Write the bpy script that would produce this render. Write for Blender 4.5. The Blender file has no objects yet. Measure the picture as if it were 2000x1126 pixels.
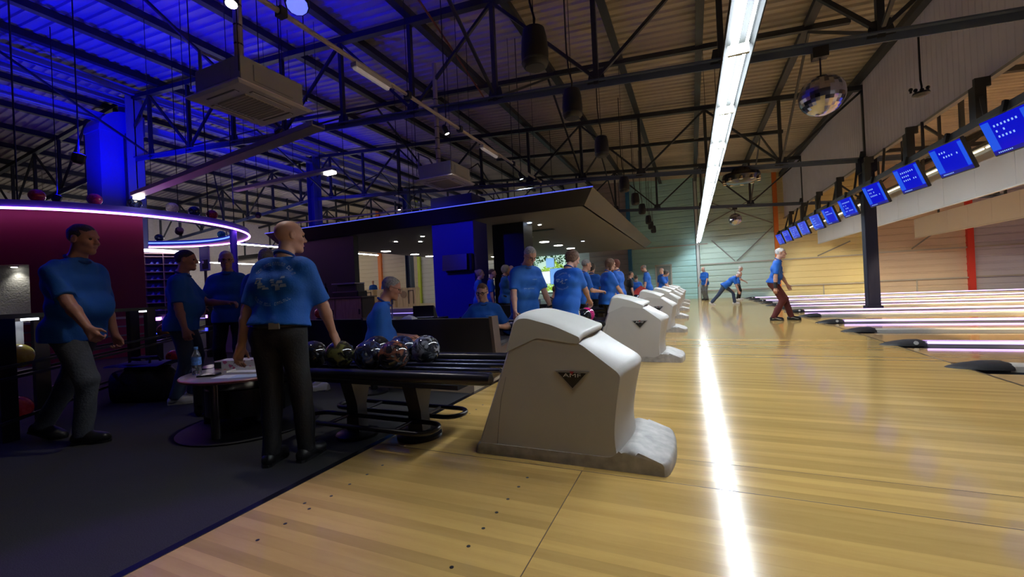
import bpy, bmesh, math, random
import numpy as np
from mathutils import Vector, Matrix, Euler
from mathutils.bvhtree import BVHTree
random.seed(7); np.random.seed(7)
PI = math.pi
scene = bpy.context.scene
C = scene.collection
HC = 1.05            # eye height of the photographer above the approach
CARPET = -0.05       # the seating area lies one low step below the approach

# ---------------------------------------------------------------- camera
R = Matrix(((0.91555487, -0.04404561, -0.39977401),
            (0.39941657, -0.01702059, 0.91661153),
            (-0.04717711, -0.99888452, 0.00200926)))
cam_data = bpy.data.cameras.new('camera')
cam_data.sensor_width = 36.0
cam_data.lens = 807.8 / 2000 * 36.0
cam_data.clip_start = 0.05
cam_data.clip_end = 200
cam = bpy.data.objects.new('camera', cam_data)
C.objects.link(cam)
m = Matrix.Identity(4)
for i in range(3):
    m[i][0] = R[i][0]; m[i][1] = -R[i][1]; m[i][2] = -R[i][2]
m[0][3], m[1][3], m[2][3] = 0, 0, HC
cam.matrix_world = m
scene.camera = cam

# ---------------------------------------------------------------- world, exposure
world = bpy.data.worlds.new('world'); scene.world = world
world.use_nodes = True
world.node_tree.nodes['Background'].inputs[0].default_value = (0.10, 0.11, 0.16, 1)
world.node_tree.nodes['Background'].inputs[1].default_value = 0.05
scene.view_settings.view_transform = 'Standard'
scene.view_settings.look = 'None'
scene.view_settings.exposure = 0.0
scene.view_settings.gamma = 1.0
scene.view_settings.use_curve_mapping = False
cy = scene.cycles
cy.use_denoising = True
cy.max_bounces = 6; cy.diffuse_bounces = 4; cy.glossy_bounces = 3; cy.transmission_bounces = 6
cy.sample_clamp_indirect = 4.0
cy.caustics_reflective = False; cy.caustics_refractive = False

# light levels, one place
L_STRIP = 105.0       # fluorescent rows over the approach
L_TUBE = 320.0         # tubes behind the lane baffles
L_FAR = 60.0          # tubes in the far hall
L_NEON = 9.0
BLUE = (0.02, 0.03, 1.0)

# ---------------------------------------------------------------- materials
MATS = {}
def mat(name, col, rough=0.6, metal=0.0, noise=0.0, nscale=8.0, bump=0.0, bscale=40.0, emit=None, estr=0.0,
        coat=0.0, spec=0.5, trans=0.0, objvar=0.0, stretch=None):
    if name in MATS: return MATS[name]
    m = bpy.data.materials.new(name); m.use_nodes = True
    nt = m.node_tree; b = nt.nodes['Principled BSDF']
    b.inputs['Base Color'].default_value = (*col, 1)
    b.inputs['Roughness'].default_value = rough
    b.inputs['Metallic'].default_value = metal
    b.inputs['Specular IOR Level'].default_value = spec
    b.inputs['Coat Weight'].default_value = coat
    b.inputs['Coat Roughness'].default_value = 0.08
    if trans: b.inputs['Transmission Weight'].default_value = trans
    if emit:
        b.inputs['Emission Color'].default_value = (*emit, 1)
        b.inputs['Emission Strength'].default_value = estr
    if noise or bump or objvar:
        tc = nt.nodes.new('ShaderNodeTexCoord')
        src = tc.outputs['Object']
        if stretch:
            mp = nt.nodes.new('ShaderNodeMapping'); mp.inputs['Scale'].default_value = stretch
            nt.links.new(src, mp.inputs[0]); src = mp.outputs[0]
    if noise or objvar:
        hsv = nt.nodes.new('ShaderNodeHueSaturation'); hsv.inputs['Color'].default_value = (*col, 1)
        add = nt.nodes.new('ShaderNodeMath'); add.operation = 'ADD'; add.inputs[0].default_value = 1.0
        last = None
        if noise:
            n = nt.nodes.new('ShaderNodeTexNoise'); n.inputs['Scale'].default_value = nscale; n.inputs['Detail'].default_value = 5
            nt.links.new(src, n.inputs['Vector'])
            mr = nt.nodes.new('ShaderNodeMapRange'); mr.inputs[1].default_value = 0.25; mr.inputs[2].default_value = 0.75
            mr.inputs[3].default_value = 1 - noise; mr.inputs[4].default_value = 1 + noise
            nt.links.new(n.outputs[0], mr.inputs[0]); last = mr.outputs[0]
        if objvar:
            oi = nt.nodes.new('ShaderNodeObjectInfo')
            mr2 = nt.nodes.new('ShaderNodeMapRange'); mr2.inputs[3].default_value = 1 - objvar; mr2.inputs[4].default_value = 1 + objvar
            nt.links.new(oi.outputs['Random'], mr2.inputs[0])
            if last is None: last = mr2.outputs[0]
            else:
                mu = nt.nodes.new('ShaderNodeMath'); mu.operation = 'MULTIPLY'
                nt.links.new(last, mu.inputs[0]); nt.links.new(mr2.outputs[0], mu.inputs[1]); last = mu.outputs[0]
        nt.links.new(last, hsv.inputs['Value'])
        nt.links.new(hsv.outputs[0], b.inputs['Base Color'])
    if bump:
        n2 = nt.nodes.new('ShaderNodeTexNoise'); n2.inputs['Scale'].default_value = bscale; n2.inputs['Detail'].default_value = 4
        nt.links.new(src, n2.inputs['Vector'])
        bp = nt.nodes.new('ShaderNodeBump'); bp.inputs['Strength'].default_value = bump; bp.inputs['Distance'].default_value = 0.02
        nt.links.new(n2.outputs[0], bp.inputs['Height']); nt.links.new(bp.outputs[0], b.inputs['Normal'])
    MATS[name] = m
    return m
def glow(name, col, s, base=(0.8, 0.8, 0.8)):
    return mat(name, base, 0.5, emit=col, estr=s)

# ---------------------------------------------------------------- mesh collecting
class MB:
    """Collects simple solids; build() links them as one mesh object."""
    def __init__(s): s.v = []; s.f = []
    def add(s, vs, fs):
        o = len(s.v); s.v += [tuple(map(float, p)) for p in vs]; s.f += [tuple(i + o for i in q) for q in fs]; return s
    def box(s, x0, x1, y0, y1, z0, z1):
        return s.add([(x0,y0,z0),(x1,y0,z0),(x1,y1,z0),(x0,y1,z0),(x0,y0,z1),(x1,y0,z1),(x1,y1,z1),(x0,y1,z1)],
                     [(0,3,2,1),(4,5,6,7),(0,1,5,4),(1,2,6,5),(2,3,7,6),(3,0,4,7)])
    def rbox(s, x0, x1, y0, y1, z0, z1, r):
        """box with bevelled vertical and top edges (octagonal plan, chamfered top)"""
        r2 = r
        def ring(i, z):
            return [(x0+r2+i*0, y0+i, z),(x1-r2, y0+i, z),(x1-i, y0+r2, z),(x1-i, y1-r2, z),(x1-r2, y1-i, z),(x0+r2, y1-i, z),(x0+i, y1-r2, z),(x0+i, y0+r2, z)]
        vs = ring(0, z0) + ring(0, z1 - r2) + ring(r2 * 0.6, z1)
        fs = [tuple(reversed(range(8)))]
        for k in (0, 8):
            for i in range(8): fs.append((k+i, k+(i+1) % 8, k+8+(i+1) % 8, k+8+i))
        fs.append(tuple(range(16, 24)))
        return s.add(vs, fs)
    def bar(s, a, b, w, h, up=(0, 0, 1)):
        a = Vector(a); b = Vector(b); d = (b - a).normalized(); u = Vector(up)
        if abs(d.dot(u)) > 0.98: u = Vector((1, 0, 0))
        sd = d.cross(u).normalized() * (w / 2); u2 = sd.cross(d).normalized() * (h / 2)
        vs = [a-sd-u2, a+sd-u2, a+sd+u2, a-sd+u2, b-sd-u2, b+sd-u2, b+sd+u2, b-sd+u2]
        return s.add(vs, [(0,1,2,3),(7,6,5,4),(0,4,5,1),(1,5,6,2),(2,6,7,3),(3,7,4,0)])
    def tube(s, pts, r, n=8, closed=False, caps=True):
        pts = [Vector(p) for p in pts]; N = len(pts); vs = []; fs = []
        rr = r if isinstance(r, (list, tuple)) else [r] * N
        prev = None
        for i, p in enumerate(pts):
            if closed: d = pts[(i+1) % N] - pts[i-1]
            else: d = pts[min(i+1, N-1)] - pts[max(i-1, 0)]
            d.normalize()
            if prev is None:
                u = Vector((0, 0, 1)) if abs(d.z) < 0.9 else Vector((1, 0, 0))
            else: u = prev
            sd = d.cross(u).normalized(); u = sd.cross(d).normalized(); prev = u
            for k in range(n):
                t = 2 * PI * k / n
                vs.append(p + (sd * math.cos(t) + u * math.sin(t)) * rr[i])
        for i in range(N if closed else N - 1):
            j = (i + 1) % N
            for k in range(n):
                k2 = (k + 1) % n
                fs.append((i*n+k, i*n+k2, j*n+k2, j*n+k))
        if caps and not closed:
            fs.append(tuple(reversed(range(n)))); fs.append(tuple(range((N-1)*n, N*n)))
        return s.add(vs, fs)
    def cyl(s, c, r, z0, z1, n=16, r2=None):
        return s.lathe(c, [(r, z0), (r if r2 is None else r2, z1)], n)
    def lathe(s, c, prof, n=20, caps=True, ax='z'):
        vs = []; fs = []; x, y = c[0], c[1]; z = c[2] if len(c) > 2 else 0
        for (r, h) in prof:
            for k in range(n):
                t = 2 * PI * k / n; a, b = r * math.cos(t), r * math.sin(t)
                if ax == 'z': vs.append((x+a, y+b, z+h))
                elif ax == 'x': vs.append((x+h, y+a, z+b))
                else: vs.append((x+b, y+h, z+a))
        for i in range(len(prof) - 1):
            for k in range(n):
                k2 = (k + 1) % n; fs.append((i*n+k, i*n+k2, (i+1)*n+k2, (i+1)*n+k))
        if caps:
            fs.append(tuple(reversed(range(n)))); fs.append(tuple(range((len(prof)-1)*n, len(prof)*n)))
        return s.add(vs, fs)
    def ball(s, c, r, n=16, m=10, sc=(1, 1, 1), half=False):
        vs = []; fs = []
        for i in range(m + 1):
            ph = (PI / 2 if half else PI) * i / m
            for k in range(n):
                t = 2 * PI * k / n
                vs.append((c[0]+r*sc[0]*math.sin(ph)*math.cos(t), c[1]+r*sc[1]*math.sin(ph)*math.sin(t), c[2]+r*sc[2]*math.cos(ph)))
        for i in range(m):
            for k in range(n):
                k2 = (k+1) % n; fs.append((i*n+k, (i+1)*n+k, (i+1)*n+k2, i*n+k2))
        if half: fs.append(tuple(reversed(range(m*n, m*n+n))))
        return s.add(vs, fs)
    def prism(s, poly, a, b, axis='y'):
        """polygon extruded along an axis; poly in the other two coordinates, counter-clockwise"""
        n = len(poly)
        def P(q, t):
            return (q[0], t, q[1]) if axis == 'y' else ((t, q[0], q[1]) if axis == 'x' else (q[0], q[1], t))
        vs = [P(q, a) for q in poly] + [P(q, b) for q in poly]
        fs = [tuple(range(n)), tuple(reversed(range(n, 2*n)))]
        for i in range(n):
            j = (i+1) % n; fs.append((i, i+n, j+n, j))
        return s.add(vs, fs)
    def quad(s, a, b, c, d): return s.add([a, b, c, d], [(0, 1, 2, 3)])
    def loft(s, rings, caps=True, closed=True):
        n = len(rings[0]); vs = [p for r in rings for p in r]; fs = []
        for i in range(len(rings)-1):
            for k in range(n if closed else n-1):
                k2 = (k+1) % n; fs.append((i*n+k, i*n+k2, (i+1)*n+k2, (i+1)*n+k))
        if caps: fs.append(tuple(reversed(range(n)))); fs.append(tuple(range((len(rings)-1)*n, len(rings)*n)))
        return s.add(vs, fs)
    def build(s, name, m, parent=None, origin=None, smooth=None, local=False, bevel=0.0):
        me = bpy.data.meshes.new(name)
        o = bpy.data.objects.new(name, me); C.objects.link(o)
        off = Vector((0, 0, 0))
        if parent is not None:
            o.parent = parent
            if not local: off = wpos(parent)
        elif origin is not None: off = Vector(origin); o.location = off
        vs = [(p[0]-off.x, p[1]-off.y, p[2]-off.z) for p in s.v]
        me.from_pydata(vs, [], s.f)
        fix(me)
        if bevel:
            bm = bmesh.new(); bm.from_mesh(me)
            es = [e for e in bm.edges if len(e.link_faces) == 2 and e.calc_face_angle(0) > 0.6]
            bmesh.ops.bevel(bm, geom=es, offset=bevel, segments=2, affect='EDGES', clamp_overlap=True)
            bm.to_mesh(me); bm.free()
        if smooth is not None:
            me.shade_smooth() if smooth is True else me.shade_smooth()
            if smooth is not True: me.set_sharp_from_angle(angle=math.radians(smooth))
        if m is not None: me.materials.append(m)
        return o
def fix(me):
    bm = bmesh.new(); bm.from_mesh(me)
    bmesh.ops.remove_doubles(bm, verts=bm.verts, dist=1e-6)
    bmesh.ops.recalc_face_normals(bm, faces=bm.faces)
    bm.to_mesh(me); bm.free(); me.update()
def wpos(o):
    p = Vector(o.location)
    while o.parent is not None:
        o = o.parent; p = p + Vector(o.location)
    return p
def tag(o, label=None, cat=None, group=None, kind=None):
    if label: o['label'] = label
    if cat: o['category'] = cat
    if group: o['group'] = group
    if kind: o['kind'] = kind
    return o
def thing(name, label, cat, loc=(0, 0, 0), rotz=0.0, group=None, kind=None):
    o = bpy.data.objects.new(name, None); C.objects.link(o)
    o.empty_display_size = 0.1
    o.location = loc; o.rotation_euler = (0, 0, rotz)
    return tag(o, label, cat, group, kind)
def struct(name, label, loc=(0, 0, 0)):
    o = bpy.data.objects.new(name, None); C.objects.link(o); o.location = loc
    return tag(o, label, None, None, 'structure')
def copy_obj(o, parent=None):
    c = o.copy(); C.objects.link(c)
    if parent is not None: c.parent = parent
    return c
def copy_tree(o, parent=None):
    c = copy_obj(o, parent)
    for ch in list(o.children): copy_tree(ch, c)
    return c
def dup(root, loc, rotz=None, label=None, group=None):
    c = copy_tree(root); c.location = loc
    if rotz is not None: c.rotation_euler = (0, 0, rotz)
    if label: c['label'] = label
    if group: c['group'] = group
    return c
def add_light(kind, name, loc, energy, col, size=0.2, target=None, spot=60, blend=0.5, parent=None):
    d = bpy.data.lights.new(name, kind); d.energy = energy; d.color = col
    if kind == 'AREA': d.shape = 'SQUARE'; d.size = size
    else: d.shadow_soft_size = size
    if kind == 'SPOT': d.spot_size = math.radians(spot); d.spot_blend = blend
    o = bpy.data.objects.new(name, d); C.objects.link(o)
    off = wpos(parent) if parent is not None else Vector((0, 0, 0))
    if parent is not None: o.parent = parent
    o.location = Vector(loc) - off
    if target is not None:
        o.rotation_euler = (Vector(target) - Vector(loc)).to_track_quat('-Z', 'Y').to_euler()
    return o
def text_mesh(txt, size, depth=0.002, bold=1.0):
    cu = bpy.data.curves.new('text', 'FONT'); cu.body = txt; cu.size = size; cu.extrude = depth / 2
    cu.align_x = 'CENTER'; cu.align_y = 'CENTER'; cu.resolution_u = 2
    ob = bpy.data.objects.new('text', cu); C.objects.link(ob)
    dg = bpy.context.evaluated_depsgraph_get()
    me = bpy.data.meshes.new_from_object(ob.evaluated_get(dg))
    bpy.data.objects.remove(ob); bpy.data.curves.remove(cu)
    return me
def W(u, v, d):
    """a point d metres in front of the photographer, along the line of sight through (u, v)"""
    p = R @ Vector(((u - 1000) / 807.8 * d, (v - 563) / 807.8 * d, d)); p.z += HC; return p
# ================================================================ STRUCTURE
M_steel = mat('dark_steel', (0.035, 0.04, 0.05), 0.5, 0.3, noise=0.25, nscale=3)
M_steel_blue = mat('blue_steel', (0.08, 0.11, 0.19), 0.45, 0.1)
M_girder = mat('girder_grey', (0.30, 0.33, 0.45), 0.5)
M_roof = mat('roof_sheet', (0.50, 0.45, 0.38), 0.55, 0.0, noise=0.22, nscale=0.7, stretch=(0.4, 2.0, 1))
M_black = mat('matt_black', (0.012, 0.012, 0.014), 0.55)
M_blackgloss = mat('black_plastic', (0.010, 0.010, 0.012), 0.22)
M_white = mat('white_paint', (0.78, 0.77, 0.74), 0.45)
M_rubber = mat('dark_rubber', (0.03, 0.03, 0.033), 0.5, noise=0.15, nscale=30)

# ---- approach floor: printed maple boards, one strip per board, joined end to end at a seam
def wood_mat(name, base, objvar, rough=0.16, scale=1.0):
    m = bpy.data.materials.new(name); m.use_nodes = True
    nt = m.node_tree; b = nt.nodes['Principled BSDF']; L = nt.links.new
    tc = nt.nodes.new('ShaderNodeTexCoord'); oi = nt.nodes.new('ShaderNodeObjectInfo')
    mp = nt.nodes.new('ShaderNodeMapping'); mp.inputs['Scale'].default_value = (0.9, 9 * scale, 6)
    L(tc.outputs['Object'], mp.inputs[0])
    cmb = nt.nodes.new('ShaderNodeVectorMath'); cmb.operation = 'ADD'
    sc = nt.nodes.new('ShaderNodeVectorMath'); sc.operation = 'SCALE'; sc.inputs['Scale'].default_value = 40.0
    cx = nt.nodes.new('ShaderNodeCombineXYZ'); L(oi.outputs['Random'], cx.inputs[0]); L(oi.outputs['Random'], cx.inputs[2])
    L(cx.outputs[0], sc.inputs[0]); L(mp.outputs[0], cmb.inputs[0]); L(sc.outputs[0], cmb.inputs[1])
    n = nt.nodes.new('ShaderNodeTexNoise'); n.inputs['Scale'].default_value = 1.5; n.inputs['Detail'].default_value = 6; n.inputs['Roughness'].default_value = 0.6
    L(cmb.outputs[0], n.inputs['Vector'])
    rp = nt.nodes.new('ShaderNodeValToRGB')
    rp.color_ramp.elements[0].position = 0.3; rp.color_ramp.elements[0].color = (base[0]*0.88, base[1]*0.85, base[2]*0.78, 1)
    rp.color_ramp.elements[1].position = 0.72; rp.color_ramp.elements[1].color = (base[0]*1.06, base[1]*1.06, base[2]*1.06, 1)
    L(n.outputs[0], rp.inputs[0])
    hsv = nt.nodes.new('ShaderNodeHueSaturation'); L(rp.outputs[0], hsv.inputs['Color'])
    mr = nt.nodes.new('ShaderNodeMapRange'); mr.inputs[3].default_value = 1 - objvar; mr.inputs[4].default_value = 1 + objvar
    L(oi.outputs['Random'], mr.inputs[0]); L(mr.outputs[0], hsv.inputs['Value'])
    L(hsv.outputs[0], b.inputs['Base Color'])
    b.inputs['Roughness'].default_value = rough
    b.inputs['Coat Weight'].default_value = 0.35; b.inputs['Coat Roughness'].default_value = 0.06
    MATS[name] = m; return m
WOOD = (0.63, 0.41, 0.135)
M_board = wood_mat('maple_boards', WOOD, 0.17)
M_lane = wood_mat('lane_boards', (0.62, 0.40, 0.17), 0.02, 0.12)

XL, XF = -2.11, 2.60                     # carpet edge, foul line
floor = struct('floor', 'glossy maple approach floor of printed boards running towards the lanes')
b = MB(); b.box(XL, XF, -4.0, 26.45, -0.20, -0.012); b.build('floor_bed', mat('floor_bed', (0.12, 0.075, 0.03), 0.6), floor)
BW = 0.0625
plank_meshes = {}
def board(x0, x1, y):
    ln = round(x1 - x0, 3)
    if ln not in plank_meshes:
        b = MB(); g = 0.0001
        b.rbox(0, ln, g, BW - g, -0.014, 0.0, 0.0002)
        o = b.build('plank', M_board, floor, local=True); plank_meshes[ln] = o.data
    else:
        o = bpy.data.objects.new('plank', plank_meshes[ln]); C.objects.link(o); o.parent = floor
    o.location = (x0, y, 0)
k = 0; y = -0.5
while y < 7.4:                            # boards that can be told apart
    board(XL, -0.62, y); board(-0.62, XF, y); y += BW; k += 2
YB = y
mid = MB(); yy = YB; i = 0
while yy < 26.4:                          # beyond: boards too narrow in view to pick apart, still separate strips
    w = BW * 2
    mid.box(XL, XF, yy + 0.001, yy + w - 0.001, -0.013, 0.0 - (i % 3) * 0.00004); yy += w; i += 1
o = mid.build('far_planks', None, floor); o['kind'] = 'stuff'
far_cols = [wood_mat('maple_far_%s' % n, tuple(c * f for c in WOOD), 0.0) for n, f in (('pale', 1.1), ('mid', 0.98), ('deep', 0.86))]
for mm in far_cols: o.data.materials.append(mm)
rng = random.Random(3)
fc = [rng.choice([0, 1, 1, 2]) for _ in range(i + 2)]
for p in o.data.polygons:
    p.material_index = fc[int((p.center.y - YB) / (BW * 2) + 0.0001)] if p.center.y < 26.45 else 0
b = MB(); b.box(XL, XF, -4.0, -0.5, -0.013, 0.0); b.build('near_planks', M_board, floor)
# panel seams (fine dark joints)
M_seam = mat('seam', (0.10, 0.055, 0.02), 0.5)
for (x0, x1, y0, y1) in ((-2.1, 2.58, 2.298, 2.303), (-0.15, 2.58, 2.624, 2.627), (-0.624, -0.620, -0.5, 2.30), (0.9, 2.58, 5.70, 5.704)):
    b = MB(); b.box(x0, x1, y0, y1, -0.002, 0.0006); b.build('panel_seam', M_seam, floor)
M_dot = mat('floor_dot', (0.015, 0.012, 0.012), 0.4)
dots = [(882,1107),(915,1066),(944,1031),(970,1000),(992,974),(1013,950),(503,1054),(557,1022),(595,982),(647,968),(604,993),(683,945),(717,926),(747,908),(1030,932),(943,790),(930,799),(917,807),(900,816)]
dm = None
for (u, v) in dots:
    d = R @ Vector(((u-1000)/807.8, (v-563)/807.8, 1)); t = -HC / d.z
    p = d * t
    if dm is None:
        b = MB(); b.cyl((0, 0), 0.0085, -0.001, 0.0008, 12); o = b.build('approach_dot', M_dot, floor, local=True); dm = o.data
    else:
        o = bpy.data.objects.new('approach_dot', dm); C.objects.link(o); o.parent = floor
    o.location = (p.x, p.y, 0)
# foul line
b = MB(); b.box(XF - 0.012, XF + 0.012, -4, 26.45, -0.02, 0.0008)
tag(b.build('trim_1', mat('foul_line', (0.05, 0.035, 0.02), 0.4), origin=(XF, 5, 0)), 'thin dark foul line across the lane starts', kind='structure')

# ---- carpet floor
cf = MB(); cf.box(-32, XL - 0.03, -4.0, 26.45, -0.25, CARPET)
tag(cf.build('floor.001', mat('carpet', (0.036, 0.036, 0.035), 0.95, noise=0.55, nscale=220, bump=0.5, bscale=320), origin=(-8, 4, CARPET)),
    'dark charcoal carpet of the seating area', kind='structure')
b = MB(); b.prism([(XL - 0.045, CARPET - 0.05), (XL, CARPET - 0.05), (XL + 0.022, 0.004), (XL - 0.02, 0.006), (XL - 0.042, -0.02)], -4, 26.4)
tag(b.build('trim_2', mat('nosing', (0.02, 0.02, 0.025), 0.18, 0.5), origin=(XL, 4, 0)), 'glossy black nosing strip between carpet and wood floor', kind='structure')

# ---- walls
YW = 26.45
RIB = 0.33
def ribbed_panel(x0, x1, z0, z1, m, parent, name='cladding_panel'):
    b = MB(); prof = []; z = z0
    while z < z1 - 1e-4:
        e = min(z + RIB, z1)
        prof += [(YW + 0.03, z), (YW + 0.03, min(z + 0.05, e)), (YW, min(z + 0.075, e)), (YW, min(z + RIB - 0.025, e))]
        z += RIB
    prof += [(YW + 0.03, z1), (YW + 0.12, z1), (YW + 0.12, z0)]
    b.prism([(q[0], q[1]) for q in prof], x0, x1, 'x')
    return b.build(name, m, parent)
wall = struct('wall_back', 'ribbed metal end wall in coloured bays across the far end of the hall', (0, YW, 0))
ribbed_panel(-32, -19.3, -0.1, 9, mat('wall_cream', (0.62, 0.55, 0.44), 0.6), wall)
ribbed_panel(-19.3, -6.0, -0.1, 9, mat('wall_white', (0.66, 0.68, 0.70), 0.6), wall)
ribbed_panel(-6.0, -3.55, -0.1, 9, mat('wall_mauve', (0.34, 0.27, 0.26), 0.6), wall)
ribbed_panel(-3.35, 0.27, -0.1, 9, mat('wall_aqua', (0.46, 0.76, 0.74), 0.6), wall)
ribbed_panel(0.47, 4.2, -0.1, 9, mat('wall_sage', (0.62, 0.80, 0.71), 0.6), wall)
ribbed_panel(4.4, 8.1, -0.1, 9, mat('wall_yellow', (0.90, 0.79, 0.40), 0.6), wall)
ribbed_panel(8.3, 11.9, -0.1, 9, mat('wall_tan', (0.74, 0.61, 0.46), 0.6), wall)
ribbed_panel(12.1, 22.0, -0.1, 9, mat('wall_grey', (0.66, 0.65, 0.72), 0.6), wall)
def wcol(x, m, w=0.2, z1=9, dpt=0.16):
    b = MB(); b.box(x - w/2, x + w/2, YW - dpt, YW + 0.10, -0.1, z1); b.build('wall_column', m, wall)
wcol(-23.0, mat('paint_orange', (0.75, 0.20, 0.03), 0.5), 0.32)
wcol(-19.2, mat('paint_lime', (0.55, 0.68, 0.06), 0.5), 0.24)
wcol(-3.45, mat('paint_blue', (0.03, 0.16, 0.35), 0.5), 0.22)
wcol(0.37, mat('paint_grey', (0.55, 0.58, 0.56), 0.5), 0.14)
wcol(4.3, MATS['paint_orange'], 0.2)
wcol(8.2, MATS['paint_lime'], 0.2)
wcol(12.0, mat('paint_red', (0.72, 0.05, 0.03), 0.5), 0.22)
M_rail = mat('wall_rail', (0.50, 0.48, 0.42), 0.5)
for (x0, x1, z) in ((0.45, 4.2, 1.97), (0.45, 4.2, 0.45), (4.4, 8.1, 1.97), (4.4, 8.1, 0.55), (8.3, 11.9, 2.02), (8.3, 11.9, 0.60), (12.1, 21, 2.02), (12.1, 21, 0.62), (-3.3, 0.9, 3.15)):
    b = MB(); b.box(x0, x1, YW - 0.09, YW + 0.005, z - 0.03, z + 0.03); b.build('wall_rail', M_rail, wall)
for (x, m_) in ((6.3, M_rail), (10.05, M_rail)):
    b = MB(); b.box(x - 0.02, x + 0.02, YW - 0.04, YW + 0.005, 0, 0.56); b.build('rail_post', m_, wall)
M_brace = mat('wall_brace', (0.25, 0.26, 0.24), 0.5)
for (x0, z0, x1, z1) in ((1.12, 3.3, 2.25, 2.05), (4.15, 3.8, 2.35, 2.05), (0.9, 5.6, 4.15, 4.0), (0.6, 4.1, 3.6, 5.6), (7.5, 2.7, 6.1, 2.05), (9.9, 2.1, 11.6, 3.5), (13.2, 3.6, 15.5, 2.1)):
    b = MB(); b.bar((x0, YW - 0.06, z0), (x1, YW - 0.06, z1), 0.05, 0.05); b.build('brace', M_brace, wall)
# a grey service door in the aqua bay
b = MB(); b.box(-1.95, -1.15, YW - 0.03, YW + 0.01, 0, 2.02)
dr = tag(b.build('door_1', mat('door_grey', (0.22, 0.25, 0.24), 0.5), origin=(-1.55, YW, 0)), 'grey service door in the aqua end wall', kind='structure')
b = MB(); b.box(-2.02, -1.95, YW - 0.05, YW + 0.01, 0, 2.1); b.box(-1.15, -1.08, YW - 0.05, YW + 0.01, 0, 2.1); b.box(-2.02, -1.08, YW - 0.05, YW + 0.01, 2.03, 2.1)
b.build('door_frame', M_rail, dr)
b = MB(); b.tube([(-1.24, YW - 0.05, 1.0), (-1.36, YW - 0.05, 1.0)], 0.012); b.build('door_handle', M_steel, dr)

wl = MB(); wl.box(-32.2, -32, -4, 26.6, -0.1, 9)
tag(wl.build('wall_left', mat('wall_far_left', (0.46, 0.43, 0.44), 0.7, noise=0.08), origin=(-32, 10, 0)), 'pale far side wall of the second hall', kind='structure')
wr = MB(); wr.box(21.9, 22.1, -4, 26.6, -0.1, 8)
tag(wr.build('wall_right', mat('mask_wall', (0.45, 0.38, 0.3), 0.7), origin=(22, 10, 0)), 'wall above the pin decks', kind='structure')
wn = MB(); wn.box(-32, 22, -4.2, -4.0, -0.2, 9.5)
tag(wn.build('wall_front', mat('wall_near', (0.10, 0.10, 0.11), 0.8), origin=(0, -4, 0)), 'dark wall behind the photographer', kind='structure')

# ---- roof: ribbed sheets sloping down to the lanes, ridge over the column row at x = -17
def roof_z(x): return 7.05 - 0.078 * x if x > -17 else 8.376 + 0.078 * (x + 17)
def chord_z(x): return 4.28 - 0.078 * (x - 4.67) if x > -17 else 5.97 + 0.078 * (x + 17)
def roof_sheet(x0, x1):
    b = MB(); prof = []; y = -4.0; p = 0.25
    while y < YW:
        prof += [(y, 0), (y + 0.035, 0), (y + 0.06, 0.045), (y + 0.19, 0.045), (y + 0.215, 0)]
        y += p
    vs = []; fs = []; n = len(prof)
    for x in (x0, x1):
        for (yy, dz) in prof: vs.append((x, yy, roof_z(x) + dz))
    for x in (x0, x1):
        for (yy, dz) in prof: vs.append((x, yy, roof_z(x) + 0.10))
    for i in range(n - 1):
        fs.append((i, i + 1, n + i + 1, n + i)); fs.append((2*n + i, 3*n + i, 3*n + i + 1, 2*n + i + 1))
    fs.append((0, n, 3*n, 2*n)); fs.append((n-1, 3*n-1, 4*n-1, 2*n-1))
    b.add(vs, fs); return b
ceil = struct('ceiling', 'ribbed metal roof sheets on dark steel trusses', (0, 10, 7))
xs = [22, 16, 10, 4.72, -1.5, -7.5, -13, -17, -22, -27, -32]
for i in range(len(xs) - 1):
    roof_sheet(xs[i + 1] + 0.004, xs[i] - 0.004).build('roof_sheet', M_roof, ceil)
for x in (19, 16, 13, 10.3, 7.0, 4.6, 2.64, 0.40, -1.5, -3.4, -5.6, -7.5, -9.5, -11.5, -13.5, -15.3, -18.6, -20.6, -22.6, -24.6, -26.6, -28.6, -30.6):
    z = roof_z(x) - 0.10
    b = MB(); b.box(x - 0.05, x + 0.05, -4, YW, z - 0.10, z + 0.085)
    b.box(x - 0.085, x + 0.085, -4, YW, z - 0.115, z - 0.10); b.build('purlin', M_steel, ceil)
# ridge girders along the column row
for (dx, z0, h) in ((-0.35, 7.12, 0.26), (0.05, 7.72, 0.20), (0.35, 8.02, 0.22)):
    b = MB(); b.box(-17 + dx - 0.11, -17 + dx + 0.11, -4, YW, z0, z0 + 0.03); b.box(-17 + dx - 0.03, -17 + dx + 0.03, -4, YW, z0, z0 + h); b.box(-17 + dx - 0.11, -17 + dx + 0.11, -4, YW, z0 + h - 0.03, z0 + h)
    b.build('ridge_girder', M_girder, ceil)
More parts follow.
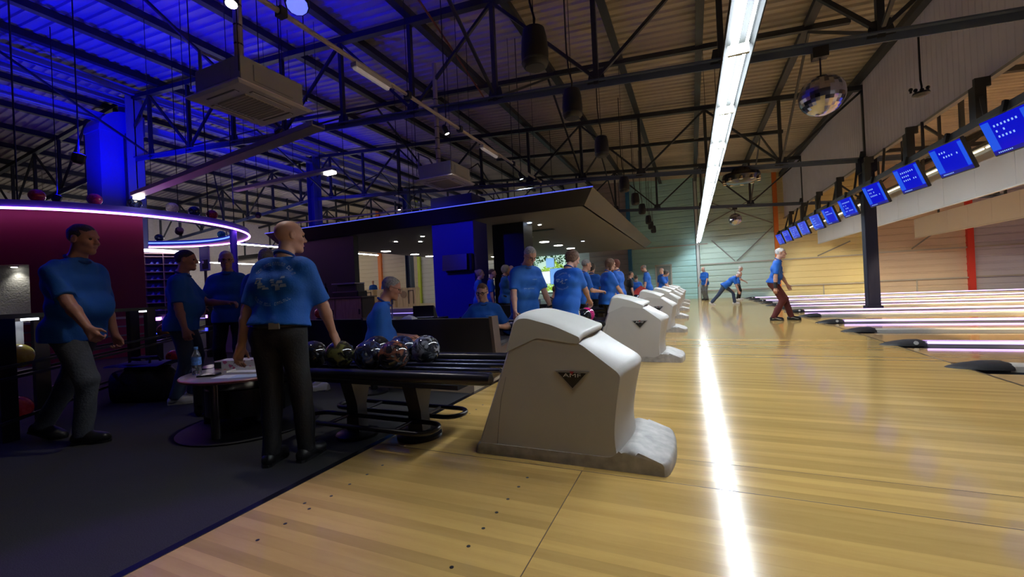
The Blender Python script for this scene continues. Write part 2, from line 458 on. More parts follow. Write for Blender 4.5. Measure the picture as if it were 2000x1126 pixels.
# trusses
def truss(Y, x0, x1, label, skip_low=False):
    t = struct('roof_truss', label, ((x0 + x1) / 2, Y, 5))
    dn, up = (lambda x: chord_z(x)), (lambda x: roof_z(x) - 0.34)
    seg = [x0] + ([-17] if x0 < -17 < x1 else []) + [x1]
    for a, c in zip(seg[:-1], seg[1:]):
        b = MB(); b.bar((a, Y, dn(a) + 0.06), (c, Y, dn(c) + 0.06), 0.16, 0.025); b.bar((a, Y, dn(a) - 0.0), (c, Y, dn(c) - 0.0), 0.02, 0.13)
        b.build('bottom_chord', M_steel_blue, t)
        b = MB(); b.bar((a, Y, up(a)), (c, Y, up(c)), 0.14, 0.14); b.build('top_chord', M_steel, t)
    x = 4.72; xs = []
    while x > x0 + 0.2:
        if x < x1 + 0.01: xs.append(x)
        x -= 2.06
    xs = sorted(xs)
    x = 4.72 + 2.06
    while x < x1: xs.append(x); x += 2.06
    for i, x in enumerate(xs):
        b = MB(); b.bar((x, Y, dn(x)), (x, Y, up(x)), 0.09, 0.09, (0, 1, 0)); b.build('post', M_steel, t)
        b = MB(); b.prism([(x - 0.17, dn(x) + 0.02), (x + 0.17, dn(x) + 0.02), (x + 0.12, dn(x) + 0.26), (x - 0.12, dn(x) + 0.26)], Y - 0.015, Y + 0.015); b.build('gusset', M_steel, t)
        if i + 1 < len(xs):
            x2 = xs[i + 1]
            b = MB()
            if i % 2 == 0: b.bar((x, Y, dn(x) + 0.1), (x2, Y, up(x2) - 0.05), 0.06, 0.06, (0, 1, 0))
            else: b.bar((x, Y, up(x) - 0.05), (x2, Y, dn(x2) + 0.1), 0.06, 0.06, (0, 1, 0))
            b.build('diagonal', M_steel, t)
    return t
TY = (0.4, 7.7, 15.0, 22.3)
for Y, l in zip(TY, ('roof truss above the photographer', 'roof truss nearest in view, holding the big mirror ball', 'roof truss meeting the dark lane column', 'roof truss farthest along the hall, holding the small mirror ball')):
    truss(Y, -31.5, 21.5, l)
# longitudinal bracing between the trusses
br = struct('roof_bracing', 'slender steel bracing bars between the roof trusses', (0, 10, 5))
for x in (2.66, -3.52, -9.7, -15.9):
    for Y in TY[:3]:
        Y2 = Y + 7.3
        b = MB(); b.bar((x, Y + 0.1, chord_z(x) + 0.12), (x, (Y + Y2) / 2, roof_z(x) - 0.3), 0.05, 0.05); b.build('bracing_bar', M_steel, br)
        b = MB(); b.bar((x, Y2 - 0.1, chord_z(x) + 0.12), (x, (Y + Y2) / 2, roof_z(x) - 0.3), 0.05, 0.05); b.build('bracing_bar', M_steel, br)
for (x, Y) in ((0.4, 11.3), (0.4, 18.6), (-5.6, 11.3), (-11.5, 11.3), (-5.6, 18.6)):
    b = MB(); b.bar((x - 3, Y, roof_z(x - 3) - 0.24), (x + 3, Y, roof_z(x + 3) - 0.24), 0.1, 0.12); b.build('cross_beam', M_steel, br)

# ---- columns
def hcol(x, y, z1, name, label, m, w=0.22, base=0.0):
    b = MB(); t = 0.03
    b.box(x - w/2, x - w/2 + t, y - w/2, y + w/2, base, z1); b.box(x + w/2 - t, x + w/2, y - w/2, y + w/2, base, z1)
    b.box(x - w/2, x + w/2, y - 0.02, y + 0.02, base, z1)
    b.box(x - w*0.62, x + w*0.62, y - w*0.62, y + w*0.62, base, base + 0.03)
    return tag(b.build(name, m, origin=(x, y, base), bevel=0.004), label, kind='structure')
M_col = mat('column_navy', (0.010, 0.012, 0.030), 0.6, spec=0.15)
b = MB(); b.box(4.58, 4.86, 14.86, 15.14, -0.1, 4.3); b.box(4.53, 4.91, 14.81, 15.19, 3.9, 4.34); b.box(4.54, 4.90, 14.82, 15.18, -0.1, 0.10)
tag(b.build('column', M_col, origin=(4.72, 15, 0), bevel=0.01), 'dark navy steel column standing among the lanes', kind='structure')
hcol(4.72, 7.7, 4.3, 'column', 'dark steel column outside the frame beside the lanes', M_col, 0.28)
hcol(-17.0, 7.7, 8.1, 'column', 'blue-lit steel column rising through the neon ring', M_girder, 0.46, CARPET)
hcol(-17.0, 15.0, 8.1, 'column', 'steel column behind the shoe shelf', M_steel_blue, 0.46, CARPET)
hcol(-17.0, 22.3, 8.1, 'column', 'steel column in the far hall', M_steel_blue, 0.4, CARPET)
hcol(-14.6, 13.2, 3.3, 'column', 'black post beneath the ring beside the shoe shelf', M_black, 0.3, CARPET)

# ---- suspended ribbed screen wall over the lane line
scr = struct('wall_divider', 'grey lilac ribbed screen hanging above the foul line side of the lanes', (4.72, 12, 5))
M_scr = mat('screen_lilac', (0.70, 0.66, 0.78), 0.7, noise=0.06, nscale=2)
for (y0, y1, dz) in ((0.4, 7.62, 0), (7.72, 14.92, 0), (15.02, 22.22, 0), (22.32, 26.4, 0)):
    b = MB(); prof = []; y = y0; p = 0.18
    while y < y1:
        e = min(y + p, y1)
        prof += [(4.70, y), (4.70, min(y + 0.12, e)), (4.707, min(y + 0.135, e)), (4.707, min(y + 0.165, e))]; y += p
    prof += [(4.75, y1), (4.75, y0)]
    b.prism(prof, 4.22, 6.62, 'z'); b.build('screen_panel', M_scr, scr)
    b = MB(); b.box(4.66, 4.76, y0, y1, 4.17, 4.22); b.build('bottom_rail', mat('screen_rail', (0.3, 0.29, 0.29), 0.5), scr)
    b = MB(); b.box(4.62, 4.78, y0, y1, 6.58, 6.70); b.build('top_rail', M_steel, scr)
# ================================================================ LANES, LIGHTS, CEILING FIXTURES
# ---- lanes
M_gut = mat('gutter', (0.055, 0.055, 0.065), 0.35)
M_cap = mat('divider_cream', (0.62, 0.58, 0.50), 0.3)
M_capd = mat('divider_grey', (0.28, 0.27, 0.29), 0.3)
M_led = glow('led_violet', (0.62, 0.36, 1.0), 3.0)
M_leds = glow('led_side', (0.50, 0.22, 1.0), 1.6)
X2 = 20.9
ordinal = ['nearest', 'second', 'third', 'fourth', 'fifth', 'sixth', 'seventh', 'eighth', 'ninth', 'tenth', 'eleventh', 'twelfth', 'thirteenth', 'fourteenth', 'fifteenth']
lane_mesh = None
for k in range(14):
    yc = 3.35 + 1.7 * k
    t = thing('bowling_lane', 'pale wooden bowling lane with dark gutters, %s lane counting away from the photographer' % ordinal[k], 'bowling lane', (XF, yc, 0), group='bowling lanes')
    if lane_mesh is None:
        b = MB(); b.box(0.0, X2 - XF, -0.53, 0.53, -0.10, 0.0); s = b.build('lane_surface', M_lane, t, local=True)
        gs = []
        for sg in (-1, 1):
            b = MB(); pr = []
            yc0 = sg * 0.65; n = 8
            for i in range(n + 1):
                a = PI * i / n; pr.append((yc0 - 0.118 * math.cos(a), -0.012 - 0.085 * math.sin(a)))
            pr += [(yc0 + 0.118, -0.13), (yc0 - 0.118, -0.13)]
            b.prism([(q[0], q[1]) for q in pr], 0.02, X2 - XF, 'x'); gs.append(b.build('gutter', M_gut, t, local=True))
        bm_ = MB()
        for i in range(7): bm_.prism([(3.9 + 0.2 * abs(i - 3) * -1 - 0.10, (i - 3) * 0.13 - 0.025), (3.9 - 0.2 * abs(i - 3) + 0.06, (i - 3) * 0.13), (3.9 - 0.2 * abs(i - 3) - 0.10, (i - 3) * 0.13 + 0.025)], 0.0, 0.0008, 'z')
        a_ = bm_.build('aiming_arrows', M_seam, t, local=True)
        lane_mesh = [s] + gs + [a_]
    else:
        for o in lane_mesh: copy_obj(o, t)
def divider(y, led, label, group):
    t = thing('lane_divider', label, 'lane divider', (XF, y, 0), group=group)
    hw = 0.085
    b = MB(); b.prism([(-hw, -0.12), (hw, -0.12), (hw, 0.035), (hw - 0.02, 0.052), (-hw + 0.02, 0.052), (-hw, 0.035)], 0.30, X2 - XF, 'x')
    b.build('capping', M_capd if led else M_cap, t, local=True)
    b = MB()   # the rounded nose at the foul line
    rings = []
    for (x, w, h) in ((-0.16, 0.02, 0.008), (-0.12, 0.07, 0.022), (0.0, 0.12, 0.055), (0.12, 0.135, 0.078), (0.26, 0.125, 0.085), (0.33, 0.10, 0.062)):
        rings.append([(x, w * math.cos(PI * i / 10), h * math.sin(PI * i / 10)) for i in range(11)])
    b.loft(rings); b.build('nose_cap', M_rubber, t, local=True, smooth=50)
    if led:
        b = MB(); b.box(0.34, X2 - XF, -hw - 0.006, -hw + 0.014, 0.030, 0.062); b.build('led_strip', M_led, t, local=True)
        b = MB(); b.box(0.34, X2 - XF, hw - 0.014, hw + 0.006, 0.036, 0.056); b.build('led_strip', M_leds, t, local=True)
        b = MB(); b.lathe((0.20, -0.128, 0.045), [(0.026, -0.012), (0.026, 0.0), (0.018, 0.004)], 16, ax='y'); b.build('white_disc', M_white, t, local=True)
    return t
pl = divider(2.5, False, 'cream topped lane divider with black rounded nose just outside the frame', 'plain lane dividers')
pd = [5.9 + 3.4 * k for k in range(6)]
for k, y in enumerate(pd):
    dup(pl, (XF, y, 0), None, 'cream topped lane divider with black nose, %s of the unlit ones' % ordinal[k])
ld = divider(4.2, True, 'violet lit lane divider with black nose just outside the frame', 'violet lit lane dividers')
for k in range(6):
    dup(ld, (XF, 7.6 + 3.4 * k, 0), None, 'violet lit lane divider with black nose and white disc, %s of the lit ones' % ordinal[k])

# ---- baffles over the lanes
M_baf = mat('baffle_tan', (0.88, 0.86, 0.84), 0.6)
M_bafw = mat('baffle_white', (0.72, 0.70, 0.66), 0.55)
M_tube = glow('tube_warm', (1.0, 0.80, 0.50), L_TUBE)
M_tubec = glow('tube_neutral', (1.0, 0.93, 0.80), L_TUBE)
def baffle(x, y0, y1, zt, zm, zb, label, tubex, tubez):
    t = thing('lane_baffle', label, 'baffle', (x, (y0 + y1) / 2, zb), group='white baffles over the lanes')
    y = y1; pw = 1.2; mesh = None
    while y > y0 + 0.1:
        yn = max(y - pw, y0)
        b = MB(); b.box(x - 0.02, x + 0.02, yn + 0.004, y - 0.004, zb + 0.04, zt); b.build('baffle_panel', M_baf, t); y = yn
    b = MB(); b.box(x - 0.03, x + 0.03, y0, y1, zb, zb + 0.04); b.build('lower_edge', M_bafw, t)
    yy = y0 + 0.6
    while yy < y1:
        b = MB(); b.bar((x + 0.05, yy, zt - 0.05), (x + 0.05, yy, zt + 1.6), 0.05, 0.05); b.build('hanger', M_steel, t); yy += 3.6
    lt = thing('lane_tube_light', 'row of tube lights fixed behind the ' + label.split(' ')[0] + ' pale baffle', 'tube light', (tubex, (y0 + y1) / 2, tubez), group='tube lights behind the baffles')
    b = MB(); b.box(tubex - 0.06, tubex + 0.06, y0 + 0.2, y1 - 0.2, tubez + 0.03, tubez + 0.09); b.box(tubex - 0.10, tubex - 0.075, y0 + 0.2, y1 - 0.2, tubez - 0.05, tubez + 0.09); b.box(tubex + 0.075, tubex + 0.10, y0 + 0.2, y1 - 0.2, tubez - 0.05, tubez + 0.09); b.box(tubex - 0.10, tubex + 0.10, y0 + 0.2, y1 - 0.2, tubez + 0.07, tubez + 0.09); b.box(tubex - 0.10, x, y0 + 0.25, y0 + 0.3, tubez + 0.05, tubez + 0.08)
    b.build('housing', M_white, lt)
    b = MB(); b.tube([(tubex, y0 + 0.25, tubez), (tubex, y1 - 0.25, tubez)], 0.02, 8); b.build('tube', M_tube, lt)
baffle(5.6, 2.0, 24.0, 3.42, 2.92, 2.52, 'first pale baffle of flat panels hanging behind the monitors', 6.0, 3.0)
baffle(8.5, 2.0, 22.3, 3.15, 2.70, 2.36, 'second pale baffle of flat panels hanging deeper over the lanes', 8.95, 2.80)
baffle(11.6, 2.0, 20.5, 3.0, 2.60, 2.25, 'third white baffle nearest the pin decks', 12.1, 2.70)
# slim tube row on top of the first baffle, seen between the monitors
lt = thing('lane_tube_light', 'slim lit tube row running just behind the hanging monitors', 'tube light', (5.15, 13, 3.27))
b = MB(); b.box(5.09, 5.20, 3, 24.6, 3.30, 3.36); b.box(5.21, 5.23, 3, 24.6, 3.22, 3.36); b.build('housing', mat('housing_grey', (0.2, 0.2, 0.2), 0.5), lt)
b = MB()
for k in range(14):
    y = 3.1 + k * 1.53; b.tube([(5.14, y, 3.275), (5.14, y + 1.44, 3.275)], 0.018, 6)
b.build('tube', glow('tube_soft', (1.0, 0.88, 0.6), 2.2), lt)
for y in (4, 9, 14, 19, 24):
    b = MB(); b.bar((5.15, y, 3.36), (5.15, y, roof_z(5.15) + 0.002), 0.03, 0.03); b.build('hanger', M_steel, lt)

# ---- monitors on their rail
rail = thing('monitor_rail', 'long dark steel rail carrying the row of lane monitors', 'rail', (4.3, 13, 3.3))
b = MB(); b.box(4.24, 4.36, 2.0, 25.9, 3.28, 3.40); b.build('beam', M_black, rail)
for k in range(15):
    y = 4.7 + 2.4 * k
    if y > 25.6: break
    b = MB(); b.box(4.43, 4.57, y - 0.09, y + 0.09, 3.40, 4.06); b.box(4.26, 4.57, y - 0.05, y + 0.05, 3.36, 3.42); b.box(4.46, 4.66, y - 0.03, y + 0.03, 4.04, 4.20); b.build('hanger_box', M_steel, rail)
for k in range(12):
    y = 3.2 + 1.9 * k
    b = MB(); b.bar((4.3, y, 3.38), (4.66, y + 0.9, 4.2), 0.05, 0.05); b.build('strut', M_steel, rail)
M_screen = mat('screen_blue', (0.0, 0.0, 0.02), 0.12, emit=(0.004, 0.008, 1.0), estr=0.55)
M_scband = mat('screen_band', (0.0, 0.0, 0.02), 0.12, emit=(0.02, 0.12, 1.0), estr=0.75)
M_sctxt = mat('screen_text', (0.0, 0.0, 0.02), 0.2, emit=(0.30, 0.50, 1.0), estr=1.0)
M_scfoot = mat('screen_foot', (0.0, 0.0, 0.02), 0.2, emit=(0.01, 0.01, 0.25), estr=0.8)
def make_monitor(label, seed, wide=True):
    """local frame: screen looks along -X, Y runs along the rail"""
    t = thing('lane_monitor', label, 'monitor', group='blue lane monitors')
    w, h = 0.76, 0.58
    b = MB(); b.box(-0.03, 0.03, -w/2, w/2, -h/2, h/2); body = b.build('casing', M_black, t, local=True, bevel=0.008)
    b = MB(); b.box(-0.034, -0.029, -w/2 + 0.02, w/2 - 0.02, -h/2 + 0.02, h/2 - 0.02); sc = b.build('screen', M_screen, t, local=True)
    xx = -0.0352
    # +Y is the left side of the picture seen from the approach
    b = MB(); b.box(xx, -0.03, w/2 - 0.16, w/2 - 0.02, -h/2 + 0.09, h/2 - 0.05); b.build('side_band', M_scband, sc, local=True)
    b = MB(); b.box(xx, -0.03, -w/2 + 0.02, -w/2 + 0.10, -h/2 + 0.09, h/2 - 0.05); b.build('side_band', M_scband, sc, local=True)
    b = MB(); b.box(xx, -0.03, -w/2 + 0.02, w/2 - 0.02, -h/2 + 0.02, -h/2 + 0.075); b.build('status_bar', M_scfoot, sc, local=True)
    r = random.Random(seed); b = MB()
    rows = r.choice([2, 3, 4, 5])
    for i in range(rows):
        z = h/2 - 0.14 - i * 0.085
        for j in range(r.choice([3, 4, 7])):
            y = w/2 - 0.22 - j * 0.058
            if r.random() < 0.85: b.box(xx - 0.0006, -0.03, y - 0.012, y + 0.012, z - 0.016, z + 0.016)
    for j in range(8): b.box(xx - 0.0006, -0.03, w/2 - 0.10 - 0.03*j - 0.009, w/2 - 0.10 - 0.03*j + 0.009, -h/2 + 0.04, -h/2 + 0.058)
    b.build('score_marks', M_sctxt, sc, local=True)['kind'] = 'stuff'
    b = MB(); b.bar((0.0, 0, h/2 - 0.02), (0.10, 0, h/2 + 0.14), 0.05, 0.05); b.box(-0.03, 0.06, -0.1, 0.1, h/2 - 0.05, h/2); b.build('bracket', M_black, t, local=True)
    return t
ML = ['partly cut off by the frame edge', 'with a few score marks, large and nearest whole one', 'second whole one from the near end', 'overlapping the dark navy column',
      'just beyond the dark navy column', 'fifth beyond the near end', 'paler one in the middle of the row', 'narrow one beyond the paler middle one', 'tenth from the near end, before the last three', 'third from the far end', 'second from the far end', 'last one against the end wall']
for k, y in enumerate((6.5, 8.3, 9.77, 11.27, 13.05, 15.0, 16.7, 18.3, 20.2, 21.8, 23.4, 25.1)):
    t = make_monitor('tilted blue lane monitor, ' + ML[k] if k else 'tilted blue lane monitor just outside the frame', k)
    t.location = (4.27, y, 2.98)
    t.rotation_euler = Euler((0, math.radians(-20), math.radians(9)), 'XYZ')
# nearest monitor in view is the one cut by the frame
b = None

# ---- fluorescent double row over the approach
st = thing('strip_light', 'long double row of white fluorescent tubes running the length of the approach', 'strip light', (0.4, 12, 3.2))
XS, ZS = 0.475, 3.2
def sx(y): return XS + 0.02
Y0, Y1 = 1.45, 25.6
b = MB()
b.box(XS - 0.06, XS + 0.09, Y0, Y1, ZS + 0.075, ZS + 0.13)           # gear tray
b.box(XS - 0.13, XS + 0.10, Y0, Y1, ZS + 0.06, ZS + 0.075)          # reflector top
b.prism([(XS - 0.13, ZS + 0.075), (XS - 0.14, ZS + 0.075), (XS - 0.165, ZS - 0.105), (XS - 0.155, ZS - 0.105)], Y0, Y1)   # skirt on the seating side
b.prism([(XS + 0.09, ZS + 0.075), (XS + 0.10, ZS + 0.075), (XS + 0.12, ZS - 0.003), (XS + 0.11, ZS - 0.003)], Y0, Y1)   # short lip on the lane side
b.build('housing', mat('strip_housing', (0.008, 0.0085, 0.009), 0.6, spec=0.1), st)
M_strip = glow('strip_tube', (0.84, 0.93, 1.0), L_STRIP)
n = 0; y = Y0
while y < Y1 - 0.2:
    e = min(y + 1.50, Y1)
    for (dx, r) in ((-0.055, 0.030), (0.045, 0.012)):
        b = MB(); b.tube([(XS + dx, y + 0.03, ZS), (XS + dx, e - 0.03, ZS)], r, 8); b.build('tube', M_strip, st)
    b = MB(); b.box(XS - 0.10, XS + 0.08, y - 0.02, y + 0.02, ZS - 0.03, ZS + 0.06); b.build('lamp_holder', mat('holder', (0.55, 0.56, 0.45), 0.5), st)
    y += 1.52
for Y in (3, 4.5, 7.7, 11.3, 15, 18.6, 22.3, 25):
    b = MB(); b.tube([(XS, Y, ZS + 0.1), (XS, Y, chord_z(XS) if Y in TY else roof_z(XS) + 0.002)], 0.006, 5); b.build('hanger_wire', M_black, st)

st.rotation_euler = (0, 0, 0.0042)

# ---- mirror balls, each hung from a truss
def mirror_ball(loc, r, label, ztop):
    t = thing('mirror_ball', label, 'mirror ball', loc, group='mirror balls under the trusses')
    b = MB(); n, mm = 30, 18; vs = []; fs = []
    for i in range(mm + 1):
        ph = PI * i / mm
        for k in range(n):
            a = 2 * PI * k / n; vs.append((r*math.sin(ph)*math.cos(a), r*math.sin(ph)*math.sin(a), r*math.cos(ph)))
    for i in range(mm):
        for k in range(n): fs.append((i*n+k, (i+1)*n+k, (i+1)*n+(k+1) % n, i*n+(k+1) % n))
    b.add(vs, fs); o = b.build('mirror_tiles', mat('mirror', (0.62, 0.62, 0.72), 0.13, 1.0), t, local=True); o['kind'] = 'stuff'
    b = MB(); b.tube([(0, 0, r - 0.02), (0, 0, ztop - loc[2] - 0.10)], 0.012, 6); b.build('rod', M_steel, t, local=True)
    b = MB(); b.box(-0.10, 0.10, -0.07, 0.07, ztop - loc[2] - 0.14, ztop - loc[2] + 0.02); b.build('motor', M_black, t, local=True)
p = W(1605, 186, 6.33); mirror_ball(p, 0.305, 'big mirror ball hanging under the nearest truss beside the strip light', chord_z(p.x))
p = W(1436, 428, 19.75); mirror_ball(p, 0.29, 'small far mirror ball hanging in front of the green end wall', chord_z(p.x))

# ---- round effect light under the second truss
p = W(1447, 347, 13.2); p.y = 15.0
t = thing('effect_light', 'round black multi-beam effect light under the second truss', 'stage light', p)
b = MB(); b.lathe((0, 0, 0), [(0.10, 0.30), (0.22, 0.28), (0.30, 0.16), (0.52, 0.10), (0.55, 0.0), (0.48, -0.12), (0.30, -0.18), (0.05, -0.20)], 24); b.build('body', M_blackgloss, t, local=True, smooth=40)
for k in range(10):
    a = 2 * PI * k / 10 + 0.2
    b = MB(); b.lathe((0.50*math.cos(a), 0.50*math.sin(a), -0.10), [(0.05, 0.04), (0.06, -0.05), (0.04, -0.06)], 10); b.build('lens', mat('lens_amber', (0.7, 0.55, 0.35), 0.15, 0.9), t, local=True)
b = MB(); b.tube([(0, 0, 0.28), (0, 0, chord_z(p.x) - p.z)], 0.04, 8); b.build('stem', M_black, t, local=True)

# ---- pendant loudspeakers in a row along the canopy edge
def pendant(loc, label, first=None):
    if first is None:
        t = thing('pendant_speaker', label, 'loudspeaker', loc, group='black pendant loudspeakers')
        b = MB(); b.lathe((0, 0, 0), [(0.085, 0.21), (0.115, 0.195), (0.135, 0.10), (0.145, -0.05), (0.14, -0.15), (0.125, -0.19), (0.11, -0.20)], 20); b.build('cabinet', mat('speaker_black', (0.014, 0.014, 0.018), 0.6), t, local=True, smooth=50)
        b = MB(); b.lathe((0, 0, 0), [(0.142, -0.135), (0.146, -0.145), (0.142, -0.155)], 20); b.lathe((0, 0, 0), [(0.105, -0.199), (0.10, -0.208), (0.02, -0.212)], 16); b.build('grille', M_rubber, t, local=True, smooth=50)
        b = MB(); b.tube([(0, 0, 0.2), (0.01, 0.01, 0.32), (-0.03, 0.0, 0.5), (-0.05, 0, 0.8), (-0.05, 0, 2.4)], 0.012, 6); b.build('cable', M_black, t, local=True)
    else: t = dup(first, loc, None, label)
    b = MB(); b.tube([(0.0, 0, 0.2), (0.0, 0, roof_z(loc[0]) + 0.002 - loc[2])], 0.005, 5); w_ = b.build('hanging_wire', M_black, t, local=True)
    return t
SPK = [((-1.42, 4.15, 3.58), 'largest, nearest pendant loudspeaker hanging high above the first ball hood'), ((-1.47, 5.85, 3.67), 'second pendant loudspeaker hanging level with the nearest truss chord'),
       ((-1.58, 8.55, 3.88), 'third pendant loudspeaker hanging above the canopy corner'), ((-1.60, 11.7, 3.78), 'fourth pendant loudspeaker beside the sloped canopy edge'),
       ((-1.73, 15.3, 4.05), 'fifth pendant loudspeaker, before the aqua wall'), ((-1.75, 17.7, 4.08), 'sixth pendant loudspeaker, lower one of the pair before the aqua wall'),
       ((-1.84, 21.4, 4.15), 'upper of the three far pendant loudspeakers'), ((-1.92, 23.6, 4.15), 'middle of the three far pendant loudspeakers'), ((-1.95, 25.6, 4.17), 'lowest of the three far pendant loudspeakers')]
f = pendant(*SPK[0])
fw_ = [o for o in f.children if o.name.startswith('hanging_wire')][0]; fw_.parent = None
for s_ in SPK[1:]: pendant(s_[0], s_[1], f)
pendant((-9.0, 12.3, 3.9), 'lone pendant loudspeaker hanging over the bar beside the lit cable tray', f)
fw_.parent = f

# ---- ceiling cassettes of the air conditioning
def cassette(loc, label):
    t = thing('air_conditioner', label, 'air conditioner', loc, group='ceiling cassette air conditioners')
    M_p = mat('ac_panel', (0.85, 0.82, 0.84), 0.5); M_b = mat('ac_body', (0.36, 0.38, 0.42), 0.55)
    b = MB(); h = 0.475
    b.loft([[(sx_*h*k, sy_*h*k, z) for sx_, sy_ in ((-1,-1),(1,-1),(1,1),(-1,1))] for k, z in ((0.93, -0.035), (1.0, -0.015), (1.0, 0.0), (0.9, 0.02))]); b.build('panel', M_p, t, local=True)
    b = MB(); b.box(-0.40, 0.40, -0.40, 0.40, 0.02, 0.31); b.box(-0.25, 0.25, -0.405, -0.39, 0.07, 0.26); b.box(0.39, 0.408, -0.25, 0.25, 0.07, 0.26); b.build('body', M_b, t, local=True, bevel=0.006)
    b = MB(); b.box(-0.25, 0.25, -0.25, 0.25, -0.046, -0.034)
    for i in range(12): b.box(-0.25, 0.25, -0.245 + i*0.0445, -0.232 + i*0.0445, -0.052, -0.045)
    b.build('intake_grille', mat('ac_grille', (0.50, 0.47, 0.45), 0.6), t, local=True)
    for k in range(4):
        b = MB(); b.box(-0.25, 0.25, 0.315, 0.375, -0.040, -0.0335)
        o = b.build('louvre', mat('ac_louvre', (0.22, 0.21, 0.22), 0.5), t, local=True); o.rotation_euler = (0, 0, k * PI / 2)
        b = MB(); b.box(-0.24, 0.24, 0.325, 0.362, -0.048, -0.039); o = b.build('flap', M_p, t, local=True); o.rotation_euler = (0, 0, k * PI / 2)
    for sx_ in (-1, 1):
        for sy_ in (-1, 1):
            b = MB(); b.tube([(sx_*0.43, sy_*0.43, 0.1), (sx_*0.43, sy_*0.43, 2.5)], 0.006, 5); b.build('hanging_rod', M_black, t, local=True)
    b = MB(); b.tube([(-0.46, -0.30, 0.16), (-0.46, -0.30, 0.62), (-0.46, 0.1, 0.62), (-0.40, 0.18, 0.45), (-0.34, 0.2, 0.3)], 0.022, 8); b.build('drain_pipe', mat('pipe_grey', (0.25, 0.25, 0.3), 0.4), t, local=True)
    b = MB(); b.tube([(-0.12, -0.05, 0.3), (-0.12, -0.05, 2.6)], 0.05, 10)
    o = b.build('duct_pipe', mat('duct_tan', (0.42, 0.38, 0.35), 0.6), t, local=True)
    b = MB()
    for z in (0.5, 0.72, 0.95, 1.2, 1.5, 1.8): b.lathe((-0.12, -0.05, z), [(0.052, 0), (0.052, 0.02)], 10)
    b.build('pipe_clamp', M_black, o, local=True)
cassette((-4.83, 3.40, 3.46), 'big nearest ceiling cassette air conditioner with pale square panel')
cassette((-4.85, 7.75, 3.46), 'smaller-looking far ceiling cassette air conditioner above the bar canopy')

# ---- cable trays and conduit lamps
def tray(a, c, label, lamp=True, w=0.16):
    t = thing('cable_tray', label, 'cable tray', ((Vector(a) + Vector(c)) / 2))
    b = MB(); b.bar(a, c, w, 0.025); a, c = Vector(a), Vector(c); d = (c - a).normalized(); sd = d.cross(Vector((0, 0, 1))).normalized() * w / 2
    b.bar(a + sd + Vector((0,0,0.03)), c + sd + Vector((0,0,0.03)), 0.012, 0.07); b.bar(a - sd + Vector((0,0,0.03)), c - sd + Vector((0,0,0.03)), 0.012, 0.07)
    b.build('tray', mat('tray_grey', (0.40, 0.40, 0.44), 0.45, 0.4), t)
    for k in range(4):
        q = a.lerp(c, (k + 0.5) / 4); b = MB(); b.tube([q + Vector((0,0,0.05)), Vector((q.x, q.y, roof_z(q.x) + 0.002))], 0.006, 5); b.build('hanging_rod', M_black, t)
    if lamp:
        q = a + d * 0.14 if lamp == 'a' else c - d * 0.14
        b = MB(); b.bar(q - d * 0.14 - Vector((0,0,0.05)), q + d * 0.14 - Vector((0,0,0.05)), 0.12, 0.06); b.build('lamp', glow('tray_lamp', (1.0, 0.9, 0.72), 9.0), t)
    return t
tray((-11.4, 5.2, 3.55), (-4.9, 4.45, 3.55), 'grey cable tray with a lit lamp at its lower end, under the blue girders', 'a', 0.2)
tray((-11.2, 7.3, 4.05), (-7.6, 7.3, 4.05), 'shorter grey cable tray with a small lit lamp above the bar', 'c', 0.14)
t = thing('conduit', 'long pale conduit with clamps running along the hall under the roof', 'conduit', (-4.0, 7, 4.2))
b = MB(); b.tube([(-4.0, 2.2, 4.2), (-4.0, 11.7, 4.2)], 0.03, 8); b.build('pipe', mat('conduit_pale', (0.55, 0.50, 0.47), 0.5), t)
for y in (3.2, 5.4, 7.0, 9.6, 11.2):
    b = MB(); b.box(-4.05, -3.95, y - 0.04, y + 0.04, 4.15, 4.25); b.tube([(-4.0, y, 4.24), (-4.0, y, roof_z(-4) + 0.002)], 0.006, 5); b.build('clamp', M_steel, t)
for (y0, y1, l) in ((4.25, 4.95, 'longer white batten lamp clipped to the pale conduit'), (7.9, 8.65, 'short white batten lamp farther along the pale conduit')):
    t = thing('batten_lamp', l, 'lamp', (-4.0, (y0 + y1) / 2, 4.1)); b = MB(); b.box(-4.05, -3.95, y0, y1, 4.11, 4.17); b.build('housing', M_white, t)
    b = MB(); b.prism([(-4.04, 4.11), (-3.96, 4.11), (-3.98, 4.075), (-4.02, 4.075)], y0 + 0.02, y1 - 0.02); b.build('diffuser', mat('lamp_off_glow', (0.75, 0.7, 0.7), 0.3, emit=(1, 0.9, 0.9), estr=0.12), t)  # lamp is unlit; its faint glow is put into the material
# spot heads on the conduit
def spot_head(loc, tgt, label, on=0.0, col=(1, 0.95, 0.85), r=0.05, energy=0, spot=50, group='small ceiling spotlights', hang=None):
    t = thing('spotlight', label, 'spotlight', loc, group=group)
    d = (Vector(tgt) - Vector(loc)).normalized(); L_ = Vector(loc)
    b = MB(); b.tube([L_ - d*0.14, L_ - d*0.10, L_ + d*0.02, L_ + d*0.03], [r*0.6, r, r, r*0.95], 12); b.build('can', M_black, t)
    if on:
        b = MB(); b.tube([L_ + d*0.031, L_ + d*0.036], r*0.85, 12); b.build('lens', glow('spot_%.2f_%.2f_%.0f' % (col[0], col[2], on), col, on), t)
    top = hang if hang else loc[2] + 0.35
    b = MB(); b.tube([L_ - d*0.08, Vector((loc[0], loc[1], loc[2] + 0.2)), Vector((loc[0], loc[1], top))], 0.01, 6); b.build('arm', M_black, t)
    if energy:
        lp = L_ + d * 0.06
        add_light('SPOT', 'spot_lamp', lp, energy, col, 0.05, tgt, spot, 0.6, t)
    return t
p = W(872, 258, 7.9); spot_head(p, p + Vector((0.3, 0.3, -1)), 'small black spotlight with a white lens hanging under the pale conduit', 14, energy=55, spot=95, hang=roof_z(p.x) + 0.002)
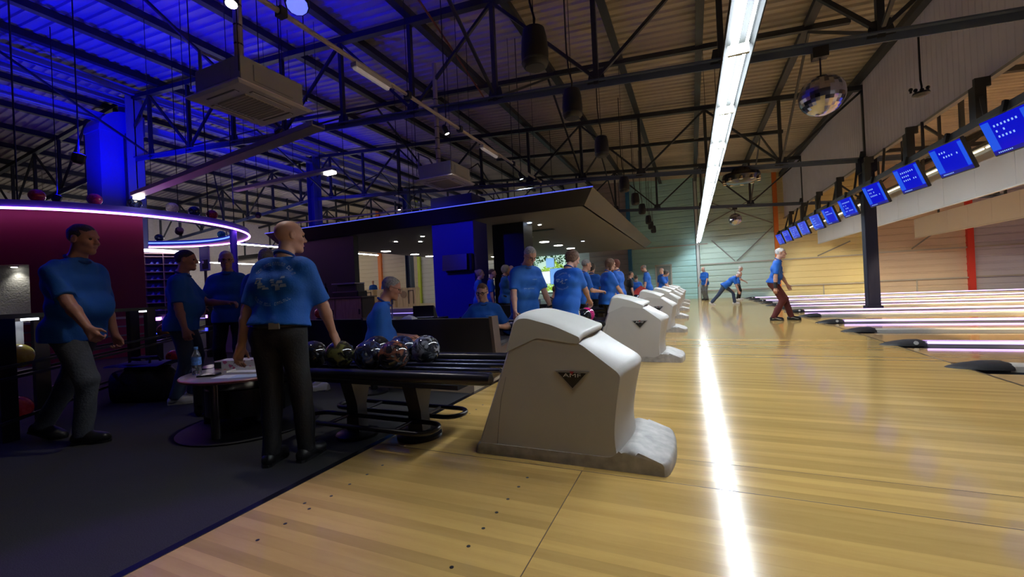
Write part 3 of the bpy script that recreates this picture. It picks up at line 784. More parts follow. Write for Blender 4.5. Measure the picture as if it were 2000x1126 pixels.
p = W(1018, 347, 10.4); spot_head(p, p + Vector((0.2, 0.2, -1)), 'small black spotlight near the far end of the conduit', 8, (0.7, 0.85, 1.0), energy=45, spot=95, hang=roof_z(p.x) + 0.002)
p = W(452, 2, 3.4); spot_head(p, p + Vector((0.2, -0.2, -1)), 'white-lensed spotlight above the big air conditioner', 14, energy=60, spot=95, hang=roof_z(p.x) + 0.002)
p = W(580, 6, 3.6); spot_head(p, p + Vector((0.4, -0.3, -1)), 'larger blue-lit spotlight at the upper edge of the ceiling', 1.5, (0.1, 0.15, 1.0), 0.10, hang=roof_z(p.x) + 0.002)
p = W(780, 409, 13.0); spot_head(p, p + Vector((0.5, -0.5, -1)), 'bright little spotlight above the canopy edge', 16, hang=roof_z(p.x) + 0.002)
# blue projectors washing roof and pillar, plus unseen lamps added to light the rest
M_bl = (0.0, 0.0, 1.0)
STAGE = [((-10.2, 0.6, 3.5), (-4.6, 2.6, 1.3), 110, 42, 'added blue lamp aimed across the seating from the side'),  # unseen, added for the blue edges on the people
         ((-13.0, 9.2, 3.9), (-16.6, 12.5, 7.4), 1200, 100, 'added blue lamp aimed at the girders beyond the ring'),  # unseen, added to carry the blue to the far girders
         (tuple(W(350, 452, 10.6)), tuple(W(330, 545, 13.2)), 90, 44, 'added blue lamp aimed at the shoe shelf'),  # unseen, added to brighten shelf and shoes
         ((-9.6, 3.6, 3.7), (-9.0, 4.2, 8), 1300, 120, 'blue stage projector aimed at the roof over the seating'),
         ((-14.5, 5.0, 3.9), (-15.0, 6.5, 8), 1300, 130, 'blue stage projector on the ring aimed up at the girders'),
         ((-5.5, 1.2, 4.0), (-5.5, 3.0, 8), 450, 120, 'blue stage projector aimed at the roof above the air conditioner'),
         ((-7.2, 0.6, 4.1), (-5.2, 4.0, 0.5), 22, 80, 'added blue lamp aimed down at the seating'),  # unseen, added for blue light from above
         ((-3.6, -0.4, 4.2), (-2.05, 0.75, 0), 260, 26, 'violet stage projector aimed at the carpet edge'),  # unseen, added for the violet spill on nosing and wood
         ((-6.6, 5.2, 4.0), (-6.2, 9.4, 1.6), 380, 50, 'blue stage projector aimed at the blue pillar')]
for i, (l, tg, e, sp, lab) in enumerate(STAGE):
    spot_head(l, tg, lab, 6, (0.25, 0.05, 1.0) if 'violet' in lab else M_bl, 0.09, e, sp, 'blue stage projectors', hang=roof_z(l[0]) + 0.002)
t = thing('sprinkler_pipe', 'thin dark red sprinkler pipe slanting under the roof', 'pipe', (-4.7, 8, 6.4))
b = MB(); b.tube([(-4.1, 4.9, 6.42), (-4.61, 7.75, 6.42), (-5.1, 10.4, 6.42)], 0.022, 8); b.build('pipe', mat('pipe_red', (0.16, 0.03, 0.02), 0.5), t)
for q in ((-4.3, 6.0), (-4.85, 9.0)):
    b = MB(); b.tube([(q[0], q[1], 6.42), (q[0], q[1], roof_z(q[0]) + 0.002)], 0.008, 5); b.build('clamp', M_black, t)
# thing hanging in front of the lilac screen
p = Vector((3.35, 7.7, 0)); pz = W(1799, 183, 5.9)
p = W(1799, 183, 5.9)
t = thing('ceiling_camera', 'small black camera cluster hanging on a rod before the lilac screen', 'camera', p)
b = MB(); b.lathe((0, 0, 0), [(0.03, 0.03), (0.09, 0.02), (0.10, -0.01), (0.04, -0.04)], 14); b.build('base_plate', M_black, t, local=True)
for (dx, dy, dz) in ((-0.06, 0, 0.06), (0.03, 0.05, 0.07), (0.06, -0.04, 0.06), (-0.10, 0.03, 0.09)):
    b = MB(); b.tube([(dx, dy, dz - 0.05), (dx, dy, dz)], 0.014, 6); b.ball((dx, dy, dz), 0.026, 8, 6); b.build('camera_head', M_black, t, local=True)
b = MB(); b.tube([(0, 0, 0.02), (0.01, 0, 0.10), (0, 0, 0.2), (0.0, 0, chord_z(p.x) - p.z + 0.1)], 0.012, 6); b.build('rod', M_black, t, local=True)
# ================================================================ BALL RETURNS
M_hood = mat('hood_grey', (0.52, 0.50, 0.47), 0.42, noise=0.05, nscale=3, bump=0.03, bscale=150)
M_hoodtop = mat('hood_top', (0.62, 0.61, 0.57), 0.36)
M_foot = mat('hood_foot', (0.40, 0.38, 0.36), 0.5, noise=0.3, nscale=14)
HD = 0.60            # hood depth
def rounded(pts, rad, seg=4):
    """round the corners of a polygon; rad per corner"""
    out = []; n = len(pts)
    for i, p in enumerate(pts):
        r = rad[i] if isinstance(rad, (list, tuple)) else rad
        a = Vector(pts[i-1]); b_ = Vector(p); c = Vector(pts[(i+1) % n])
        d1 = (a - b_); d2 = (c - b_); r1 = min(r, d1.length * 0.45, d2.length * 0.45)
        if r1 < 1e-4: out.append(tuple(b_)); continue
        p1 = b_ + d1.normalized() * r1; p2 = b_ + d2.normalized() * r1
        for k in range(seg + 1):
            t = k / seg; out.append(tuple(p1 * (1-t)**2 + b_ * 2*t*(1-t) + p2 * t*t))
    return out
def hood_slices(prof, w, pull, crown, edge):
    """loft a side profile (x, z) across y with rounded shoulders and a nose that curves round in plan"""
    rings = []
    ys = [0.0, 0.012, 0.04, 0.09, 0.16, w*0.35, w*0.5]
    ys = ys + [w - q for q in reversed(ys[:-1])]
    cx_ = sum(p[0] for p in prof) / len(prof)
    for y in ys:
        d = min(y, w - y); u = 1 - min(d / (w/2), 1)
        e = max(0.0, 1 - d / edge); e = e * e
        ring = []
        for (x, z) in prof:
            fx = max(0.0, (x - cx_)) / 0.5
            X = x - pull * u * u * min(fx, 1.2)
            Z = z - crown * u * u * (1 if z > 0.15 else 0)
            X = cx_ + (X - cx_) * (1 - 0.035 * e); Z = Z - 0.022 * e * (1 if z > 0.12 else 0)
            ring.append((X, y, Z))
        rings.append(ring)
    return rings
def make_hood(label):
    """local frame: x along the approach (origin at the foot tip), y across, z up"""
    t = thing('ball_return_hood', label, 'ball return', group='grey ball return hoods')
    prof = [(-1.20, 0.0), (-1.195, 0.06), (-0.885, 0.88), (-0.50, 0.765), (-0.20, 0.60), (-0.175, 0.575), (-0.215, 0.42), (-0.245, 0.25), (-0.235, 0.12), (-0.21, 0.0)]
    rad = [0.0, 0.05, 0.10, 0.04, 0.02, 0.02, 0.15, 0.15, 0.06, 0.0]
    b = MB(); b.loft(hood_slices(rounded(prof, rad, 4), HD, 0.13, 0.02, 0.06)); b.build('shell', M_hood, t, local=True, smooth=38)
    cap = [(-0.965, 0.70), (-0.905, 0.875), (-0.875, 0.905), (-0.82, 0.912), (-0.62, 0.86), (-0.43, 0.795), (-0.425, 0.772), (-0.44, 0.755), (-0.75, 0.79)]
    b = MB(); rr = hood_slices(rounded(cap, [0.0, 0.05, 0.03, 0.05, 0.05, 0.015, 0.015, 0.01, 0.0], 3), HD + 0.006, 0.10, 0.02, 0.05)
    b.loft([[(p[0], p[1] - 0.003, p[2]) for p in r_] for r_ in rr]); b.build('top_cap', M_hoodtop, t, local=True, smooth=38)
    ft = [(-1.215, 0.0), (-1.205, 0.055), (-1.18, 0.072), (-0.30, 0.072), (-0.24, 0.135), (-0.17, 0.125), (-0.005, 0.070), (0.005, 0.055), (0.005, 0.0)]
    b = MB(); rr = hood_slices(rounded(ft, [0.0, 0.02, 0.01, 0.05, 0.03, 0.03, 0.01, 0.0, 0.0], 3), HD + 0.012, 0.035, 0.0, 0.03)
    b.loft([[(p[0], p[1] - 0.006, p[2]) for p in r_] for r_ in rr]); b.build('foot_flange', M_foot, t, local=True, smooth=38)
    # side seam
    b = MB()
    for q in ((-0.003,),): b.tube([(-1.045, -0.0015, 0.075), (-1.03, 0.0, 0.20), (-1.005, 0.0, 0.36), (-0.96, 0.002, 0.52)], 0.0022, 5)
    b.build('side_seam', mat('seam_grey', (0.2, 0.2, 0.2), 0.6), t, local=True)
    # triangular badge: metal rim, black field, letters, red notch
    bx, bz = -0.535, 0.525
    b = MB(); b.prism([(bx - 0.105, bz + 0.03), (bx, bz - 0.085), (bx + 0.105, bz + 0.03)], -0.006, 0.004); bd = b.build('badge', mat('badge_rim', (0.36, 0.36, 0.37), 0.35, 0.6), t, local=True)
    b = MB(); b.prism([(bx - 0.085, bz + 0.020), (bx, bz - 0.070), (bx + 0.085, bz + 0.020)], -0.008, -0.0055); b.build('badge_field', M_blackgloss, bd, local=True)
    b = MB(); b.prism([(bx - 0.014, bz + 0.028), (bx, bz + 0.008), (bx + 0.014, bz + 0.028)], -0.0095, -0.0055); b.build('red_notch', mat('badge_red', (0.35, 0.02, 0.03), 0.4), bd, local=True)
    me = text_mesh('AMF', 0.036, 0.002)
    xs_ = [v.co.x for v in me.vertices]; wd = max(xs_) - min(xs_)
    for v in me.vertices: v.co = (bx + v.co.x * 0.108 / wd, -0.0088 - v.co.z * 0.3, bz + 0.004 + v.co.y * 0.85)
    me.materials.append(mat('badge_letters', (0.62, 0.62, 0.62), 0.35, 0.3))
    o = bpy.data.objects.new('badge_letters', me); C.objects.link(o); o.parent = bd
    return t
HX, HY0, HP = -0.135, 2.36, 3.4
hoods = []
HL = ['large nearest grey ball return hood with a triangular black badge', 'second grey ball return hood behind the nearest one, badge visible', 'third grey ball return hood, only half hidden', 'fourth grey ball return hood along the row',
      'fifth grey ball return hood along the row', 'sixth grey ball return hood, mostly hidden', 'seventh and last grey ball return hood before the end wall']
for k in range(7):
    if k == 0:
        h = make_hood(HL[0]); h.location = (HX, HY0, 0)
    else: h = dup(hoods[0], (HX, HY0 + HP * k, 0), None, HL[k])
    hoods.append(h)

# ---- racks feeding the hoods
M_rack = mat('rack_black', (0.012, 0.012, 0.014), 0.28)
M_ped = mat('rack_pedestal', (0.05, 0.05, 0.05), 0.45)
M_chrome = mat('rack_rod', (0.10, 0.11, 0.16), 0.22, 0.8)
def make_rack(label):
    """local frame: origin under the rack centre line at the hood end"""
    t = thing('ball_rack', label, 'ball rack', group='black ball racks beside the hoods')
    x0, x1 = -1.80, -0.15
    for sg, e in ((-1, 0.12), (1, 0.12)):
        b = MB(); b.tube([(x0, sg*0.36, 0.51), (x0 + 0.05, sg*0.37, 0.51), (x1 + e, sg*0.37, 0.53), (x1 + e + 0.05, sg*0.37, 0.53), (x1 + e + 0.065, sg*0.37, 0.53)], [0.03, 0.038, 0.038, 0.034, 0.012], 14); b.build('side_rail', M_rack, t, local=True, smooth=50)
    b = MB(); b.tube([(x0, -0.36, 0.51), (x0 - 0.1, -0.28, 0.51), (x0 - 0.14, 0, 0.51), (x0 - 0.1, 0.28, 0.51), (x0, 0.36, 0.51)], 0.036, 12); b.build('end_rail', M_rack, t, local=True, smooth=50)
    for yy in (-0.22, -0.085, 0.085, 0.22):
        b = MB(); b.tube([(x0 - 0.03, yy, 0.50), (x1 + 0.1, yy, 0.525)], 0.016, 10); b.build('ball_rod', M_chrome, t, local=True, smooth=50)
    b = MB(); b.box(x0 + 0.05, x1 - 0.1, -0.30, 0.30, 0.435, 0.465); b.build('tray', M_rack, t, local=True)
    for px in (-0.78, -1.38):
        b = MB(); z0 = 0.03 if px > -0.9 else -0.02
        b.loft([[(px + sx_*wx, sy_*wy, z) for sx_, sy_ in ((-1,-1),(1,-1),(1,1),(-1,1))] for wx, wy, z in ((0.065, 0.05, z0), (0.055, 0.05, 0.2), (0.06, 0.12, 0.44))])
        b.build('pedestal', M_ped, t, local=True)
    b = MB(); b.lathe((-0.78, 0, 0), [(0.165, 0.0), (0.165, 0.022), (0.13, 0.04), (0.05, 0.05)], 28); b.build('base_disc', M_rack, t, local=True, smooth=50)
    b = MB(); b.lathe((-1.38, 0, CARPET), [(0.165, 0.0), (0.165, 0.022), (0.13, 0.04), (0.05, 0.05)], 28); b.build('base_disc', M_rack, t, local=True, smooth=50)
    for sg in (-1, 1):
        ya, yb = sg*0.07, sg*0.30; pts = []
        for i in range(9):
            a = -PI/2 + PI * i / 8; pts.append((-0.62 + 0.115*math.cos(a), (ya+yb)/2 + 0.115*math.sin(a), 0.13))
        for i in range(9):
            a = PI/2 + PI * i / 8; pts.append((-1.60 + 0.115*math.cos(a), (ya+yb)/2 + 0.115*math.sin(a), 0.13))
        b = MB(); b.tube(pts, 0.018, 8, closed=True); b.build('foot_loop', M_rack, t, local=True, smooth=50)
    for px in (-0.78, -1.38):
        b = MB(); b.tube([(px, -0.30, 0.13), (px, 0.30, 0.13)], 0.012, 8); b.build('loop_bracket', M_rack, t, local=True)
    return t
RX, RY0 = -1.12, 2.52
r0 = make_rack('nearest black ball rack with oval foot loops, feeding the largest hood'); r0.location = (RX, RY0, 0)
for k in range(1, 7):
    dup(r0, (RX, RY0 + HP * k, 0), None, '%s black ball rack from the near end, feeding the %s hood' % (ordinal[k], ordinal[k]))

# ---- bowling balls
BR = 0.109
def ball_mat(name, c1, c2, scale=3.0, rough=0.08):
    m = mat(name, c1, rough, coat=0.6)
    nt = m.node_tree; b = nt.nodes['Principled BSDF']
    tc = nt.nodes.new('ShaderNodeTexCoord'); n = nt.nodes.new('ShaderNodeTexNoise'); n.inputs['Scale'].default_value = scale; n.inputs['Detail'].default_value = 3; n.inputs['Distortion'].default_value = 1.5
    nt.links.new(tc.outputs['Generated'], n.inputs['Vector'])
    rp = nt.nodes.new('ShaderNodeValToRGB'); rp.color_ramp.elements[0].position = 0.45; rp.color_ramp.elements[0].color = (*c1, 1); rp.color_ramp.elements[1].position = 0.58; rp.color_ramp.elements[1].color = (*c2, 1)
    nt.links.new(n.outputs[0], rp.inputs[0]); nt.links.new(rp.outputs[0], b.inputs['Base Color'])
    return m
B_black = ball_mat('ball_black', (0.008, 0.008, 0.010), (0.02, 0.022, 0.03))
B_navy = ball_mat('ball_navy', (0.010, 0.012, 0.03), (0.03, 0.05, 0.14))
B_grey = ball_mat('ball_swirl', (0.02, 0.022, 0.03), (0.26, 0.28, 0.32))
B_orange = ball_mat('ball_orange_swirl', (0.012, 0.012, 0.018), (0.30, 0.10, 0.05), 2.2)
B_green = ball_mat('ball_olive', (0.012, 0.012, 0.010), (0.10, 0.10, 0.03))
B_yellow = ball_mat('ball_yellow', (0.75, 0.58, 0.04), (0.85, 0.70, 0.08))
B_red = ball_mat('ball_red', (0.60, 0.03, 0.02), (0.75, 0.06, 0.04))
B_coral = ball_mat('ball_coral', (0.85, 0.10, 0.07), (0.95, 0.16, 0.10))
B_pink = ball_mat('ball_pink', (0.55, 0.02, 0.16), (0.75, 0.05, 0.25))
B_white = ball_mat('ball_white_blue', (0.75, 0.76, 0.80), (0.10, 0.22, 0.6), 2.0)
B_orange1 = ball_mat('ball_orange', (0.9, 0.35, 0.05), (0.95, 0.45, 0.08))
B_teal = ball_mat('ball_teal', (0.02, 0.25, 0.32), (0.1, 0.5, 0.5))
B_cream = ball_mat('ball_cream', (0.6, 0.5, 0.35), (0.75, 0.68, 0.5))
bmesh_ball = {}
def bowling_ball(loc, m, label, group=None, rot=(0, 0, 0), r=BR, detail=True):
    key = (m.name, r, detail)
    if key not in bmesh_ball:
        b = MB(); b.ball((0, 0, 0), r, 28, 18); o = b.build('bowling_ball', m, smooth=True)
        hs = []
        if detail:
            for (dx, dy) in ((0.016, 0.012), (-0.016, 0.012), (0.0, -0.045)):
                b = MB(); z = math.sqrt(r*r - dx*dx - dy*dy); b.lathe((dx, dy, z - 0.012), [(0.012, 0), (0.012, 0.0125)], 12); hs.append(b.build('finger_hole', M_black, o, local=True))
        bmesh_ball[key] = (o, hs)
    else:
        o0, h0 = bmesh_ball[key]; o = copy_obj(o0)
        for h in h0: copy_obj(h, o)
    o.location = loc; o.rotation_euler = rot
    tag(o, label, 'bowling ball', group)
    return o
def on_rack(k, xoff, lane, m, label, rot=(0.4, 0.3, 0)):
    """a ball resting on two rods of rack k; lane -1 near pair, +1 far pair"""
    yy = lane * 0.152
    bowling_ball((RX + xoff, RY0 + HP * k + yy, 0.525 + 0.010 * (xoff + 1.4) + math.sqrt((BR + 0.016)**2 - 0.0675**2) - 0.0195), m, label, 'balls on the ball racks', rot)
on_rack(0, -0.86, -1, B_orange, 'black ball with an orange swirl, foremost on the nearest rack', (1.0, 0.3, 0.6))
on_rack(0, -1.09, -1, B_navy, 'dark navy ball behind the orange-swirled one on the nearest rack', (0.5, 1.2, 0))
on_rack(0, -1.38, -1, B_green, 'dark olive ball under the hand of the standing man', (0.3, 0.8, 2))
on_rack(0, -1.66, -1, B_black, 'black ball half behind the standing man, nearest rack', (0.9, 0.8, 1))
on_rack(0, -0.80, 1, B_grey, 'grey swirled ball in the rear row of the nearest rack, nearest the hood', (0.9, 0.2, 1.5))
on_rack(0, -1.03, 1, B_navy, 'navy ball in the middle of the rear row, nearest rack', (1.9, 0.2, 1.5))
on_rack(0, -1.28, 1, B_black, 'black ball ending the rear row of the nearest rack', (0.5, 0.5, 0))
on_rack(1, -0.31, -1, B_black, 'black ball with a white patch beside the bending woman', (1.1, 0.1, 0.4))
on_rack(1, -0.33, 1, B_pink, 'dark pink ball held by the bending woman', (0.5, 0.4, 1))
on_rack(1, -0.75, -1, B_black, 'black ball behind the bending woman on the second rack')
on_rack(1, -0.60, 1, B_grey, 'grey swirled ball in the rear row of the second rack')
on_rack(2, -0.40, -1, B_pink, 'dark red ball on the third rack by the woman with glasses')
on_rack(2, -0.70, -1, B_black, 'black ball on the third rack by the woman with glasses')
on_rack(3, -0.40, -1, B_navy, 'navy ball on the fourth rack')

# ================================================================ LOW ROUND TABLE AND WHAT LIES ON IT
tx, ty = -3.68, 2.46
TZ = 0.44
t = thing('round_table', 'low round lounge table with a reddish rim and a round black base', 'table', (tx, ty, CARPET))
M_ttop = mat('table_top', (0.30, 0.27, 0.26), 0.25)
b = MB(); b.lathe((tx, ty, TZ), [(0.05, -0.028), (0.50, -0.028), (0.505, -0.004), (0.50, 0.0), (0.02, 0.0)], 48); b.build('table_top', M_ttop, t, smooth=40)
b = MB(); b.lathe((tx, ty, TZ), [(0.502, -0.026), (0.512, -0.022), (0.514, -0.008), (0.508, -0.002), (0.50, -0.001)], 48, caps=False); b.build('rim', mat('table_rim', (0.28, 0.08, 0.07), 0.3), t, smooth=40)
b = MB(); b.lathe((tx, ty, CARPET), [(0.55, 0.0), (0.55, 0.012), (0.53, 0.02), (0.02, 0.022)], 48); b.build('base_plate', M_black, t, smooth=40)
for k in range(4):
    a = k * PI / 2 + 0.35; q = (tx + 0.42*math.cos(a), ty + 0.42*math.sin(a))
    b = MB(); b.tube([(q[0], q[1], CARPET + 0.02), (q[0], q[1], TZ - 0.028)], 0.032, 14); b.build('leg', mat('table_leg', (0.10, 0.09, 0.09), 0.25, 0.7), t, smooth=50)
b = MB(); b.lathe((tx, ty, 0.1), [(0.34, 0.0), (0.34, 0.22), (0.33, 0.23), (0.02, 0.23)], 32); b.tube([(tx, ty, CARPET + 0.02), (tx, ty, 0.1)], 0.08, 14); b.build('drum_shelf', M_blackgloss, t, smooth=40)
# bottle
q = (-3.98, 2.19)
q = (-3.98, 2.19)
t = thing('water_bottle', 'clear plastic water bottle with a blue label on the low round table', 'bottle', (q[0], q[1], TZ))
prof = [(0.03, 0.0), (0.036, 0.01), (0.036, 0.05), (0.033, 0.06), (0.036, 0.07), (0.036, 0.15), (0.030, 0.18), (0.015, 0.21), (0.0135, 0.225)]
b = MB(); b.lathe((q[0], q[1], TZ), prof, 20); b.build('bottle_body', mat('bottle_plastic', (0.75, 0.85, 0.95), 0.06, trans=0.9), t, smooth=50)
b = MB(); b.lathe((q[0], q[1], TZ), [(0.0365, 0.085), (0.0368, 0.09), (0.0368, 0.145), (0.0365, 0.15)], 20, caps=False); b.build('label_sleeve', mat('bottle_label', (0.10, 0.25, 0.70), 0.4, noise=0.5, nscale=60), t)
b = MB(); b.lathe((q[0], q[1], TZ), [(0.0155, 0.218), (0.0155, 0.238), (0.014, 0.24)], 16); b.build('bottle_cap', mat('cap_blue', (0.1, 0.3, 0.8), 0.4), t)
# open wallet
t = thing('wallet', 'black open wallet lying near the water bottle', 'wallet', (W(408, 728, 3.5).x, W(408, 728, 3.5).y, TZ), 0.5)
b = MB(); b.rbox(-0.075, 0.0, -0.05, 0.05, 0.0, 0.014, 0.006); b.build('flap', M_blackgloss, t, local=True)
b = MB(); b.rbox(0.0, 0.075, -0.05, 0.05, 0.0, 0.018, 0.006); b.build('pocket_side', M_blackgloss, t, local=True)
# decorated cardboard carton
def print_mat(name, base, inks, scale):
    m = mat(name, base, 0.45); nt = m.node_tree; bs = nt.nodes['Principled BSDF']
    tc = nt.nodes.new('ShaderNodeTexCoord'); v = nt.nodes.new('ShaderNodeTexVoronoi'); v.inputs['Scale'].default_value = scale
    nt.links.new(tc.outputs['Object'], v.inputs['Vector'])
    sp = nt.nodes.new('ShaderNodeSeparateColor'); nt.links.new(v.outputs['Color'], sp.inputs[0])
    rp = nt.nodes.new('ShaderNodeValToRGB'); rp.color_ramp.interpolation = 'CONSTANT'
    rp.color_ramp.elements[0].color = (*base, 1); rp.color_ramp.elements[1].color = (*inks[0], 1); rp.color_ramp.elements[1].position = 0.45
    for i, k in enumerate(inks[1:]):
        e = rp.color_ramp.elements.new(0.45 + 0.55 * (i + 1) / len(inks)); e.color = (*k, 1)
    nt.links.new(sp.outputs[0], rp.inputs[0]); nt.links.new(rp.outputs[0], bs.inputs['Base Color']); return m
t = thing('carton', 'long white carton with pink flower print on the low round table', 'box', (W(472, 710, 3.86).x, W(472, 710, 3.86).y, TZ), 0.36)
b = MB(); b.box(-0.20, 0.20, -0.08, 0.08, 0.0, 0.08); b.build('box_body', print_mat('carton_print', (0.62, 0.58, 0.60), [(0.55, 0.12, 0.25), (0.25, 0.12, 0.2), (0.7, 0.66, 0.68)], 26), t, local=True)
b = MB(); b.box(-0.20, -0.135, -0.083, -0.0795, 0.012, 0.07); b.build('dark_label', M_black, t, local=True)
t = thing('open_carton', 'flat white open box tray in front of the flower carton', 'box', (W(492, 722, 3.62).x, W(492, 722, 3.62).y, TZ), 0.30)
b = MB(); b.box(-0.20, 0.20, -0.055, 0.055, 0.0, 0.006); b.box(-0.20, 0.20, 0.049, 0.055, 0.0, 0.035); b.box(0.194, 0.20, -0.055, 0.055, 0.0, 0.035); b.box(-0.20, -0.194, -0.055, 0.055, 0.0, 0.02); b.build('tray', mat('card_white', (0.70, 0.68, 0.66), 0.6), t, local=True)
M_paper = mat('paper', (0.72, 0.74, 0.78), 0.7)
for (dx, dy, rz, dz, l) in ((W(448, 737, 3.42).x - tx, W(448, 737, 3.42).y - ty, 0.3, 0.0005, 'white sheet of paper at the front edge of the low table'), (W(480, 736, 3.40).x - tx, W(480, 736, 3.40).y - ty, 0.55, 0.002, 'bluish score sheet overlapping the white paper on the low table')):
    b = MB(); b.box(-0.105, 0.105, -0.07, 0.07, 0, 0.0015); o = b.build('paper_sheet', M_paper if dz < 0.001 else mat('paper_blue', (0.45, 0.55, 0.68), 0.7), None); o.location = (tx + dx, ty + dy, TZ + dz); o.rotation_euler = (0, 0, rz); tag(o, l, 'paper')
t = thing('tissue_box', 'small white box at the far side of the low table', 'box', (W(568, 716, 3.72).x, W(568, 716, 3.72).y, TZ), 0.3)
b = MB(); b.rbox(-0.06, 0.06, -0.04, 0.04, 0, 0.07, 0.006); b.build('box_body', mat('tissue_white', (0.75, 0.73, 0.7), 0.6), t, local=True)
b = MB(); b.lathe((0, 0, 0.07), [(0.03, 0), (0.03, 0.002)], 16); b.build('opening', M_rubber, t, local=True)

# ---- a pair of white shoes left on the carpet
for k, (x, y, rz) in enumerate(((-4.30, 3.66, 0.5), (-4.14, 3.60, 0.1))):
    b = MB(); rings = []
    for (yy, wv, h) in ((-0.13, 0.03, 0.03), (-0.11, 0.042, 0.05), (-0.03, 0.047, 0.062), (0.03, 0.042, 0.095), (0.10, 0.038, 0.10), (0.13, 0.03, 0.085)):
        rings.append([(yy, wv*math.cos(PI*q/8), h*math.sin(PI*q/8)) for q in range(9)])
    t = thing('shoe', 'white shoe lying on the carpet under the nearest ball rack, %s of the pair' % ('turned one', 'straight one')[k], 'shoe', (x, y, CARPET), rz, 'white shoes left on the carpet')
    b.loft(rings); b.build('upper', mat('shoe_canvas', (0.6, 0.6, 0.6), 0.6), t, local=True, smooth=60)
    b = MB(); b.rbox(-0.135, 0.135, -0.045, 0.045, 0.0, 0.018, 0.015); b.build('sole', M_rubber, t, local=True)
t = thing('towel', 'crumpled white towel on top of the nearest bench back', 'towel', (-3.33, 4.31, CARPET + 0.78))
b = MB(); rings = []
for i in range(7):
    x = -0.09 + 0.03 * i; hh = 0.05 * math.sin(PI * (i + 0.6) / 7.2) + 0.006 * (i % 2); rings.append([(x, 0.06*math.cos(PI*q/8), hh*math.sin(PI*q/8)) for q in range(9)])
b.loft(rings); b.build('cloth', mat('towel_white', (0.7, 0.69, 0.68), 0.9), t, local=True, smooth=60)
b = MB(); b.tube([(-0.09, -0.055, 0.006), (0.0, -0.065, 0.008), (0.09, -0.05, 0.006)], 0.007, 6); b.build('hem', M_white, t, local=True)

# ---- bags and cases on the carpet
M_nylon = mat('black_nylon', (0.014, 0.014, 0.02), 0.55, noise=0.4, nscale=18, bump=0.5, bscale=25)
t = thing('trolley_case', 'upright black bowling trolley case with glossy lid beside the low table', 'suitcase', (-4.42, 2.62, CARPET), 0.4)
b = MB(); b.rbox(-0.17, 0.17, -0.14, 0.14, 0.04, 0.40, 0.03); b.build('case_body', M_nylon, t, local=True)
b = MB(); b.rbox(-0.175, 0.175, -0.145, 0.145, 0.40, 0.47, 0.03); b.build('lid', M_blackgloss, t, local=True)
for sx_ in (-0.13, 0.13):
    for sy_ in (-0.1, 0.1):
        b = MB(); b.lathe((sx_, sy_ - 0.012, 0.025), [(0.025, 0), (0.025, 0.024)], 12, ax='y'); b.build('wheel', M_rubber, t, local=True)
b = MB(); b.box(-0.10, 0.10, -0.148, -0.14, 0.12, 0.32); b.build('front_pocket', M_black, t, local=True)
def soft_bag(name, label, loc, rz, L_, Wd, H):
    t = thing(name, label, 'bag', loc, rz)
    rings = []; n = 20
    for i in range(9):
        x = -L_/2 + L_ * i / 8; s = 1 - 0.25 * abs(i - 4)**2 / 16 - (0.35 if i in (0, 8) else 0)
        hh = H * s * (1 + 0.10 * math.sin(i * 2.3)); ww = Wd * s
        rings.append([(x, ww/2 * math.copysign(abs(math.cos(2*PI*k/n))**0.6, math.cos(2*PI*k/n)), hh/2 + hh/2 * math.copysign(abs(math.sin(2*PI*k/n))**0.6, math.sin(2*PI*k/n))) for k in range(n)])
    b = MB(); b.loft(rings); b.build('bag_body', M_nylon, t, local=True, smooth=60)
    for sg in (-1, 1):
        b = MB(); b.tube([(-L_*0.2, sg*Wd*0.25, H*0.93), (-L_*0.15, sg*Wd*0.12, H + 0.10), (L_*0.15, sg*Wd*0.12, H + 0.10), (L_*0.2, sg*Wd*0.25, H*0.93)], 0.014, 8); b.build('handle', M_black, t, local=True)
    b = MB(); b.bar((-L_*0.42, 0, H*0.985), (L_*0.42, 0, H*0.985), 0.02, 0.015); b.build('zip', M_rubber, t, local=True)
    return t
soft_bag('holdall', 'big black holdall bag lying on the carpet behind the walking man', (-5.98, 2.74, CARPET), 0.35, 0.76, 0.40, 0.40)
soft_bag('holdall', 'smaller black holdall bag next to the trolley case', (-4.72, 3.36, CARPET), 0.2, 0.55, 0.36, 0.42)
t = thing('folded_jacket', 'blue-edged dark jacket folded over the big holdall', 'jacket', (-5.95, 2.74, CARPET + 0.41), 0.35)
b = MB(); rings = []
for i in range(7):
    x = -0.33 + 0.11 * i; rings.append([(x, 0.20*math.cos(2*PI*k/16), 0.012 + (0.028 + 0.012*math.sin(i*1.7+k))*max(0, math.sin(2*PI*k/16))) for k in range(16)])
b.loft(rings); b.build('cloth', mat('jacket_blue', (0.03, 0.05, 0.16), 0.7), t, local=True, smooth=60)
b = MB(); b.tube([(-0.33, -0.1, 0.02), (0.0, -0.17, 0.03), (0.33, -0.12, 0.02)], 0.012, 6); b.build('collar', M_black, t, local=True)

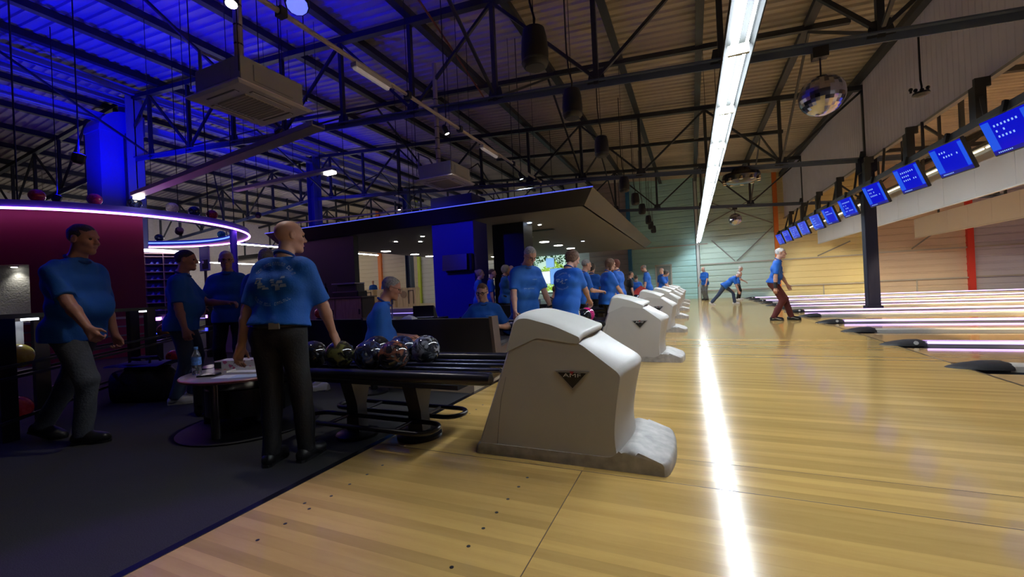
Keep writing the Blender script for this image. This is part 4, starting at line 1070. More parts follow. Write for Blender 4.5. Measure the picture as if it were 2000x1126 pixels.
# ================================================================ BENCHES
M_seat = mat('bench_vinyl', (0.022, 0.020, 0.022), 0.5)
M_edge = mat('bench_edge', (0.10, 0.075, 0.07), 0.5)
M_plinth = mat('plinth_wood', (0.52, 0.40, 0.27), 0.5, noise=0.15, nscale=6, stretch=(1, 8, 8))
def bench(x0, x1, y, label, group='black benches on wooden plinths'):
    """back towards the photographer, seat looking down the hall"""
    t = thing('bench', label, 'bench', ((x0+x1)/2, y, CARPET), group=group)
    b = MB(); b.box(x0, x1, y, y + 1.3, CARPET, CARPET + 0.15); b.build('plinth', M_plinth, t)
    yb = y + 0.35; xe = x1 + 0.08
    b = MB(); b.box(x0 + 0.05, xe - 0.06, yb + 0.20, yb + 0.80, CARPET + 0.15, CARPET + 0.38); b.build('seat_base', M_black, t)
    b = MB(); b.rbox(x0 + 0.03, xe - 0.04, yb + 0.14, yb + 0.84, CARPET + 0.38, CARPET + 0.48, 0.03); b.build('seat', M_seat, t)
    b = MB(); b.prism([(yb + 0.10, CARPET + 0.16), (yb + 0.22, CARPET + 0.16), (yb + 0.12, CARPET + 0.78), (yb + 0.0, CARPET + 0.78)], x0 + 0.03, xe - 0.04, 'x'); b.build('backrest', M_seat, t)
    b = MB(); b.prism([(yb + 0.09, CARPET + 0.15), (yb + 0.26, CARPET + 0.15), (yb + 0.15, CARPET + 0.80), (yb - 0.01, CARPET + 0.80)], xe - 0.04, xe, 'x'); b.build('end_panel', M_edge, t)
    b = MB(); b.prism([(yb + 0.26, CARPET + 0.15), (yb + 0.86, CARPET + 0.15), (yb + 0.84, CARPET + 0.50), (yb + 0.21, CARPET + 0.42)], xe - 0.04, xe - 0.01, 'x'); b.build('side_panel', M_edge, t)
    return t
bench(-4.1, -2.2, 3.90, 'long black bench back behind the nearest ball rack, on a pale plinth')
bench(-6.3, -4.3, 4.1, 'black bench further from the wood floor, on its own plinth')
for k in (1, 3, 4, 5):
    bench(-4.3, -2.4, 3.9 + 3.4 * k, 'black bench on a plinth beside the %s ball rack' % ordinal[k + 0])

# low console tables at each bench group
def console(loc, rz, label, group='dark score consoles by the benches'):
    t = thing('score_console', label, 'console', loc, rz, group)
    b = MB(); b.rbox(-0.35, 0.35, -0.22, 0.22, 0.62, 0.66, 0.01); b.build('top', M_blackgloss, t, local=True)
    b = MB(); b.lathe((0, 0, 0), [(0.20, 0), (0.20, 0.02), (0.05, 0.04), (0.045, 0.62)], 20); b.build('pillar', M_ped, t, local=True)
    b = MB(); b.prism([(-0.12, 0.66), (0.06, 0.66), (-0.06, 0.86), (-0.12, 0.88)], -0.20, 0.20, 'x'); b.build('screen_hood', M_black, t, local=True)
    return t
console((-4.52, 4.60 + 1.75, CARPET), 0.2, 'dark score console between the first two benches')
console((-3.4, 6.45, CARPET), 0.0, 'dark score console behind the first bench')
t = thing('paper_pad', 'stack of pale papers on the console beside the seated man', 'papers', (-4.7, 4.75, CARPET + 0.0), 0.2)
t.location = (-4.45, 6.30, CARPET + 0.66)
b = MB(); b.box(-0.20, 0.12, -0.15, 0.0, 0.0, 0.012); b.build('lower_sheets', mat('paper_grey', (0.42, 0.42, 0.46), 0.7), t, local=True)
b = MB(); b.box(-0.16, 0.14, -0.17, -0.01, 0.012, 0.02); b.build('top_sheet', M_paper, t, local=True)
# ================================================================ BAR CANOPY, PILLARS, COUNTERS
M_fas = mat('canopy_dark', (0.030, 0.030, 0.036), 0.6)
M_fas2 = mat('canopy_side', (0.11, 0.10, 0.095), 0.6)
M_sof = mat('canopy_soffit', (0.30, 0.29, 0.285), 0.7)
cx1, cx0, cy0, cy1, zt, zb = -1.90, -12.45, 9.0, 23.3, 3.20, 2.90
t = tag(thing('canopy', 'large dark suspended canopy with sloped edges over the bar', 'canopy', ((cx0+cx1)/2, (cy0+cy1)/2, zb)))
ii = 0.30
b = MB(); b.add([(cx0, cy0, zt), (cx1, cy0, zt), (cx1 - ii, cy0 + 0.42, zb), (cx0, cy0 + 0.42, zb), (cx0, cy0 + 0.05, zt), (cx1 - 0.05, cy0 + 0.05, zt), (cx1 - ii - 0.05, cy0 + 0.47, zb), (cx0, cy0 + 0.47, zb)],
              [(0,1,2,3),(4,7,6,5),(0,4,5,1),(3,2,6,7),(0,3,7,4),(1,5,6,2)]); b.build('front_fascia', M_fas, t)
b = MB(); b.add([(cx1, cy0, zt), (cx1, cy1, zt), (cx1 - ii, cy1 - 0.3, zb), (cx1 - ii, cy0 + 0.42, zb), (cx1 - 0.05, cy0 + 0.05, zt), (cx1 - 0.05, cy1, zt), (cx1 - ii - 0.05, cy1 - 0.3, zb), (cx1 - ii - 0.05, cy0 + 0.47, zb)],
              [(0,1,2,3),(4,7,6,5),(0,4,5,1),(3,2,6,7),(0,3,7,4),(1,5,6,2)]); b.build('side_fascia', M_fas2, t)
b = MB(); b.box(cx0, cx1 - ii, cy0 + 0.42, cy1 - 0.3, zb, zb + 0.03); b.build('soffit', M_sof, t)
b = MB(); b.box(cx0, cx1 - 0.06, cy0 + 0.06, cy1 - 0.05, zt - 0.03, zt); b.build('roof_deck', M_black, t)
b = MB(); b.box(cx0, cx1 + 0.01, cy0 - 0.012, cy0 + 0.01, zt - 0.005, zt + 0.016); b.build('edge_trim', mat('trim_blue', (0.2, 0.25, 0.6), 0.3, emit=(0.10, 0.14, 1.0), estr=0.8), t)
for (x, y) in ((-5, 12), (-9, 12), (-12, 12), (-3, 20), (-9, 20), (-5, 16)):
    b = MB(); b.tube([(x, y, zt), (x, y, roof_z(x) + 0.002)], 0.012, 6); b.build('hanging_rod', M_black, t)
# rails over the canopy, seen above its edge
for (a, c, l) in (((-12.3, 9.6, 3.56), (-6.6, 9.6, 3.42), 'blue-lit service pipe running above the canopy edge'), ((-5.0, 9.7, 3.56), (-2.2, 9.7, 3.52), 'short service pipe above the canopy corner')):
    g = thing('service_pipe', l, 'pipe', a); b = MB(); b.tube([a, c], 0.022, 8); b.build('pipe', mat('pipe_pale', (0.4, 0.42, 0.5), 0.4), g)
    for k in range(3):
        q = Vector(a).lerp(Vector(c), (k + 0.4) / 3); b = MB(); b.tube([q, (q.x, q.y, zt)], 0.012, 6); b.build('support', M_steel, g)
# downlights
M_dl = glow('downlight_white', (1.0, 0.95, 0.88), 42.0)
M_dlb = glow('downlight_cool', (0.55, 0.7, 1.0), 12.0)
DL = [(-5.38, 13.94, 0.20, 0, 'first big round downlight of the row over the crowd'), (-5.38, 15.8, 0.20, 0, 'second big round downlight of the row over the crowd'), (-5.35, 17.6, 0.20, 0, 'third big round downlight of the row over the crowd'), (-5.3, 19.45, 0.20, 0, 'last big round downlight of the row over the crowd'),
      (-11.7, 13.8, 0.20, 0, 'first big round downlight beyond the blue pillar'), (-11.8, 15.9, 0.20, 0, 'second big round downlight beyond the blue pillar'), (-11.95, 17.3, 0.20, 0, 'third big downlight, half behind the blue pillar'),
      (-4.11, 10.86, 0.07, 1, 'small bluish downlight near the canopy corner'), (-4.0, 11.4, 0.05, 0, 'tiny downlight beside the bluish one'), (-4.05, 16.8, 0.07, 1, 'small bluish downlight deeper under the canopy'),
      (-9.35, 11.56, 0.06, 0, 'small downlight above the counter'), (-8.75, 12.15, 0.06, 0, 'second small downlight above the counter'), (-7.9, 11.1, 0.06, 0, 'small downlight next to the blue pillar'), (-10.9, 9.75, 0.05, 1, 'small downlight in front of the black partition'),
      (-9.9, 20.5, 0.20, 0, 'deep round downlight over the stanchions')]
for (x, y, r, c, l) in DL:
    t = thing('downlight', l, 'ceiling light', (x, y, zb), group='round downlights in the canopy')
    b = MB(); b.lathe((x, y, zb), [(r, -0.012), (r, 0.0)], 20); b.lathe((x, y, zb), [(r + 0.02, -0.004), (r + 0.02, 0.002)], 20); b.build('trim_ring', M_white, t)
    b = MB(); b.lathe((x, y, zb), [(r*0.92, -0.018), (r*0.95, -0.0125)], 20); b.build('diffuser', M_dlb if c else M_dl, t)
t = thing('air_grille', 'long dark slot grille in the canopy soffit', 'grille', (-4.5, 12.6, zb)); b = MB(); b.box(-5.0, -3.95, 12.45, 12.7, zb - 0.01, zb); b.build('frame', M_black, t)
for k in range(6):
    b = MB(); b.box(-4.98, -3.97, 12.47 + k*0.037, 12.485 + k*0.037, zb - 0.016, zb - 0.009); b.build('slat', M_rubber, t)
t = thing('projector', 'small pendant device hanging from the soffit', 'projector', (-5.0, 11.4, zb - 0.1)); b = MB(); b.rbox(-5.06, -4.94, 11.34, 11.46, zb - 0.22, zb - 0.12, 0.01); b.build('body', M_white, t)
b = MB(); b.tube([(-5.0, 11.4, zb - 0.12), (-5.0, 11.4, zb)], 0.012, 6); b.build('stem', M_white, t)

# pillars and partitions under the canopy
M_bluep = mat('pillar_blue', (0.03, 0.035, 0.30), 0.38)
b = MB(); b.box(-6.45, -5.17, 9.5, 10.3, CARPET, 3.62)
tag(b.build('column', M_bluep, origin=(-5.8, 9.9, CARPET), bevel=0.01), 'broad blue painted pillar rising through the canopy', kind='structure')
b = MB(); b.box(-5.15, -4.20, 10.6, 11.3, CARPET, zb)
tag(b.build('column', mat('pillar_black', (0.02, 0.025, 0.025), 0.6), origin=(-4.7, 10.9, CARPET)), 'black pillar right beside the broad blue one', kind='structure')
b = MB(); b.box(-12.4, -9.32, 9.56, 9.75, CARPET, zb)
tag(b.build('wall_partition', mat('partition_black', (0.035, 0.038, 0.04), 0.6), origin=(-11, 9.6, CARPET)), 'black partition wall behind the wooden counter', kind='structure')
# silver box on the blue pillar
t = thing('wall_screen', 'silver fronted box mounted on the blue pillar', 'wall box', (-5.65, 9.45, 1.85))
b = MB(); b.box(-6.0, -5.2, 9.40, 9.50, 1.58, 2.04); b.build('casing', M_black, t, bevel=0.01)
b = MB(); b.prism([(9.30, 1.62), (9.40, 1.60), (9.40, 2.03), (9.33, 2.03)], -6.04, -5.30, 'x'); b.build('front_cover', mat('silver_cover', (0.55, 0.56, 0.6), 0.22, 1.0), t)
# wooden counter
M_cnt = mat('counter_wood', (0.40, 0.28, 0.20), 0.5, noise=0.2, nscale=4, stretch=(6, 6, 0.8))
t = thing('bar_counter', 'wooden bar counter with plain panel doors beneath the black partition', 'counter', (-10.4, 9.2, CARPET))
b = MB(); b.box(-12.6, -8.55, 9.0, 9.5, CARPET, 1.02); b.build('carcass', mat('counter_core', (0.12, 0.09, 0.07), 0.6), t)
for k in range(4):
    x = -12.55 + k * 1.0
    b = MB(); b.box(x + 0.01, x + 0.98, 8.965, 9.0, CARPET + 0.08, 1.0); d = b.build('door', M_cnt, t)
    b = MB(); b.box(x + 0.90, x + 0.93, 8.945, 8.966, 0.55, 0.70); b.build('pull', M_black, d)
b = MB(); b.box(-12.65, -8.5, 8.93, 9.55, 1.02, 1.06); b.build('worktop', mat('counter_top', (0.25, 0.19, 0.15), 0.35), t)
def bottle(x, y, z, m, label, s=1.0):
    t = thing('bottle', label, 'bottle', (x, y, z)); b = MB(); b.lathe((x, y, z), [(0.04*s, 0), (0.042*s, 0.02), (0.042*s, 0.17*s), (0.015*s, 0.22*s), (0.014*s, 0.29*s)], 12); b.build('glass', m, t, smooth=50)
    b = MB(); b.lathe((x, y, z), [(0.016*s, 0.285*s), (0.016*s, 0.305*s)], 10); b.build('stopper', M_black, t)
bottle(-10.15, 9.2, 1.06, M_blackgloss, 'tall black bottle standing on the bar counter', 1.5)
t = thing('coffee_machine', 'squat dark machine on the end of the bar counter', 'coffee machine', (-9.0, 9.25, 1.06))
b = MB(); b.rbox(-9.75, -8.75, 9.05, 9.45, 1.06, 1.22, 0.03); b.build('base', M_black, t)
b = MB(); b.rbox(-9.6, -8.85, 9.10, 9.45, 1.22, 1.42, 0.02); b.build('body', mat('machine_grey', (0.06, 0.065, 0.07), 0.4), t)
b = MB(); b.rbox(-9.7, -8.8, 9.0, 9.4, 1.42, 1.46, 0.01); b.build('top_tray', mat('machine_top', (0.25, 0.25, 0.32), 0.3, 0.5), t)
t = thing('glass_lamp', 'small bell-shaped blue glass on the counter beside the standing man', 'glass', (-8.9, 8.2, 1.0))
t.location = (-10.9, 9.05, 1.06)
b = MB(); b.lathe((0, 0, 0), [(0.09, 0), (0.095, 0.03), (0.05, 0.10), (0.02, 0.16), (0.015, 0.24)], 14); b.build('bell', mat('bell_blue', (0.25, 0.3, 0.8), 0.2), t, local=True, smooth=50)
b = MB(); b.lathe((0, 0, 0), [(0.1, -0.0), (0.1, 0.01)], 14); b.build('foot', M_white, t, local=True)

# ---- far hall seen under the canopy
M_tubef = glow('far_tube', (1.0, 0.93, 0.80), L_FAR)
for (x, y0, y1, z, l) in ((-21.0, 12, 24, 4.0, 'tube light row over the far hall approach'), (-27.5, 8, 25, 3.6, 'tube light row over the far hall lanes'), (-13.0, 24.2, 25.8, 4.2, 'short tube light near the end wall beyond the pillar')):
    t = thing('tube_light', l, 'tube light', (x, (y0+y1)/2, z)); b = MB(); b.box(x - 0.025, x + 0.025, y0, y1, z + 0.03, z + 0.09); b.build('housing', M_white, t)
    b = MB(); b.tube([(x, y0 + 0.1, z), (x, y1 - 0.1, z)], 0.025, 8); b.build('tube', M_tubef, t)
    for yy in (y0 + 1, y1 - 1) if y1 - y0 > 3 else (y0 + 0.5,):
        b = MB(); b.tube([(x, yy, z + 0.09), (x, yy, roof_z(x) + 0.002)], 0.008, 5); b.build('hanging_wire', M_black, t)
# raised platform with violet-lit step
t = tag(thing('platform', 'raised floor of the far hall with violet lit step edges', 'platform', (-20, 20, CARPET)))
b = MB(); b.box(-31.9, -9.4, 17.0, 26.25, CARPET, 0.12); b.build('lower_step', mat('step_violet', (0.16, 0.11, 0.30), 0.5), t)
b = MB(); b.box(-31.9, -9.4, 17.5, 26.25, 0.12, 0.30); b.build('upper_step', MATS['step_violet'], t)
b = MB(); b.box(-31.9, -9.4, 18.0, 26.25, 0.30, 0.315); b.build('deck', mat('deck_pale', (0.62, 0.50, 0.36), 0.35), t)
b = MB(); b.box(-31.9, -9.4, 16.985, 17.0, 0.09, 0.12); b.build('step_led', glow('led_step', (0.35, 0.25, 1.0), 1.6), t)
# stanchions with ropes
PZ = CARPET
for (x, y, l) in ((-13.6, 14.6, 'blue-lit stanchion post holding the slack rope, nearer the seated man'), (-12.35, 14.8, 'blue-lit stanchion post close to the blue pillar'), (-14.9, 14.6, 'stanchion post hidden behind the seated man')):
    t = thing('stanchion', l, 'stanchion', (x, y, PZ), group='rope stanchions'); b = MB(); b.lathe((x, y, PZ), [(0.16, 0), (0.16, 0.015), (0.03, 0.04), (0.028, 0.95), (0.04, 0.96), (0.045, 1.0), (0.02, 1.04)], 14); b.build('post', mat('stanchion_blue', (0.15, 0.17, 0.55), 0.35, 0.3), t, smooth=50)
    b = MB(); b.lathe((x, y, PZ + 0.90), [(0.036, 0), (0.036, 0.03)], 12); b.build('collar', M_steel, t)
for (a, c, l) in (((-13.6, 14.6), (-12.35, 14.8), 'slack dark rope between the two stanchions by the blue pillar'), ((-14.9, 14.6), (-13.6, 14.6), 'slack rope behind the head of the seated man')):
    pts = [(a[0] + (c[0]-a[0])*i/12, a[1] + (c[1]-a[1])*i/12, PZ + 0.92 - 0.42*(1 - (i/6 - 1)**2)) for i in range(13)]
    b = MB(); b.tube(pts, 0.022, 8); tag(b.build('rope', mat('rope_dark', (0.05, 0.05, 0.09), 0.7), origin=pts[0], smooth=60), l, 'rope')
# pale wooden lockers with a round cut-out
M_lock = mat('locker_wood', (0.66, 0.50, 0.30), 0.5, noise=0.18, nscale=3, stretch=(6, 6, 0.7))
for k, x in enumerate((-18.2, -16.6, -15.1)):
    t = thing('wooden_cabinet', 'pale plank cabinet with a round plaque, %s one on the far platform' % ('leftmost', 'middle', 'rightmost')[k], 'cabinet', (x, 19.6, 0.315), group='pale plank cabinets')
    for i in range(7):
        b = MB(); b.box(x - 0.65 + i*0.186, x - 0.65 + i*0.186 + 0.176, 19.4 - 0.01 * (i % 2), 19.8, 0.315, 1.42); b.build('plank', M_lock, t)
    b = MB(); b.lathe((x - 0.2, 19.38, 1.05), [(0.2, -0.02), (0.2, 0.01)], 20, ax='y'); b.build('plaque', mat('plaque_brown', (0.34, 0.22, 0.14), 0.6), t)
    b = MB(); b.box(x + 0.15, x + 0.5, 19.37, 19.4, 1.24, 1.28); b.box(x + 0.14, x + 0.17, 19.37, 19.4, 0.5, 1.28); b.box(x + 0.47, x + 0.5, 19.37, 19.4, 0.5, 1.28); b.build('handle_frame', M_black, t)
t = thing('far_ball_return', 'white ball return with dark openings in the far hall', 'ball return', (-20.5, 18.6, 0.315))
b = MB(); b.rbox(-21.6, -19.9, 18.4, 18.9, 1.5, 1.66, 0.04); b.build('top', M_white, t)
for x in (-21.5, -20.9, -20.1): b = MB(); b.box(x - 0.14, x + 0.14, 18.45, 18.85, 0.315, 1.5); b.build('leg', M_white, t)
b = MB(); b.box(-21.36, -20.24, 18.6, 18.8, 0.5, 1.45); b.build('dark_inside', M_black, t)
for k, (x, y, z) in enumerate(((-24.3, 19.4, 2.9), (-22.0, 19.4, 2.9))):
    t = make_monitor('blue lane monitor of the far hall, %s orange column' % ('left of the one by the' if k == 0 else 'beside the'), 40 + k); t.location = (x, y, z); t.rotation_euler = Euler((0, math.radians(-10), math.radians(60)), 'XYZ'); t['group'] = 'far hall monitors'
    b = MB(); b.bar((0, 0, 0.28), (0, 0, 1.3), 0.05, 0.05); b.build('drop_pole', M_black, t, local=True)
t = make_monitor('blue lane monitor of the far hall, beside the head of the man with white hair', 44); p = W(457, 523, 21); t.location = p; t.rotation_euler = Euler((0, math.radians(-8), math.radians(50)), 'XYZ'); t['group'] = 'far hall monitors'
b = MB(); b.bar((0, 0, 0.28), (0, 0, roof_z(p.x) - p.z), 0.05, 0.05); b.build('drop_pole', M_black, t, local=True)
t = thing('far_beam', 'dark beam carrying the far hall monitors', 'beam', (-24, 19.4, 4.2)); b = MB(); b.box(-31, -19.4, 19.1, 19.7, 4.05, 4.32); b.build('beam', M_black, t)
for x in (-29, -24.5, -20.2): b = MB(); b.bar((x, 19.4, 4.3), (x, 19.4, roof_z(x) + 0.002), 0.08, 0.08); b.build('hanger', M_steel, t)
# leafy lit picture wall at the far side of the bar
t = thing('leafy_panel', 'bright panel of green leaves and light sky beyond the crowd', 'plant wall', (-8.6, 24.6, 0))
gx0, gx1, gy, gz0, gz1 = -10.75, -6.9, 24.6, 0.75, 3.25
b = MB(); b.box(gx0, gx1, gy, gy + 0.06, gz0, gz1); b.build('backlit_panel', glow('panel_sky', (0.55, 0.82, 0.70), 0.9), t)
b = MB(); b.box(gx0 - 0.06, gx1 + 0.06, gy - 0.02, gy + 0.10, gz0 - 0.06, gz0); b.box(gx0 - 0.06, gx1 + 0.06, gy - 0.02, gy + 0.10, gz1, gz1 + 0.06); b.box(gx0 - 0.06, gx0, gy - 0.02, gy + 0.1, gz0 - 0.06, gz1); b.box(gx1, gx1 + 0.06, gy - 0.02, gy + 0.1, gz0 - 0.06, gz1); b.box(gx0 + 0.1, gx0 + 0.16, gy, gy + 0.1, 0, gz0); b.box(gx1 - 0.16, gx1 - 0.1, gy, gy + 0.1, 0, gz0); b.build('panel_frame', M_black, t)
r = random.Random(11)
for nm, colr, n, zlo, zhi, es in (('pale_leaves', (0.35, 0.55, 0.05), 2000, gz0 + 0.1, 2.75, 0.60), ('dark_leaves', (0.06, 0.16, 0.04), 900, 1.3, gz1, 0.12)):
    b = MB()
    for i in range(n):
        x = r.uniform(gx0 + 0.05, gx1 - 0.1); z = r.uniform(zlo, zhi)
        if nm[0] == 'd' and (math.sin(x * 2.1) * 0.4 + 2.35 > z): continue
        if nm[0] == 'p' and z > 2.40 + 0.3 * math.sin(x * 3.0): continue
        y = gy - r.uniform(0.02, 0.16); a = r.uniform(0, 6.28); s = r.uniform(0.05, 0.11); tl = r.uniform(-0.05, 0.05)
        c_, s_ = math.cos(a), math.sin(a)
        b.add([(x - c_*s, y + tl, z - s_*s), (x - s_*s*0.4, y, z + c_*s*0.4), (x + c_*s, y - tl, z + s_*s), (x + s_*s*0.4, y + 0.01, z - c_*s*0.4)], [(0, 1, 2, 3)])
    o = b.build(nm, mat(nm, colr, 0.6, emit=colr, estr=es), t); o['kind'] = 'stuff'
for (x0, x1, z0, z1, m_, l) in ((-8.25, -7.75, 2.30, 2.85, glow('poster_blue', (0.25, 0.55, 1.0), 0.9), 'light blue square picture on the leafy panel'), (-8.55, -8.05, 1.30, 2.05, glow('poster_white', (0.85, 0.92, 0.95), 1.0), 'white square picture on the leafy panel'), (-8.0, -7.2, 1.25, 2.2, glow('poster_blue2', (0.12, 0.40, 0.95), 0.9), 'blue picture on the leafy panel')):
    g = thing('lit_picture', l, 'picture', ((x0+x1)/2, gy - 0.2, (z0+z1)/2), group='lit pictures on the leafy panel'); b = MB(); b.box(x0, x1, gy - 0.22, gy - 0.18, z0, z1); b.build('face', m_, g); b = MB(); b.box(x0 - 0.02, x1 + 0.02, gy - 0.18, gy - 0.01, z0 - 0.02, z1 + 0.02); b.build('frame', M_white, g)
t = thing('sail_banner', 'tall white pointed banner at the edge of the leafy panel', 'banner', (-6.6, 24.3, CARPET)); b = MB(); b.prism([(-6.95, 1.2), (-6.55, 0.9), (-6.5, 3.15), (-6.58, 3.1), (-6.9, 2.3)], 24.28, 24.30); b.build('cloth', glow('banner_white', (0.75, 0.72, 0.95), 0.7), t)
b = MB(); b.tube([(-6.5, 24.31, CARPET), (-6.5, 24.31, 3.2)], 0.02, 8); b.build('pole', M_steel, t); b = MB(); b.box(-6.8, -6.2, 24.1, 24.5, CARPET, CARPET + 0.03); b.build('foot', M_black, t)

# ================================================================ NEON RING AND RECEPTION
RC = Vector((-14.77, 5.9, 0)); RR = 3.45; RZ = 3.27
t = tag(thing('neon_ring', 'big suspended ring with violet neon edge carrying bowling balls', 'neon ring', (RC.x, RC.y, RZ)))
def ring_loft(r0, r1, z0, z1, a0=0, a1=2*PI, n=72):
    rings = []
    full = abs(a1 - a0 - 2*PI) < 1e-6
    for i in range(n + (0 if full else 1)):
        a = a0 + (a1-a0) * i / n; c_, s_ = math.cos(a), math.sin(a)
        rings.append([(RC.x + r*c_, RC.y + r*s_, z) for r, z in ((r0, z0), (r1, z0), (r1, z1), (r0, z1))])
    b = MB()
    if full: b.loft(rings + [rings[0]], caps=False)
    else: b.loft(rings)
    return b
M_ring = mat('ring_blue', (0.10, 0.10, 0.55), 0.35)
ring_loft(RR - 0.42, RR, RZ - 0.14, RZ + 0.02).build('ring_band', M_ring, t, smooth=40)
def ring_tube(r, z, rad, a0, a1, n=90):
    b = MB(); full = abs(a1 - a0 - 2*PI) < 1e-6
    b.tube([(RC.x + r*math.cos(a0 + (a1-a0)*i/n), RC.y + r*math.sin(a0 + (a1-a0)*i/n), z) for i in range(n if full else n + 1)], rad, 8, closed=full); return b
ring_tube(RR + 0.004, RZ - 0.15, 0.024, 0, 2*PI).build('outer_neon', glow('neon_violet', (0.95, 0.28, 1.0), L_NEON), t)
ring_tube(RR - 0.435, RZ - 0.06, 0.020, 0, 2*PI).build('inner_neon', glow('neon_blue', (0.12, 0.25, 1.0), 2.2), t)
for k in range(6):
    a = k * PI / 3 + 0.3; q = (RC.x + (RR - 0.2)*math.cos(a), RC.y + (RR - 0.2)*math.sin(a))
    b = MB(); b.tube([(q[0], q[1], RZ), (q[0], q[1], roof_z(q[0]) + 0.002)], 0.015, 6); b.build('hanging_rod', M_black, t)
# post under the ring's tip and small lamps
q = (RC.x + (RR - 0.2)*math.cos(0.62), RC.y + (RR - 0.2)*math.sin(0.62))
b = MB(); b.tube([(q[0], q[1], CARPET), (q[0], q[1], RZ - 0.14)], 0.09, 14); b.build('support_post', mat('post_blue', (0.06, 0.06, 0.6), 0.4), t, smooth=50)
ringballs = [(-1.62, B_navy, 'navy ball on the ring, cut by the frame edge'), (-1.40, B_pink, 'dark pink ball on the ring above the burgundy wall'), (-1.12, B_pink, 'second pink ball on the ring above the burgundy wall'), (-0.95, B_red, 'dark red ball on the ring in front of the blue column'),
             (-0.66, B_red, 'bright red ball on the ring by the tray lamp'), (-0.40, B_pink, 'pink and blue ball on the ring'), (-0.20, B_navy, 'dark blue ball near the tip of the ring'), (0.02, B_cream, 'cream ball on the ring'), (0.18, B_navy, 'blue ball after the cream one on the ring'), (0.34, B_red, 'small red ball at the tip of the ring'),
             (1.60, B_teal, 'teal ball on the far side of the ring'), (2.3, B_navy, 'dark ball at the far left side of the ring')]
for a, m_, l in ringballs:
    bowling_ball((RC.x + (RR - 0.20)*math.cos(a), RC.y + (RR - 0.20)*math.sin(a), RZ + 0.02 + 0.13), m_, l, 'balls on the neon ring', (a, 0.5, a), 0.13, False)
# burgundy curved wall under the ring with a lit niche
M_burg = mat('burgundy', (0.16, 0.012, 0.035), 0.6)
wl = struct('wall_reception', 'burgundy curved reception wall under the neon ring with a lit grey niche', (RC.x, RC.y, CARPET))
A0, A1, N0, N1 = -2.6, -0.155, -2.5, -0.72
ring_loft(3.05, 3.17, 2.02, RZ - 0.14, A0, A1, 40).build('upper_wall', M_burg, wl, smooth=40)
ring_loft(3.05, 3.17, 0.85, 2.02, N1, A1, 14).build('side_wall', M_burg, wl, smooth=40)
ring_loft(3.05, 3.20, CARPET, 0.80, A0, A1, 40).build('base_wall', mat('burgundy_low', (0.50, 0.06, 0.10), 0.5), wl, smooth=40)
ring_loft(2.86, 2.90, 0.80, 2.05, A0, N1 + 0.02, 30).build('niche_back', mat('niche_grey', (0.30, 0.30, 0.29), 0.8, bump=0.6, bscale=30), wl, smooth=40)
ring_loft(2.86, 3.24, 0.80, 0.85, A0, A1, 40).build('niche_ledge', mat('ledge_pale', (0.5, 0.48, 0.46), 0.4), wl, smooth=40)
for z in (0.62, 0.42): ring_loft(3.20, 3.225, z, z + 0.03, A0, A1, 40).build('rail_strip', mat('rail_pale', (0.35, 0.33, 0.34), 0.35, 0.5), wl, smooth=40)
for i, a in enumerate((-1.33, -1.07, -1.60, -0.82)):
    x, y = RC.x + 3.0*math.cos(a), RC.y + 3.0*math.sin(a)
    g = thing('niche_lamp', 'small round lamp in the top of the grey niche, %s' % ('first from the frame edge', 'second, nearer the walking man', 'outside the frame', 'hidden behind the walking man')[i], 'lamp', (x, y, 2.0), group='niche lamps')
    b = MB(); b.lathe((x, y, 1.985), [(0.055, 0), (0.055, 0.035)], 14); b.build('can', M_white, g); b = MB(); b.lathe((x, y, 1.975), [(0.045, 0), (0.045, 0.0095)], 14); b.build('lens', glow('niche_glow', (1.0, 0.97, 0.85), 14.0), g)
    add_light('SPOT', 'niche_spot', (x, y, 1.96), 14, (1, 0.95, 0.82), 0.04, (x, y, 0.5), 110, 0.8, g)
# shoe shelf with a lit top
t = thing('shoe_shelf', 'tall shelf of bowling shoes with a curved white light on top', 'shelf', (-15.3, 10.9, CARPET))
M_shelf = mat('shelf_wood', (0.42, 0.26, 0.24), 0.5)
S0 = W(286, 600, 13.0); S1 = W(372, 600, 13.6)
d2 = Vector((S1.x - S0.x, S1.y - S0.y, 0)); wdt = d2.length; ang = math.atan2(d2.y, d2.x)
t.location = (S0.x, S0.y, CARPET); t.rotation_euler = (0, 0, ang)
zs = [0.95 + 0.245 * i for i in range(8)]
for z in zs:
    b = MB(); b.box(0, wdt, 0, 0.32, z, z + 0.022); b.build('shelf_board', M_shelf, t, local=True)
for x in (0.0, 0.46, 0.92, wdt - 0.02):
    b = MB(); b.box(x - 0.012, x + 0.002, 0, 0.32, 0.0, zs[-1] + 0.1); b.build('upright', M_shelf, t, local=True)
b = MB(); b.box(0, wdt, 0.32, 0.34, 0, zs[-1] + 0.1); b.build('back_panel', mat('shelf_back', (0.05, 0.04, 0.10), 0.6), t, local=True)
b = MB(); b.box(0, wdt, 0.0, 0.32, 0.0, 0.93); b.build('cupboard', M_black, t, local=True)
pts = [(-0.35 + (wdt + 0.35) * i / 14, -0.10 - 0.05 * math.sin(PI * i / 14) + 0.18 * (i / 14)**3, zs[-1] + 0.19 - 0.07 * (i / 14)**3) for i in range(15)]
b = MB(); b.tube(pts, 0.05, 10); b.build('top_light', glow('shelf_neon', (0.85, 0.85, 1.0), 6.0), t, local=True)
b = MB(); b.box(-0.05, wdt, 0.0, 0.34, zs[-1] + 0.10, zs[-1] + 0.13); b.build('top_board', M_shelf, t, local=True)
shoe_me = None
M_shoe = mat('rental_shoe', (0.10, 0.12, 0.60), 0.4)
